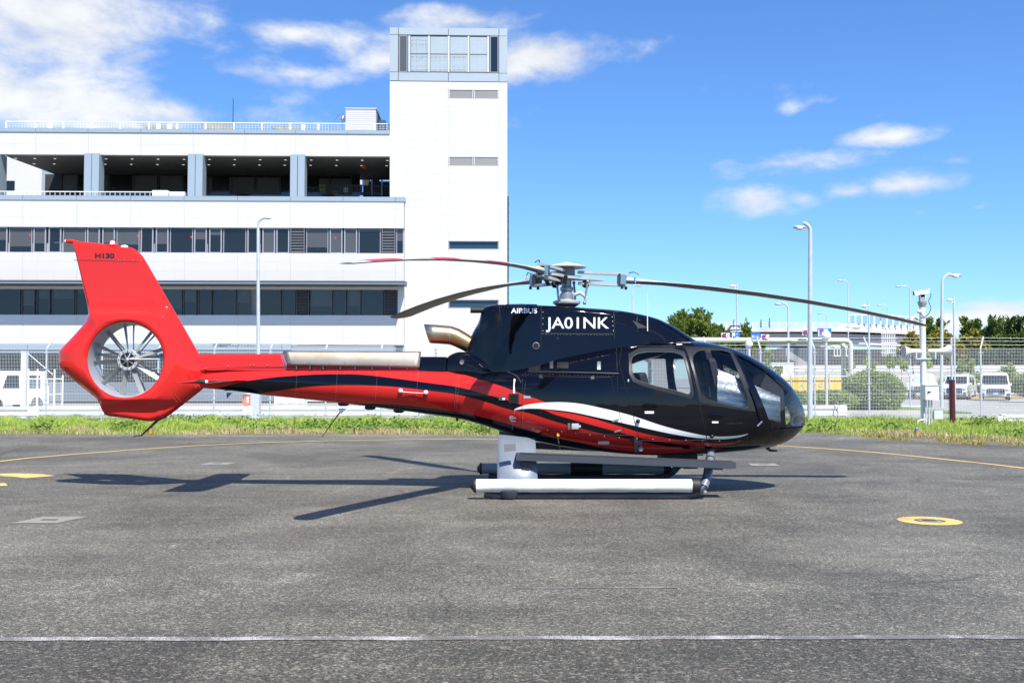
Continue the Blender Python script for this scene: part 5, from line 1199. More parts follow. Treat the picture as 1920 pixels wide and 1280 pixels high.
def blademat(stripes):
    m = bpy.data.materials.new('rotor_blade_striped' if stripes else 'rotor_blade_plain'); m.use_nodes = True; t = NT(m.node_tree); p = t.n['Principled BSDF']; co = t.new('ShaderNodeTexCoord').outputs['Object']
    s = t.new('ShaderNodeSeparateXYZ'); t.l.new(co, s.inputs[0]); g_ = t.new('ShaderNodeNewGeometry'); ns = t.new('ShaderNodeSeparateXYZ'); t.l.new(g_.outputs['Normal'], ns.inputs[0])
    x = s.outputs[0]; b = None
    for a0, a1 in ((4.55, 5.1), (3.4, 3.95), (2.2, 2.75)):
        q = t.math('MULTIPLY', t.math('GREATER_THAN', x, a0), t.math('LESS_THAN', x, a1)); b = q if b is None else t.math('MAXIMUM', b, q)
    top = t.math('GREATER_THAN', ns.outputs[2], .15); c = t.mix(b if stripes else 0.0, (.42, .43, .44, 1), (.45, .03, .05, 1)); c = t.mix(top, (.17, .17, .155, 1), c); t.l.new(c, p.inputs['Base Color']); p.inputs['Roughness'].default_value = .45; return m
BM_ = blademat(True); BM0 = blademat(False)
def blade_mesh():
    mb = MB(); rs = []; N = 20
    st_ = [(.80, .085, .075), (.95, .09, .07), (1.15, .12, .055), (1.4, .20, .045), (1.7, .29, .04), (2.1, .345, .038), (2.8, .35, .036), (3.5, .35, .034), (4.2, .35, .032), (4.8, .35, .03), (5.1, .345, .028), (5.26, .30, .024), (5.345, .16, .014)]
    for r, ch, th in st_:
        tw = math.radians(6.5 - 8 * (r / 5.345)); z = -.46 * (r / 5.345) ** 2.2; sw = -.09 * max(0, (r - 5.05) / .3) ** 1.5; ring = []
        for k in range(N):
            a = 2 * math.pi * k / N; u = .5 + .5 * math.cos(a); tt = th * .5 * math.sin(a) * min(1.3, 1.6 * u ** .4 * (1.15 - .75 * u) * 1.25 + (.35 if r < 1.2 else 0)); y = (u - .68) * ch + sw
            # leading edge at +u -> direction of turn (clockwise seen from above)
            ring.append(Vector((r, -y * math.cos(tw) + tt * math.sin(tw), z + y * math.sin(tw) + tt)))
        rs.append(ring)
    mb.rings(rs); me = bpy.data.meshes.new('rotor_blade'); me.from_pydata(mb.v, [], mb.f)
    b_ = bmesh.new(); b_.from_mesh(me); bmesh.ops.recalc_face_normals(b_, faces=b_.faces); b_.to_mesh(me); b_.free(); me.shade_smooth(); me.set_sharp_from_angle(angle=math.radians(50)); me.materials.append(BM_); return me
bme = blade_mesh(); tapes = [M('tape_blue', (.1, .4, .8), .5), M('tape_red', (.7, .02, .05), .5), M('tape_yellow', (.8, .7, .05), .5)]
def arm_parts():
    out = []
    mb = MB()
    mb.box((.52, 0, .075), (.72, .10, .036)); mb.box((.52, 0, -.085), (.70, .10, .036)); out.append(('sleeve', mb, hlt))
    out += [('sleeve_clamp', MB().box((.80, s_ * .06, -.005), (.10, .03, .14)), blu) for s_ in (-1, 1)]
    mb = MB(); mb.box((.755, 0, 0), (.03, .16, .15)); out.append(('sleeve_plate', mb, dkmet)); out += [('bolt', MB().tube([(.80, -.05, -.14), (.80, -.05, -.09)], .022, 10), dkmet), ('bolt', MB().tube([(.87, .04, -.14), (.87, .04, -.09)], .022, 10), dkmet), ('bonding_lead', MB().tube([(.9, 0, .1), (.98, .03, .12), (1.05, .0, .08)], .008, 5), dkmet), ('damper', MB().ball((.28, 0, -.09), .06, 12, 8), dkmet), ('pitch_horn', MB().tube([(.3, .10, -.12), (.33, .14, -.02)], .03, 8), dkmet)]
    mb = MB(); mb.b2(.98, 1.0, -.05, .05, -.042, .04); out.append(('blade_band', mb, None))
    return out
for k in range(3):
    a = math.radians(PSI + 120 * k); me_ = bme if k == 2 else bme.copy()
    if k != 2: me_.materials[0] = BM0
    root = bpy.data.objects.new('rotor_blade', me_); COL.objects.link(root); root.parent = rot
    Mx = Matrix.Translation(Vector((HX, D, ZH)) - WORLD[rot.name]) @ Matrix.Rotation(TILT, 4, 'Y') @ Matrix.Rotation(a, 4, 'Z'); root.matrix_local = Mx; WORLD[root.name] = Vector((0, 0, 0))
    for nm, mb, mt in arm_parts():
        me = bpy.data.meshes.new(nm); me.from_pydata(mb.v, [], mb.f); me.materials.append(mt or tapes[k]); o = bpy.data.objects.new(nm, me); COL.objects.link(o); o.parent = root
        b_ = bmesh.new(); b_.from_mesh(me); bmesh.ops.recalc_face_normals(b_, faces=b_.faces); b_.to_mesh(me); b_.free()
# pitch links and scissors
mb = MB()
for (px0, py0, px1, py1, y) in ((1044, 528, 1048, 567, -.16), (1102, 528, 1096, 568, -.14), (1076, 530, 1079, 566, .2)): build('pitch_link', MB().tube([at(px0, py0, D + y), at(px1, py1, D + y)], .016, 8).ball(at(px0, py0, D + y), .026, 8, 5).ball(at(px1, py1, D + y), .026, 8, 5), MATS['mast_grey'], rot, 50)
build('link_band', MB().tube([at(1045.4, 549, D - .16), at(1045.6, 551, D - .16)], .018, 8), tapes[2], rot); build('link_band', MB().tube([at(1098.8, 550, D - .14), at(1098.6, 552.5, D - .14)], .018, 8), tapes[0], rot)
mb = MB(); mb.tube([at(1077, 553, D - .1), at(1088, 549, D - .12), at(1100, 558, D - .13), at(1096, 566, D - .14)], [.03, .026, .026, .02], 8); build('scissor_link', mb, hlt, rot, 50)
build('mast_collar', MB().lathe((HX, D, at(0, 562, D).z), [(.085, -.02), (.085, .02)], 24), M('collar_tan', (.45, .42, .36), .4, .5), rot)
# ================================================================== fence, street furniture, background
FY = 36.2
fpx = [-226, -121.5, -17.3, 87, 191.3, 297, 402, 507, 611, 715, 817, 918.5, 1020, 1121.5, 1223, 1324.5, 1426, 1527.5, 1629, 1735, 1839, 1944, 2049]
fX = [at(p, 700, FY).x for p in fpx]; ZM = at(960, 653.5, FY).z
fen = thing('perimeter_fence', (0, FY, 0), 'tall grey welded mesh fence with barbed wire behind the helicopter', 'fence')
wire = M('fence_wire', (.60, .62, .64), .5, .2); fpm = M('fence_post', (.52, .56, .60), .45, .2, vary=(3, .08))
mb = MB(); n = 36
for k in range(n): x = 2 * (k + .5) / n - 1; mb.b2(x - .0034, x + .0034, -.003, .003, .12, ZM)
for z in np.arange(.16, ZM + .01, .1245):
    mb.b2(-1, 1, .0035, .0085, z - .0028, z + .0028)
for z in (.16, 1.0, 1.9, ZM - .02): mb.b2(-1, 1, -.012, -.006, z - .004, z + .004)
pme = bpy.data.meshes.new('mesh_panel'); pme.from_pydata(mb.v, [], mb.f); pme.materials.append(wire)
def postmesh(lean):
    mb = MB().tube([(0, 0, -.1), (0, 0, ZM + .02)], .034, 10); z0 = ZM + .02
    mb.tube([(0, 0, z0 - .02), (lean[0] * .35, lean[1] * .35, z0 + .13), (lean[0], lean[1], z0 + .42)], [.033, .03, .028], 8)
    for z in np.arange(.25, ZM, .56): mb.b2(-.07, .07, -.045, -.03, z - .012, z + .012)
    me = bpy.data.meshes.new('fence_post'); me.from_pydata(mb.v, [], mb.f); me.materials.append(fpm); me.shade_smooth(); me.set_sharp_from_angle(angle=.7); return me
pm0, pm1 = postmesh((0.02, .55)), postmesh((.16, .1))
for i, x in enumerate(fX):
    me = pm1 if abs(fpx[i] - 1839) < 2 else pm0
    o = link('fence_post', me, None, fen, (x, FY, 0)); 
    if x < 0 and 0: o.scale.x = -1
    if i < len(fX) - 1: o = link('mesh_panel', pme, None, fen, ((x + fX[i + 1]) / 2, FY - .03, 0)); o.scale.x = (fX[i + 1] - x) / 2 * .995
mb = MB()
for k, (dy, dz) in enumerate(((.12, .14), (.33, .28), (.53, .41))): mb.tube([(x_, FY + dy, ZM + dz + .01 * ((i * 7) % 3 - 1)) for i, x_ in enumerate(fX)], .006, 4)
build('barbed_wire', mb, galv, fen)

# guard rails
grm = M('guard_rail_white', (.74, .76, .79), .45, .1, vary=(1, .04), dirt=(3, (.4, .38, .35), .2))
def guard(px0, px1, Y, zt, zb, label, ends=(0, 0), rusty=False):
    a, b = at(px0, 770, Y).x, at(px1, 770, Y).x; t = thing('guard_rail', ((a + b) / 2, Y, 0), label, 'guard rail', 'guard rails behind the mesh fence')
    h = zt - zb; prof = [(.0, 0), (-.06, .08), (-.06, .28), (-.005, .42), (-.005, .58), (-.06, .72), (-.06, .92), (0, 1), (.012, 1), (-.045, .9), (-.045, .74), (.01, .6), (.01, .4), (-.045, .26), (-.045, .1), (.012, 0)]
    mb = MB().rings([[Vector((x, Y + p[0], zb + p[1] * h)) for p in prof] for x in (a, b)]); build('beam', mb, grm, t)
    n = max(2, int((b - a) / 2.1))
    for k in range(n):
        x = a + .3 + (b - a - .6) * k / (n - 1); build('post', MB().tube([(x, Y + .12, -.1), (x, Y + .12, zt + .02)], .06, 10), grm, t, 40)
    for e, x, s in ((ends[0], a, -1), (ends[1], b, 1)):
        if e: build('end_terminal', MB().lathe((x, Y + .06, zb), [(.12, -.02), (.12, h + .02)], 16).b2(x - .25, x + .1, Y - .09, Y - .07, zb + .04, zt - .04), grm, t, 40)
    return t
guard(-120, 66, 38.2, .49, .12, 'white guard rail behind the fence at the left edge of the picture', (0, 1))
guard(74, 468, 38.6, .49, .12, 'long white guard rail seen under the tail of the helicopter', (0, 1))
guard(490, 930, 38.6, .49, .12, 'white guard rail seen below the tail boom between the lamp base and the skids')
guard(1490, 1582, 38.0, .55, .13, 'short white guard rail ending beside the tall lamp post near the nose', (0, 1))
guard(1882, 2100, 35.0, .30, .02, 'white guard rail end on a low concrete base at the right edge', (1, 0))
# lamp posts
def lamp(name, px, pybase, pytop, Y, armpx, headpy, label, r0=.09, r1=.055, n=10, head=.5, group='lamp posts', bowl=True, bend=.0, cat='lamp post'):
    b = at(px, pybase, Y); z0 = max(0, b.z) if pybase else 0; tp = at(px, pytop, Y); hd = at(armpx, headpy, Y); sg = 1 if hd.x > tp.x else -1; dx = abs(hd.x - tp.x)
    t = thing(name, (b.x, Y, 0), label, cat, group)
    zt = tp.z; k = min(dx * .75, .7)
    pth = [(b.x, Y, -.1), (b.x, Y, 1.2), (tp.x, Y, zt - k - .3)] + [(tp.x + sg * k * (1 - math.cos(u)), Y, zt - k + k * math.sin(u)) for u in np.linspace(.15, 1.45, 7)] + [(hd.x - sg * head * .45, Y, zt - .0)]
    rr = [r0, r0, r1 * 1.1] + [r1] * 7 + [r1 * .8]; build('pole', MB().tube(pth, rr, 12), fpm, t, 50)
    rs = []
    for u, w_, h_ in ((-.5, .04, .03), (-.3, .09, .06), (.1, .12, .09), (.4, .10, .07), (.5, .03, .03)):
        rs.append([Vector((hd.x + sg * u * head, Y + w_ * head * 1.6 * math.cos(a), hd.z + h_ * head * 1.6 * math.sin(a))) for a in np.linspace(0, 2 * math.pi, 15)[:-1]])
    build('lamp_head', MB().rings(rs), M('lamp_grey', (.42, .43, .44), .45, .2), t, 50)
    if bowl: build('lamp_bowl', MB().ball((hd.x + sg * .05 * head, Y, hd.z - .06 * head), .3 * head, 14, 8, (1, .7, .6)), M('lamp_lens', (.72, .76, .8), .15), t, 60)
    return t
lamp('lamp_post', 1519, 795, 419, 35.5, 1500, 426, 'tall grey lamp post with short arm standing just behind the helicopter nose', .095, .065, head=.48)
lamp('lamp_post', 484, 790, 409, 39.5, 500, 409, 'white lamp post with small rusty head in front of the white building', .085, .05, head=.35, bowl=False)
lamp('lamp_post', 1766, 772, 513, 55, 1791, 516, 'grey lamp post with long arm to the right behind the horn speakers', .09, .065, head=.7)
lamp('lamp_post', 1478, 730, 567, 80, 1460, 570, 'thin curved lamp post between the helicopter nose and the overpass', .11, .07, head=.7, bowl=False)
for px, top, arm, Y, lb in ((1590, 525, 1576, 140, 'left one of the far lamp posts on the overpass above the rotor blade'), (1706, 536, 1685, 140, 'far lamp post on the overpass left of the security camera'), (1664, 571, 1650, 170, 'small far lamp post above the noise barrier of the overpass'), (1550, 587, 1537, 190, 'tiny far lamp post rising over the overpass beside the blue sign'), (1186, 534, 1196, 120, 'far thin lamp post seen above the engine cowling')):
    lamp('lamp_post', px, 640, top, Y, arm, top + 1, lb, .10, .07, head=.9, bowl=False, group='far lamp posts')
lb0 = at(480, 790, 39.3); mb = MB().b2(lb0.x - .16, lb0.x + .16, 39.1, 39.45, -.1, 1.0); tag(build('square_post', mb, M('base_blue_grey', (.48, .54, .58), .5, vary=(6, .08)), None, loc=(lb0.x, 39.3, 0)), 'square blue-grey base post below the tail boom', 'post')
# globe lamps and slim poles
def globe(px, py, pyb, Y, r, label):
    c = at(px, py, Y); t = thing('globe_lamp', (c.x, Y, 0), label, 'lamp', 'globe lamps'); build('globe', MB().ball(c, r, 20, 12), M('globe_white', (.82, .82, .8), .35), t, 60); build('pole', MB().tube([(c.x, Y, -.1), (c.x, Y, c.z - r)], .06, 8), fpm, t, 50)
globe(1404.5, 645, 720, 46, .17, 'white globe lamp on a pole just above the cabin roof line'); globe(1548.5, 629, 735, 44, .215, 'larger white globe lamp in front of the blue lane sign')
def mast(px, top, Y, label, dev=True, r=.06):
    a = at(px, top, Y); t = thing('slim_mast', (a.x, Y, 0), label, 'mast'); build('pole', MB().tube([(a.x, Y, -.1), (a.x, Y, a.z)], r, 8), fpm, t, 50)
    if dev: s_ = Y / 60; build('device', MB().ball((a.x - .25 * s_, Y, a.z - .2 * s_), .16 * s_, 10, 6, (1.2, 1, .6)).b2(a.x - .2 * s_, a.x, Y - .03, Y + .03, a.z - .35 * s_, a.z - .3 * s_), wpaint, t, 50)
mast(1628.5, 568, 60, 'slim mast with a small camera left of the horn speakers'); mast(1788, 556, 62, 'slim mast with a small camera right of the curved lamp post'); mast(1381.5, 530, 110, 'tall thin twin mast behind the cabin roof', True, .09)
# ---- camera and horn-speaker pole
CY = 33.5; cx = at(1731, 700, CY).x
cp = thing('camera_pole', (cx, CY, 0), 'white pole carrying a security camera and two horn speakers at the fence', 'camera pole')
z = lambda py: at(1731, py, CY).z
cpm = M('pole_offwhite', (.70, .71, .70), .45, .05, vary=(3, .06), dirt=(4, (.45, .4, .33), .2))
build('pole', MB().tube([(cx, CY, -.1), (cx, CY, z(568))], .098, 16).lathe((cx, CY, z(600)), [(.108, -.03), (.108, .03)], 16), cpm, cp, 50)
build('camera_mount', MB().lathe((cx, CY, z(567)), [(.10, -.16), (.14, -.04), (.15, .0), (.15, .03)], 16).b2(cx - .09, cx + .07, CY - .07, CY + .07, z(566), z(553)), M('mount_grey', (.35, .36, .36), .5, .3), cp, 40)
c0 = Vector((cx - .04, CY - .02, z(548.5))); R_ = Matrix.Rotation(-.13, 3, 'Y')
ch = build('camera_housing', MB().box(c0, (.50, .15, .14), R_).box(c0 + R_ @ Vector((.0, 0, .075)), (.56, .17, .014), R_), wpaint, cp)
build('camera_glass', MB().box(c0 + R_ @ Vector((-.252, 0, -.01)), (.01, .11, .10), R_), dkmet, ch); build('camera_foot', MB().box(c0 + Vector((.06, 0, -.11)), (.18, .1, .09)), wpaint, ch)
build('cable', MB().tube(catmull([(cx + .23, CY - .06, z(549)), (cx + .27, CY - .08, z(555)), (cx + .18, CY - .1, z(565)), (cx + .24, CY - .12, z(578)), (cx + .14, CY - .12, z(590)), (cx, CY - .12, z(594)), (cx - .13, CY - .12, z(586))], 6), .012, 6), rubber, cp, 60)
build('sensor', MB().ball((cx - .14, CY - .06, z(584)), .07, 12, 8), wpaint, cp, 60)
hm = M('horn_cream', (.72, .71, .66), .45, dirt=(6, (.45, .38, .28), .25))
for s_, px in ((-1, 1688), (1, 1773)):
    x1 = at(px, 660, CY).x; zz = z(659); L_ = abs(x1 - cx) - .12; x0 = cx + s_ * .12
    prof = [(.06, 0), (.085, .05 * L_), (.085, .45 * L_), (.10, .6 * L_), (.14, .78 * L_), (.19, .92 * L_), (.235, L_), (.225, L_ - .005), (.13, .8 * L_), (.05, .6 * L_)]
    yo = -.12; rs = [[Vector((x0 + s_ * h_, CY + yo - (h_ / L_) * .15 + r * math.cos(a), zz + r * math.sin(a))) for a in np.linspace(0, 2 * math.pi, 25)[:-1]] for r, h_ in prof]
    hn = build('horn_speaker', MB().rings(rs), hm, cp, 35)
    build('horn_bracket', MB().b2(x0 + s_ * .2 - .02, x0 + s_ * .2 + .02, CY - .26, CY - .02, zz - .24, zz - .02).b2(min(cx, x0 + s_ * .24), max(cx, x0 + s_ * .24), CY - .14, CY - .1, zz - .26, zz - .22), galv, hn)
build('clamp', MB().lathe((cx, CY, z(673)), [(.115, -.05), (.125, -.02), (.125, .05), (.115, .06)], 14), galv, cp)
bx0, bx1 = at(1726, 700, CY).x, at(1751, 700, CY).x
jb = build('junction_box', MB().b2(bx0, bx1, CY - .38, CY - .1, z(749), z(722)).b2(bx0 - .015, bx1 + .015, CY - .4, CY - .09, z(722.5), z(721)), cpm, cp); build('box_handle', MB().b2(bx0 + .07, bx0 + .17, CY - .4, CY - .38, z(735), z(733)).b2(bx0 + .07, bx0 + .09, CY - .4, CY - .38, z(738), z(735)), dkmet, jb)
build('lower_box', MB().b2(at(1733, 0, CY).x, at(1749, 0, CY).x, CY - .3, CY - .08, z(784.5), z(769)), M('box_blue_grey', (.55, .6, .62), .5), cp)
mb = MB()
for px in (1731, 1737, 1742): q = at(px, 760, CY).x; mb.tube([(q, CY - .2, 0), (q, CY - .2, z(748))], .028, 8)
mb.tube(catmull([(cx - .32, CY - .2, .0), (cx - .26, CY - .2, .16), (cx - .1, CY - .2, .2), (cx, CY - .2, .2)], 6), .025, 8); build('conduit', mb, galv, cp, 50)
# dark red bollard post and steel pole on top
p = at(1786, 790, 34.5); t = thing('bollard', (p.x, 34.5, 0), 'tall dark red post with black cap standing in the grass', 'bollard')
zt = at(0, 712, 34.5).z; build('post', MB().tube([(p.x, 34.5, -.1), (p.x, 34.5, zt - .04)], .098, 18), M('maroon_paint', (.075, .012, .014), .35, vary=(4, .15)), t, 40); build('cap', MB().lathe((p.x, 34.5, zt - .05), [(.104, 0), (.104, .03), (.07, .06), (.001, .065)], 18), rubber, t, 40)
p = at(1785, 700, 36.0); zt = at(0, 632, 36).z; tag(build('steel_pole', MB().tube([(p.x, 36.02, -.1), (p.x, 36.02, zt)], .04, 10), fpm, None, 50, loc=(p.x, 36.02, 0)), 'straight thin steel pole rising behind the dark red post', 'pole')
# marker lights by the grass
for px, py, lb in ((282, 809, 'small orange marker light with blue lens below the tail fin'), (1719, 812, 'small orange marker light with blue lens below the security camera')):
    g_ = gnd(px, py + 4); t = thing('marker_light', g_, lb, 'marker light', 'apron edge lights'); build('base', MB().lathe(g_, [(.055, 0), (.06, .02), (.05, .09), (.065, .12), (.065, .14)], 16), M('marker_orange', (.75, .30, .03), .5), t, 40); build('lens', MB().lathe(g_ + Vector((0, 0, .14)), [(.055, 0), (.05, .05), (.02, .085), (.001, .09)], 16), M('marker_blue', (.05, .12, .4), .15), t, 50)
# ------------------------------------------------------------------ vehicles
carw = M('car_white', (.80, .81, .82), .25, coat=1); carg = M('car_glass', (.015, .018, .02), .05, spec=.7); tyre = M('tyre', (.015, .015, .015), .8); rim = M('rim', (.45, .46, .48), .3, .8); chrome = M('chrome', (.7, .7, .72), .15, 1)
def van(px, pyb, wd, ht, ln, label, kind, Y=None, rz=0):
    g_ = gnd(px, pyb) if Y is None else Vector((at(px, 700, Y).x, Y, 0)); t = thing('parked_van' if kind != 'jeep' else 'parked_car', (g_.x, g_.y, 0), label, 'van' if kind != 'jeep' else 'car', 'vehicles in the car park', rz)
    x, y = g_.x, g_.y; hw = wd / 2
    if kind == 'jeep': prof = [(0, .45), (.0, .95), (.05, 1.05), (1.15, 1.12), (1.3, 1.16), (1.55, ht), (ln, ht), (ln, .45)]
    elif kind == 'kei': prof = [(0, .3), (-.02, .75), (.12, 1.0), (.55, ht - .1), (.85, ht), (ln - .1, ht), (ln, 1.0), (ln, .3)]
    else: prof = [(.06, .22), (0, .5), (.02, .78), (.12, .92), (.75, 1.08), (1.45, ht - .12), (1.8, ht), (ln - .3, ht - .02), (ln, 1.1), (ln - .05, .3)]
    # body: cross-section narrows above the belt line
    def inset(z): return hw * (1 - .13 * max(0, (z - 1.0) / (ht - 1.0)) ** 1.3) if kind != 'jeep' else hw * (.86 if z > 1.3 or z > .9 and 0 else 1)
    n = len(prof); L_ = []; 
    for sgn in (-1, -.93, .93, 1): L_.append([Vector((x + sgn * inset(pz) * (1 if abs(sgn) < 1 else 1), y + py_ + (.035 if abs(sgn) == 1 and py_ < ln / 2 else -.03 if abs(sgn) == 1 else 0), pz - (.03 if abs(sgn) == 1 and pz > ht - .3 else 0))) for py_, pz in prof])
    bdy = build('body', MB().rings(L_), carw, t, 40)
    def slab(z0, z1, xw, mat, name, d=.02, xo=0, y0=None):
        """strip on the front following the profile"""
        P = np.array(prof[:len(prof) // 2 + 3]); fy = lambda zz: float(np.interp(zz, P[:, 1], P[:, 0])) if y0 is None else y0
        vs = []
        for zz in np.linspace(z0, z1, 5):
            for sx in (-1, -.5, .5, 1): vs.append(Vector((x + xo + sx * xw * (inset(zz) / hw), y + fy(zz) - d + .02 * (abs(sx) == 1), zz)))
        fs = [(j * 4 + i, j * 4 + i + 1, j * 4 + i + 5, j * 4 + i + 4) for j in range(4) for i in range(3)]
        o = build(name, MB().add(vs, fs), mat, bdy, rec=False); md = o.modifiers.new('t', 'SOLIDIFY'); md.thickness = .02; return o
    if kind == 'van':
        slab(1.13, ht - .16, hw * .9, carg, 'windshield', .03); slab(.42, .84, hw * .62, M('grille_dark', (.05, .05, .055), .3, .5), 'grille', .03)
        for k in range(4): slab(.50 + .09 * k, .52 + .09 * k, hw * .58, chrome, 'grille_bar', .045)
        for sgn in (-1, 1): slab(.74, .90, .16, M('headlight', (.6, .62, .65), .12, .3), 'headlight', .05, sgn * (hw - .2)); slab(.36, .52, .10, dkmet, 'fog_lamp', .04, sgn * (hw - .14))
        slab(.42, .53, .17, wpaint, 'number_plate', .06); slab(.22, .30, hw * .95, dkmet, 'bumper_skirt', .03)
    elif kind == 'kei':
        slab(1.05, ht - .2, hw * .9, carg, 'windshield', .03); slab(.45, .62, hw * .5, dkmet, 'grille', .03)
        for sgn in (-1, 1): slab(.66, .86, .14, MATS.get('headlight') or M('headlight', (.6, .62, .65), .12, .3), 'headlight', .04, sgn * (hw - .18))
        slab(.42, .55, .17, wpaint, 'number_plate', .05)
    else:
        slab(1.25, ht - .12, hw * .78, M('foil_screen', (.5, .62, .55), .4), 'windshield', .03, y0=1.32); slab(.72, 1.02, hw * .55, carw, 'grille', .04)
        for k in range(7): build('grille_slot', MB().b2(x - .33 + .105 * k - .028, x - .33 + .105 * k + .028, y - .06, y - .03, .72, .98), dkmet, bdy)
        for sgn in (-1, 1): build('headlight', MB().lathe((x + sgn * .55, y - .03, .9), [(.12, -.03), (.12, .03)], 18, 'Y'), M('headlight_round', (.5, .52, .54), .15, .4), bdy)
        build('bumper', MB().b2(x - hw, x + hw, y - .25, y - .02, .5, .66), dkmet, bdy)
        for sgn in (-1, 1): build('fender', MB().b2(x + sgn * hw - .13, x + sgn * hw + .13, y + .05, y + .95, .85, .97), carw, bdy)
    for sgn in (-1, 1):
        for yy in (ln * .19, ln * .8):
            w_ = build('wheel', MB().lathe((x + sgn * (hw - .1), y + yy, .33), [(.20, -.11), (.31, -.11), (.33, -.07), (.33, .07), (.31, .11), (.20, .11)], 20, 'X'), tyre, t, 40); build('rim', MB().lathe((x + sgn * (hw - .1), y + yy, .33), [(.2, -.1), (.2, .1)], 16, 'X'), rim, w_)
        build('mirror', MB().ball((x + sgn * (hw + .1), y + (1.1 if kind != 'kei' else .45), 1.12), .11, 10, 6, (1, .6, .9)), carw, t, 60)
        if kind != 'jeep':
            ys = [(1.5, 2.6), (2.7, 3.7)] if kind == 'van' else [(.95, 1.8), (1.9, 2.9)]
            for a, b in ys: xi = inset(1.15) + .004; xt = inset(ht - .2) + .004; build('side_window', MB().add([(x + sgn * xi, y + a, 1.1), (x + sgn * xi, y + b, 1.1), (x + sgn * xt, y + b, ht - .2), (x + sgn * xt, y + a + .25, ht - .2)], [(0, 1, 2, 3)]), carg, bdy, rec=False)
    return t
van(1867, 750.5, 1.9, 1.95, 4.9, 'white van with large chrome grille parked at the far right', 'van', rz=-.42); van(1789, 748, 1.75, 1.85, 4.7, 'white van behind the dark red post and curved lamp post', 'van', rz=-.58)
van(1725, 747.5, 1.8, 1.88, 4.0, 'white off-road car with slotted grille parked behind the camera pole', 'jeep', rz=-.50); van(-48, 760, 1.55, 1.92, 3.4, 'small white van behind the fence at the left edge', 'kei', Y=47.5, rz=-.55)
# ------------------------------------------------------------------ left side: gate, orange box, white cabinet
GY = 41.0; t = thing('sliding_gate', (at(88, 700, GY).x, GY, 0), 'white tubular sliding gate with tall square post and brace left of the tail', 'gate')
q = lambda px, py: at(px, py, GY)
a = q(46.5, 658); build('gate_post', MB().b2(a.x - .1, a.x + .1, GY - .1, GY + .1, -.1, a.z).b2(a.x - .11, a.x + .11, GY - .11, GY + .11, a.z - .04, a.z), M('gate_blue_white', (.62, .68, .72), .45), t)
build('brace', MB().tube([q(52, 662), q(99, 702)], .015, 6), wpaint, t)
for px, top in ((53.5, 691), (70.5, 691), (102.5, 692), (117.5, 703)): a = q(px, top); build('gate_bar', MB().tube([(a.x, GY, .02), (a.x, GY, a.z)], .035, 8), wpaint, t, 50)
for py0, py1 in ((708, 710.5), (738, 743)): build('gate_rail', MB().tube([q(53, 743 if py0 > 720 else 710), q(118, 738 if py0 > 720 else 710)], .022, 8), wpaint, t, 50)
a, b = q(53, 690), q(118, 762); mb = MB()
for k in range(26): x = a.x + (b.x - a.x) * k / 25; mb.b2(x - .005, x + .005, GY - .01, GY, .1, q(0, 711).z)
for k in range(12): zz = .1 + k * .115; mb.b2(a.x, b.x, GY - .014, GY - .008, zz - .004, zz + .004)
build('gate_mesh', mb, wire, t)
OY = 44; a, b = at(454.5, 759.5, OY), at(474.5, 739, OY); t = thing('hydrant_box', ((a.x + b.x) / 2, OY, 0), 'orange box with a white mark standing behind the fence under the tail boom', 'box')
build('box', MB().b2(a.x, b.x, OY, OY + .4, -.05, b.z), M('orange_red', (.75, .16, .06), .5), t); c = (a.x + b.x) / 2; zc_ = (a.z + b.z) / 2 - .02
build('mark', MB().prism([(c - .07, zc_ + .13), (c + .07, zc_ + .13), (c + .035, zc_ + .02), (c + .06, zc_ - .1), (c - .06, zc_ - .1), (c - .035, zc_ + .02)], OY - .008, OY - .003), wpaint, t); build('roof', MB().b2(a.x - .03, b.x + .03, OY - .04, OY + .44, b.z, b.z + .05), wpaint, t)
CYb = 48; a, b = at(514, 760, CYb), at(570, 748, CYb); t = thing('white_cabinet', ((a.x + b.x) / 2, CYb, 0), 'low white cabinet with dark vents seen under the tail boom', 'cabinet')
build('case', MB().b2(a.x, b.x, CYb, CYb + .8, -.05, b.z + .3), wpaint, t); mb = MB()
for k in range(16): x = a.x + .06 + (b.x - a.x - .12) * k / 15; mb.b2(x - .018, x + .018, CYb - .012, CYb + .01, a.z + .03, a.z + .10)
build('vent', mb, dkmet, t)
# ------------------------------------------------------------------ right side background
bw = M('bridge_white', (.68, .68, .66), .6, vary=(.3, .06), dirt=(.5, (.35, .33, .3), .3)); bg_ = M('bridge_grey', (.42, .44, .45), .6, vary=(.2, .06)); bdk = M('bridge_dark', (.05, .05, .05), .8)
BY = 140.0; bx = lambda px, Y=BY: at(px, 600, Y).x; bz = lambda py, Y=BY: at(960, py, Y).z
br = thing('road_overpass', (bx(1500), BY, 0), 'white elevated road bridge with grey girders behind the helicopter nose', 'bridge')
def yof(px): return BY + 10 * max(0, (1560 - px) / 300) ** 1.3 + 14 * max(0, (px - 1600) / 140) ** 1.6
def strip(name, pts_top, pts_bot, dy0, dy1, mat):
    """band along the deck: list of (px, py) top and bottom on the curved front line"""
    pxs = np.linspace(pts_top[0][0], pts_top[-1][0], 24); rs = []
    for px in pxs:
        Y = yof(px); tp = np.interp(px, [p[0] for p in pts_top], [p[1] for p in pts_top]); bt = np.interp(px, [p[0] for p in pts_bot], [p[1] for p in pts_bot]); a = at(px, tp, Y); b = at(px, bt, Y)
        rs.append([Vector((a.x, Y + dy0, a.z)), Vector((a.x, Y + dy1, a.z)), Vector((b.x, Y + dy1, b.z)), Vector((b.x, Y + dy0, b.z))])
    return build(name, MB().rings(rs), mat, br)
strip('parapet', [(1180, 614), (1400, 613), (1575, 613), (1620, 612), (1740, 618)], [(1180, 623), (1400, 622), (1575, 621), (1620, 622), (1740, 628)], 0, 9, bw)
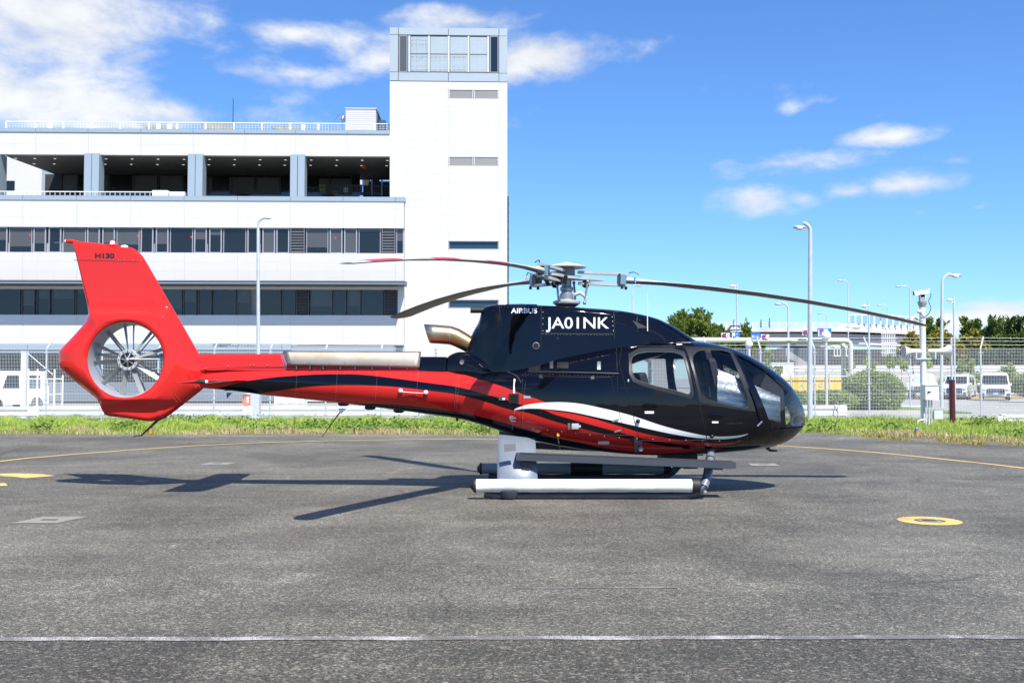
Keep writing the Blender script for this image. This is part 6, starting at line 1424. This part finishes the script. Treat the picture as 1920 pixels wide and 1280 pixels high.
strip('girder', [(1180, 624), (1575, 624), (1740, 630)], [(1180, 650), (1400, 648), (1500, 646), (1560, 648), (1600, 641), (1740, 648)], 1.6, 8, bg_)
strip('girder_flange', [(1180, 650), (1400, 648), (1500, 646), (1560, 648), (1600, 640), (1740, 647)], [(1180, 652), (1400, 650), (1500, 648), (1560, 650), (1600, 643), (1740, 650)], 1.2, 8.4, bw)
strip('upper_rail', [(1180, 604.5), (1400, 604), (1575, 604.5)], [(1180, 605.7), (1400, 605.2), (1575, 605.7)], .1, .25, wpaint); strip('upper_rail', [(1180, 609), (1400, 608.6), (1575, 609)], [(1180, 610), (1400, 609.6), (1575, 610)], .1, .25, wpaint)
for k in range(25): px = 1184 + 16.2 * k; Y = yof(px); a = at(px, 604, Y); piece('rail_post', br, wpaint, a.x - .09, a.x + .09, Y + .05, Y + .3, at(px, 615, Y).z, a.z)
strip('lower_barrier', [(1574, 606), (1740, 611)], [(1574, 613), (1740, 619)], .0, .4, bw)
nb = glass('noise_panel', (.86, .9, .92), .9)
for k in range(13):
    px = 1592 + 11.8 * k; Y = yof(px); tp = 589 + max(0, k - 5) * .9; a = at(px, tp, Y); piece('barrier_post', br, wpaint, a.x - .10, a.x + .10, Y, Y + .25, at(px, 608 + k * .4, Y).z, a.z)
    if k < 12: b = at(px + 11.8, 608 + k * .4, Y); piece('barrier_pane', br, nb, a.x + .12, b.x - .12, Y + .1, Y + .14, b.z, a.z - .15); piece('barrier_cap', br, wpaint, a.x, b.x, Y + .05, Y + .2, a.z - .14, a.z)
for a, b, top in ((1484, 1562, 650), (1210, 1290, 650)):
    p0, p1 = bx(a), bx(b); m_ = (p0 + p1) / 2; mb = MB().prism([(p0, bz(top)), (p1, bz(top)), (p1, bz(top + 16)), (m_ + 1.6, bz(top + 28)), (m_ + 1.6, -.5), (m_ - 1.6, -.5), (m_ - 1.6, bz(top + 28)), (p0, bz(top + 16))], BY + 3, BY + 8); build('pier', mb, M('pier_concrete', (.30, .30, .29), .85, vary=(.3, .1)), br)
mb = MB()
for k in range(8): x = bx(1652 + k * 3.4); mb.b2(x - .05, x + .05, BY - .3, BY - .2, bz(668), bz(622))
for k in range(5): mb.b2(bx(1650), bx(1680), BY - .34, BY - .16, bz(625 + k * 9) - .06, bz(625 + k * 9) + .06)
build('inspection_ladder', mb, bw, br); mb = MB()
mb.b2(bx(1562), bx(1600), BY - .3, BY + 1.2, bz(652), bz(650)); mb.b2(bx(1562), bx(1598), BY - .1, BY + 1, bz(668), bz(666))
for k in range(7): x = bx(1563 + k * 5.6); mb.b2(x - .05, x + .05, BY - .2, BY - .1, bz(668), bz(648))
build('inspection_walkway', mb, bw, br)
for px in (1376, 1427, 1443): Y = yof(px); a = at(px, 601, Y); piece('expansion_marker', br, M('marker_brown', (.16, .10, .08), .7), a.x - .07, a.x + .07, Y - .05, Y + .05, at(px, 613, Y).z, at(px, 599 if px != 1443 else 596, Y).z)
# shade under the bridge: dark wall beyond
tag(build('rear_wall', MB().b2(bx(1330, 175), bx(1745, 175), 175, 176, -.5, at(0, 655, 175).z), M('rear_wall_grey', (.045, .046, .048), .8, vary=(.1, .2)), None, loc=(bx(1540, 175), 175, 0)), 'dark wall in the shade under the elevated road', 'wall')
# sign gantry
GYs = 57.0; gx_ = lambda px: at(px, 600, GYs).x; gz = lambda py: at(960, py, GYs).z
gt = thing('sign_gantry', (gx_(1595), GYs, 0), 'pale steel pipe gantry crossing in front of the overpass', 'gantry'); gm_ = M('gantry_pipe', (.58, .55, .5), .5, .1, vary=(1, .08))
for dz, xe, yo in ((0, 1594, 0), (5.5, 1586, .5)):
    top = gz(638.5 + (2 if dz else 0)); xe_ = gx_(xe); k = .3
    build('pipe', MB().tube([(gx_(1180), GYs + yo, gz(632 + 5)), (gx_(1480), GYs + yo, gz(637.5)), (xe_ - k, GYs + yo, top)] + [(xe_ - k + k * math.sin(u), GYs + yo, top - k + k * math.cos(u)) for u in np.linspace(.3, 1.57, 5)] + [(xe_, GYs + yo, -.2)], .145, 12), gm_, gt, 50)
# signs on the gantry
sblue = M('sign_blue', (.02, .17, .62), .4); swht = M('sign_white', (.8, .8, .8), .4); sred = M('sign_red', (.62, .03, .06), .4); snavy = M('sign_navy', (.04, .06, .30), .4)
def panel(name, px0, py0, px1, py1, mat, parent, dy, th=.05): a = at(px0, py1, GYs - .5); b = at(px1, py0, GYs - .5); return build(name, MB().b2(a.x, b.x, GYs - .5 - dy - th, GYs - .5 - dy, a.z, b.z), mat, parent)
def rsign(px, py, kind, label):
    c = at(px, py, GYs - .5); t = thing('road_sign', (c.x, GYs - .5, 0), label, 'sign', 'round signs on the gantry'); s_ = (GYs) / F
    build('back_board', MB().b2(c.x - 4.2 * s_, c.x + 4.2 * s_, GYs - .5, GYs - .42, c.z - 5.2 * s_, c.z + 5.2 * s_), swht, t)
    def disc(name, r, d, mat, sc=1.25): build(name, MB().add([(c.x + r * s_ * math.cos(a), GYs - .5 - d, c.z + r * s_ * sc * math.sin(a)) for a in np.linspace(0, 2 * math.pi, 29)[:-1]], [tuple(range(28))]), mat, t, rec=False)
    disc('rim', 3.6, .02, sred); disc('face', 2.8, .03, snavy if kind else swht)
    if kind: build('slash', MB().box((c.x, GYs - .54, c.z), (5.0 * s_, .01, .7 * s_), Matrix.Rotation(.9, 3, 'Y')), sred, t)
    else: build('marking', MB().b2(c.x - 1.6 * s_, c.x + 1.6 * s_, GYs - .545, GYs - .535, c.z - .9 * s_, c.z + .9 * s_), M('sign_grey', (.35, .3, .32), .5), t)
for px, py, k, lb in ((1357, 629, 1, 'round blue and red no-stopping sign, leftmost on the gantry'), (1364, 629.3, 0, 'round white restriction sign left of the first blue panel'), (1431.5, 631.8, 1, 'round blue and red no-stopping sign right of the middle blue panel'), (1438, 632, 0, 'round white restriction sign right of the middle blue panel'), (1509, 623, 1, 'round blue and red no-stopping sign left of the tall lamp post'), (1516, 623.6, 0, 'round white restriction sign half hidden by the tall lamp post')): rsign(px, py, k, lb)
def dsign(px0, py0, px1, py1, label, marks, texts=()):
    a = at((px0 + px1) / 2, py1, GYs - .5); t = thing('direction_sign', (a.x, GYs - .5, 0), label, 'sign', 'blue panels on the gantry'); panel('panel', px0, py0, px1, py1, sblue, t, 0)
    for (u0, v0, u1, v1, mt) in marks: panel('marking', u0, v0, u1, v1, mt, t, .055, .01)
    for (s_, u0, v0, u1, v1) in texts: letter_plane(s_, u0, v0, u1, v1, GYs - .5 - .075, swht, t, bold=.02)
dsign(1371, 622.5, 1386, 634.5, 'blue direction sign with white arrow and pictogram, left on the gantry', [(1372.5, 624, 1373.6, 633, swht), (1374.6, 624, 1377.6, 630, swht), (1379, 631.5, 1384.5, 633.2, swht)], [('→', 1379, 625, 1384, 628)])
dsign(1408, 624, 1425, 636, 'blue direction sign with white lettering in the middle of the gantry', [], [('貨物ターミナル', 1409.5, 628.3, 1423.5, 632.5)])
dsign(1532.5, 615, 1558.5, 633.5, 'large blue lane sign with red marks behind the globe lamp', [(1534, 617.5, 1535.4, 631, swht), (1538, 617, 1542, 621, sred), (1538.2, 622, 1541.6, 625.5, sred), (1543, 622.5, 1546, 625, sred), (1548, 622.5, 1551, 625, sred), (1553.5, 622.5, 1556, 626, sred), (1543.5, 617, 1552, 619, swht), (1546, 620, 1550.5, 621.4, swht), (1537.8, 628, 1539.2, 631, swht)])
# small blue sign on a pole below the globe
a, b = at(1398, 654, 60), at(1402, 647, 60); tag(build('small_sign', MB().b2(a.x, b.x, 60, 60.05, a.z, b.z).b2((a.x + b.x) / 2 - .02, (a.x + b.x) / 2 + .02, 60.06, 60.1, 0, b.z), sblue, None, loc=(a.x, 60, 0)), 'tiny blue sign below the globe lamp over the cabin', 'sign')
# roadside concrete barrier and road
rbm = M('barrier_concrete', (.42, .41, .39), .8, vary=(.3, .15)); RY = 92.0
tag(build('concrete_barrier', MB().b2(at(1380, 700, RY).x, at(2200, 700, RY).x, RY, RY + .4, -.1, at(0, 702, RY).z).b2(at(1380, 700, RY + 8).x, at(2200, 700, RY + 8).x, RY + 8, RY + 8.4, -.1, at(0, 684, RY + 8).z), rbm, None, loc=(at(1700, 700, RY).x, RY, 0)), 'long grey concrete road barrier behind the car park', 'barrier')
mb = MB(); xa, xb = at(1380, 0, RY - .3).x, at(2200, 0, RY - .3).x
for py in (688, 694): zz = at(0, py, RY + 6).z; mb.b2(xa, xb + 8, RY + 5.9, RY + 6, zz - .06, zz + .06)
tag(build('road_rail', mb, wpaint, None, loc=((xa + xb) / 2, RY + 6, 0)), 'white double rail above the concrete road barrier', 'railing')
# inner low fence with forked posts
IY = 52.0; ifn = thing('inner_fence', (at(1615, 0, IY).x, IY, 0), 'low chain-link fence with forked post tops beyond the mesh fence', 'fence')
pxs = [1440, 1476, 1511, 1547, 1583, 1618, 1661, 1696, 1725]; zt = at(0, 703.5, IY).z
me = bpy.data.meshes.new('forked_post'); mb = MB().tube([(0, 0, -.1), (0, 0, zt)], .045, 8).tube([(0, 0, zt - .02), (-.26, 0, zt + .36)], .03, 6).tube([(0, 0, zt - .02), (.2, 0, zt + .36)], .03, 6); me.from_pydata(mb.v, [], mb.f); me.materials.append(fpm)
for px in pxs: link('forked_post', me, None, ifn, (at(px, 0, IY).x, IY, 0))
xa, xb = at(1440, 0, IY).x, at(1725, 0, IY).x; mb = MB(); mb.tube([(xa, IY, zt - .05), (xb, IY, zt - .05)], .022, 6); mb.tube([(xa, IY, .12), (xb, IY, .12)], .022, 6); build('fence_rail', mb, fpm, ifn)
mb = MB(); n = int((xb - xa) / .16); hh = zt - .2; rr = .0035
for k in range(-10, n + 10):
    for sgn in (-1, 1):
        x0 = xa + k * .16; x1 = x0 + sgn * hh; c0, c1 = max(xa, min(xb, x0)), max(xa, min(xb, x1))
        if c0 == c1: continue
        z0_, z1_ = .12 + abs(c0 - x0), .12 + abs(c1 - x0); mb.add([(c0 - rr, IY, z0_), (c0 + rr, IY, z0_), (c1 + rr, IY, z1_), (c1 - rr, IY, z1_)], [(0, 1, 2, 3)])
build('chain_link', mb, wire, ifn, rec=False)
# yellow board with letters, white box on the roof deck
YY = 60.0; a, b = at(1425, 735.5, YY), at(1586, 707.5, YY); t = thing('yellow_barrier', ((a.x + b.x) / 2, YY, 0), 'long yellow boarded barrier with pale green letters beyond the fence', 'barrier'); ym = M('barrier_yellow', (.78, .50, .07), .55, vary=(1, .06))
build('back_frame', MB().b2(a.x, b.x, YY + .03, YY + .1, 0, b.z), M('frame_brown', (.25, .2, .12), .7), t)
nb_ = 8
for k in range(nb_): u0, u1 = a.x + (b.x - a.x) * k / nb_, a.x + (b.x - a.x) * (k + 1) / nb_; piece('board', t, ym, u0 + .012, u1 - .012, YY, YY + .03, a.z, b.z - .27); piece('board', t, ym, u0 + .012, u1 - .012, YY - .01, YY + .03, b.z - .17, b.z)
for ch_, px in (('A', 1502.5), ('C', 1539)): letter_plane(ch_, px - 4, 717.5, px + 4, 725, YY - .03, M('letter_green', (.25, .6, .5), .5), t, bold=.03)
a, b = at(1446, 707, 75), at(1488, 681.5, 75); tag(build('white_container', MB().b2(a.x, b.x, 75, 77.2, .3, b.z).b2(a.x - .05, b.x + .05, 74.95, 77.3, b.z, b.z + .06).b2((a.x + b.x) / 2 - .02, (a.x + b.x) / 2 + .02, 74.97, 75, .4, b.z), wpaint, None, loc=((a.x + b.x) / 2, 75, 0)), 'white container box beyond the fence right of the windshield', 'container')
# kerb and verge
vg = M('verge_grass', (.12, .19, .04), .9, vary=(1, .3), bump=(20, .6)); struct(build('verge', MB().b2(at(1330, 0, 50).x, at(1725, 0, 50).x, 45, 74, -.2, .05), vg, None, loc=(at(1600, 0, 50).x, 50, 0)))
struct(build('verge', MB().b2(at(1740, 0, 78).x, at(2300, 0, 78).x, 77, 90, -.2, .12), M('dry_verge', (.36, .27, .13), .9, vary=(.6, .3)), None, loc=(at(1900, 0, 78).x, 80, 0)))
struct(build('kerb', MB().b2(at(1500, 0, 44).x, at(1728, 0, 44).x, 44.6, 45, -.2, .14), rbm, None, loc=(at(1600, 0, 44).x, 44.8, 0)))
lanem = M('lane_white', (.7, .7, .68), .7)
for px0, py0, px1, py1 in ((1800, 757, 1890, 764), (1745, 778, 1880, 775)):
    a, b = gnd(px0, py0, -.02), gnd(px1, py1, -.02); d_ = (b - a).normalized(); n_ = Vector((-d_.y, d_.x, 0)) * .07; o = build('bay_line', MB().add([a - n_, b - n_, b + n_, a + n_], [(0, 1, 2, 3)]), lanem, g, rec=False)
# ------------------------------------------------------------------ vegetation
bark = M('bark', (.10, .075, .055), .9, vary=(4, .3), bump=(25, .6))
def tree(name, base, blobs, n, size, mat, label, trunk=.15, aspect=1.0, flat=.5, cat='tree', group=None, limbs=True, tuft=0):
    t = thing(name, base, label, cat, group); bx_, by_, bz_ = base; cs = []; vol = sum(r ** 2 for *_, r in blobs)
    for (x, y, z_, r) in blobs:
        m_ = int(n * r ** 2 / vol); d = rng.normal(size=(m_, 3)); d /= np.linalg.norm(d, axis=1)[:, None]; rad = r * rng.random(m_)[:, None] ** .45 * (1 + .22 * np.sin(d[:, :1] * 7 + d[:, 2:] * 5 + x * 3)); cs.append(d * rad * (1, 1, .8) + (x, y, z_))
    C = np.concatenate(cs)
    if tuft:      # needles stand in upward tufts at the twig ends
        m_ = len(C) // 22; cen = C[rng.integers(0, len(C), m_)] * 1.0; ax = rng.normal(size=(m_, 3)) * (.5, .5, .2) + (0, 0, 1); rep = np.repeat(np.arange(m_), 22); u = rng.random(len(rep))[:, None]
        C = cen[rep] + ax[rep] * tuft * u * 1.5 + rng.normal(size=(len(rep), 3)) * tuft * .28 * (1.1 - u)
    V, Fq = leafcloud(C, size, aspect, flat); npmesh('crown', V, Fq, mat, t)
    zmax = max(b[2] for b in blobs); top = max(blobs, key=lambda b: b[2]); mb = MB(); mb.tube(catmull([(bx_, by_, bz_ - .1), (bx_ + .1 * trunk, by_, bz_ + (zmax - bz_) * .4), (top[0], top[1], zmax)], 4), [trunk * (1 - .8 * k / 8) for k in range(9)], 8); build('trunk', mb, bark, t, 50)
    if limbs:
        mb = MB()
        for (x, y, z_, r) in blobs: mb.tube([(bx_ + (x - bx_) * .15, by_, max(bz_ + .3, z_ - abs(x - bx_) * .45 - .4)), ((bx_ * .4 + x * .6), (by_ + y) / 2, z_ - .2 * r), (x, y, z_)], [trunk * .4, trunk * .25, trunk * .1], 6)
        build('limbs', mb, bark, t, 50)
    return t
pine = leafmat('pine_needles', (.05, .10, .012), (.24, .32, .05), .3); lgreen = leafmat('light_leaf', (.14, .24, .03), (.42, .50, .10), .4); dgreen = leafmat('dark_leaf', (.022, .06, .012), (.12, .19, .035), .25); ygreen = leafmat('yellow_leaf', (.18, .20, .02), (.40, .33, .05), .4); hedge = leafmat('hedge_leaf', (.10, .17, .03), (.40, .48, .13), .35)
def ptree(px_list, Y, n, size, mat, label, name='pine_tree', trunk=.16, basepx=None, aspect=1.6, flat=1.6, **kw):
    bl = []
    for px, py, r in px_list: p = at(px, py, Y); bl.append((p.x, Y + rng.uniform(-.6, .6), p.z, r * Y / F))
    b = at(basepx or px_list[0][0], 700, Y); return tree(name, (b.x, Y, 0), bl, n, size, mat, label, trunk, aspect, flat, **kw)
PT = 62.0
ptree([(1262, 604, 7), (1272, 598, 8), (1281, 592, 6), (1291, 600, 8), (1305, 594, 8), (1313, 588, 6), (1322, 600, 8), (1329, 596, 6), (1275, 615, 12), (1295, 618, 13), (1315, 612, 8), (1308, 630, 10), (1330, 632, 10), (1345, 622, 7), (1348, 632, 7), (1338, 645, 9), (1355, 650, 9), (1372, 642, 7), (1385, 655, 9), (1322, 652, 12), (1362, 662, 9), (1400, 648, 8), (1412, 645, 7), (1395, 618, 5), (1399, 610, 4), (1403, 622, 6), (1410, 660, 10), (1420, 652, 6), (1390, 670, 10), (1300, 645, 14), (1285, 630, 12), (1338, 618, 9), (1352, 628, 9), (1343, 637, 10), (1362, 638, 9), (1378, 642, 9), (1392, 636, 7), (1404, 632, 7), (1416, 642, 8), (1398, 652, 10), (1384, 647, 9), (1428, 655, 6), (1318, 622, 12), (1300, 608, 9), (1284, 606, 8), (1325, 640, 12), (1352, 643, 10), (1372, 653, 9), (1267, 612, 8)], PT, 34000, .05, pine, 'spreading green pine rising behind the helicopter cabin', trunk=.25, basepx=1330, tuft=.2)
ptree([(1345, 690, 14), (1375, 690, 14), (1405, 692, 15), (1435, 690, 12), (1455, 694, 10), (1420, 705, 12), (1325, 700, 12)], 70, 5000, .13, lgreen, 'light green bushes seen through the fence behind the windshield', 'bush', aspect=1, flat=.6, cat='bush')
ptree([(1440, 660, 5), (1446, 668, 5), (1437, 672, 5)], 75, 700, .10, lgreen, 'small light green sapling left of the curved lamp post', 'sapling', .06, aspect=1, flat=.6)
# far belt of pines on the right
k = 0
for px, top, wd in ((1744, 602, 16), (1760, 607, 13), (1745, 622, 16), (1812, 602, 15), (1832, 606, 12), (1858, 598, 15), (1875, 604, 13), (1893, 603, 15), (1912, 601, 14), (1932, 604, 16), (1958, 600, 18)):
    Y = 118 + 6 * math.sin(k * 2.3); bl = []
    for j in range(9): u = j / 8; bl.append((px + rng.normal(0, wd * .30 * (.3 + u)), top + 4 + u * 70, wd * (.25 + .5 * u)))
    ptree(bl, Y, 6500, .15, dgreen if k % 3 else pine, ('dark pine in the far row on the right, number %d from the left' % (k + 1)).replace('number %d' % (k + 1), ['first', 'second', 'third', 'fourth', 'fifth', 'sixth', 'seventh', 'eighth', 'ninth', 'tenth', 'last'][k]), trunk=.22, basepx=px, group='far pine row', aspect=1.5, flat=1.5, tuft=.5); k += 1
ptree([(1735 + 13 * i, 672 + 4 * math.sin(i * 1.7), 17) for i in range(20)] + [(1735 + 13 * i, 694, 15) for i in range(20)], 132, 9000, .26, dgreen, 'dense dark undergrowth below the far pines on the right', 'undergrowth', .1, aspect=1, flat=.7, cat='bushes')
for px, top, lb, mt in ((1712, 628, 'yellowing tree between the overpass and the far pines', ygreen), (1765, 620, 'yellow-green tree in front of the far pines, right of the camera pole', ygreen), (1826, 622, 'yellow-green tree behind the fence post with the bent top', ygreen), (1790, 640, 'small yellow-green tree between the two slim poles', ygreen)):
    ptree([(px, top, 8), (px - 10, top + 14, 11), (px + 9, top + 12, 10), (px, top + 24, 14), (px + 14, top + 28, 10), (px - 16, top + 30, 11)], 100, 2400, .19, mt, lb, 'broadleaf_tree', .15, aspect=1, flat=.6)
for i, (px, top) in enumerate(((1595, 676), (1630, 672), (1668, 668), (1690, 672), (1735, 668), (1800, 678), (1822, 676), (1888, 684))):
    ptree([(px, top, 5), (px - 5, top + 7, 6), (px + 6, top + 9, 6), (px, top + 16, 8)], 80, 420, .13, lgreen, 'young roadside tree, %s from the left in the row behind the fence' % ['first', 'second', 'third', 'fourth', 'fifth', 'sixth', 'seventh', 'last'][i], 'young_tree', .05, group='young roadside trees', aspect=1, flat=.6)
ptree([(1830 + 22 * i, 716 + 3 * math.sin(i * 2), 22) for i in range(6)] + [(1760, 725, 18), (1740, 728, 14)], 84, 7000, .14, lgreen, 'long light green hedge behind the parked vans', 'hedge', .05, aspect=1, flat=.6, cat='hedge')
def shrub(px, py_c, rx, ry, Y, label, n=7000):
    c = at(px, py_c, Y); s_ = Y / F; t = thing('clipped_shrub', (c.x, Y, 0), label, 'shrub', 'clipped round shrubs'); d = rng.normal(size=(n, 3)); d /= np.linalg.norm(d, axis=1)[:, None]; d[:, 2] = np.sign(d[:, 2]) * np.abs(d[:, 2]) ** .8
    C = d * (rx * s_, rx * s_ * .9, ry * s_) * (1 + rng.normal(0, .035, n) + .07 * np.sin(d[:, 0] * 5 + px) * np.sin(d[:, 2] * 6 + 1) + .05 * np.sin(d[:, 1] * 9 + d[:, 0] * 7))[:, None] * rng.uniform(.9, 1.02, n)[:, None] + np.array(c); V, Fq = leafcloud(C[C[:, 2] > .05], .055, 1, .6); npmesh('crown', V, Fq, hedge, t)
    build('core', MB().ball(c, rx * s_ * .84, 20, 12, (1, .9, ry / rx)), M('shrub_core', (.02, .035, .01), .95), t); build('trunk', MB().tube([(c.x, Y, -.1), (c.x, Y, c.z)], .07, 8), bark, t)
shrub(1637, 737, 55, 41, 47.5, 'big clipped round shrub behind the fence left of the camera pole', 12000); shrub(1556, 752, 50, 21, 46.5, 'low clipped shrub in front of the yellow barrier'); shrub(1478, 752, 46, 20, 47, 'low clipped shrub hidden partly by the helicopter nose')
shrub(1925, 722, 26, 20, 66, 'rounded light green shrub beside the van at the right edge', 4000)
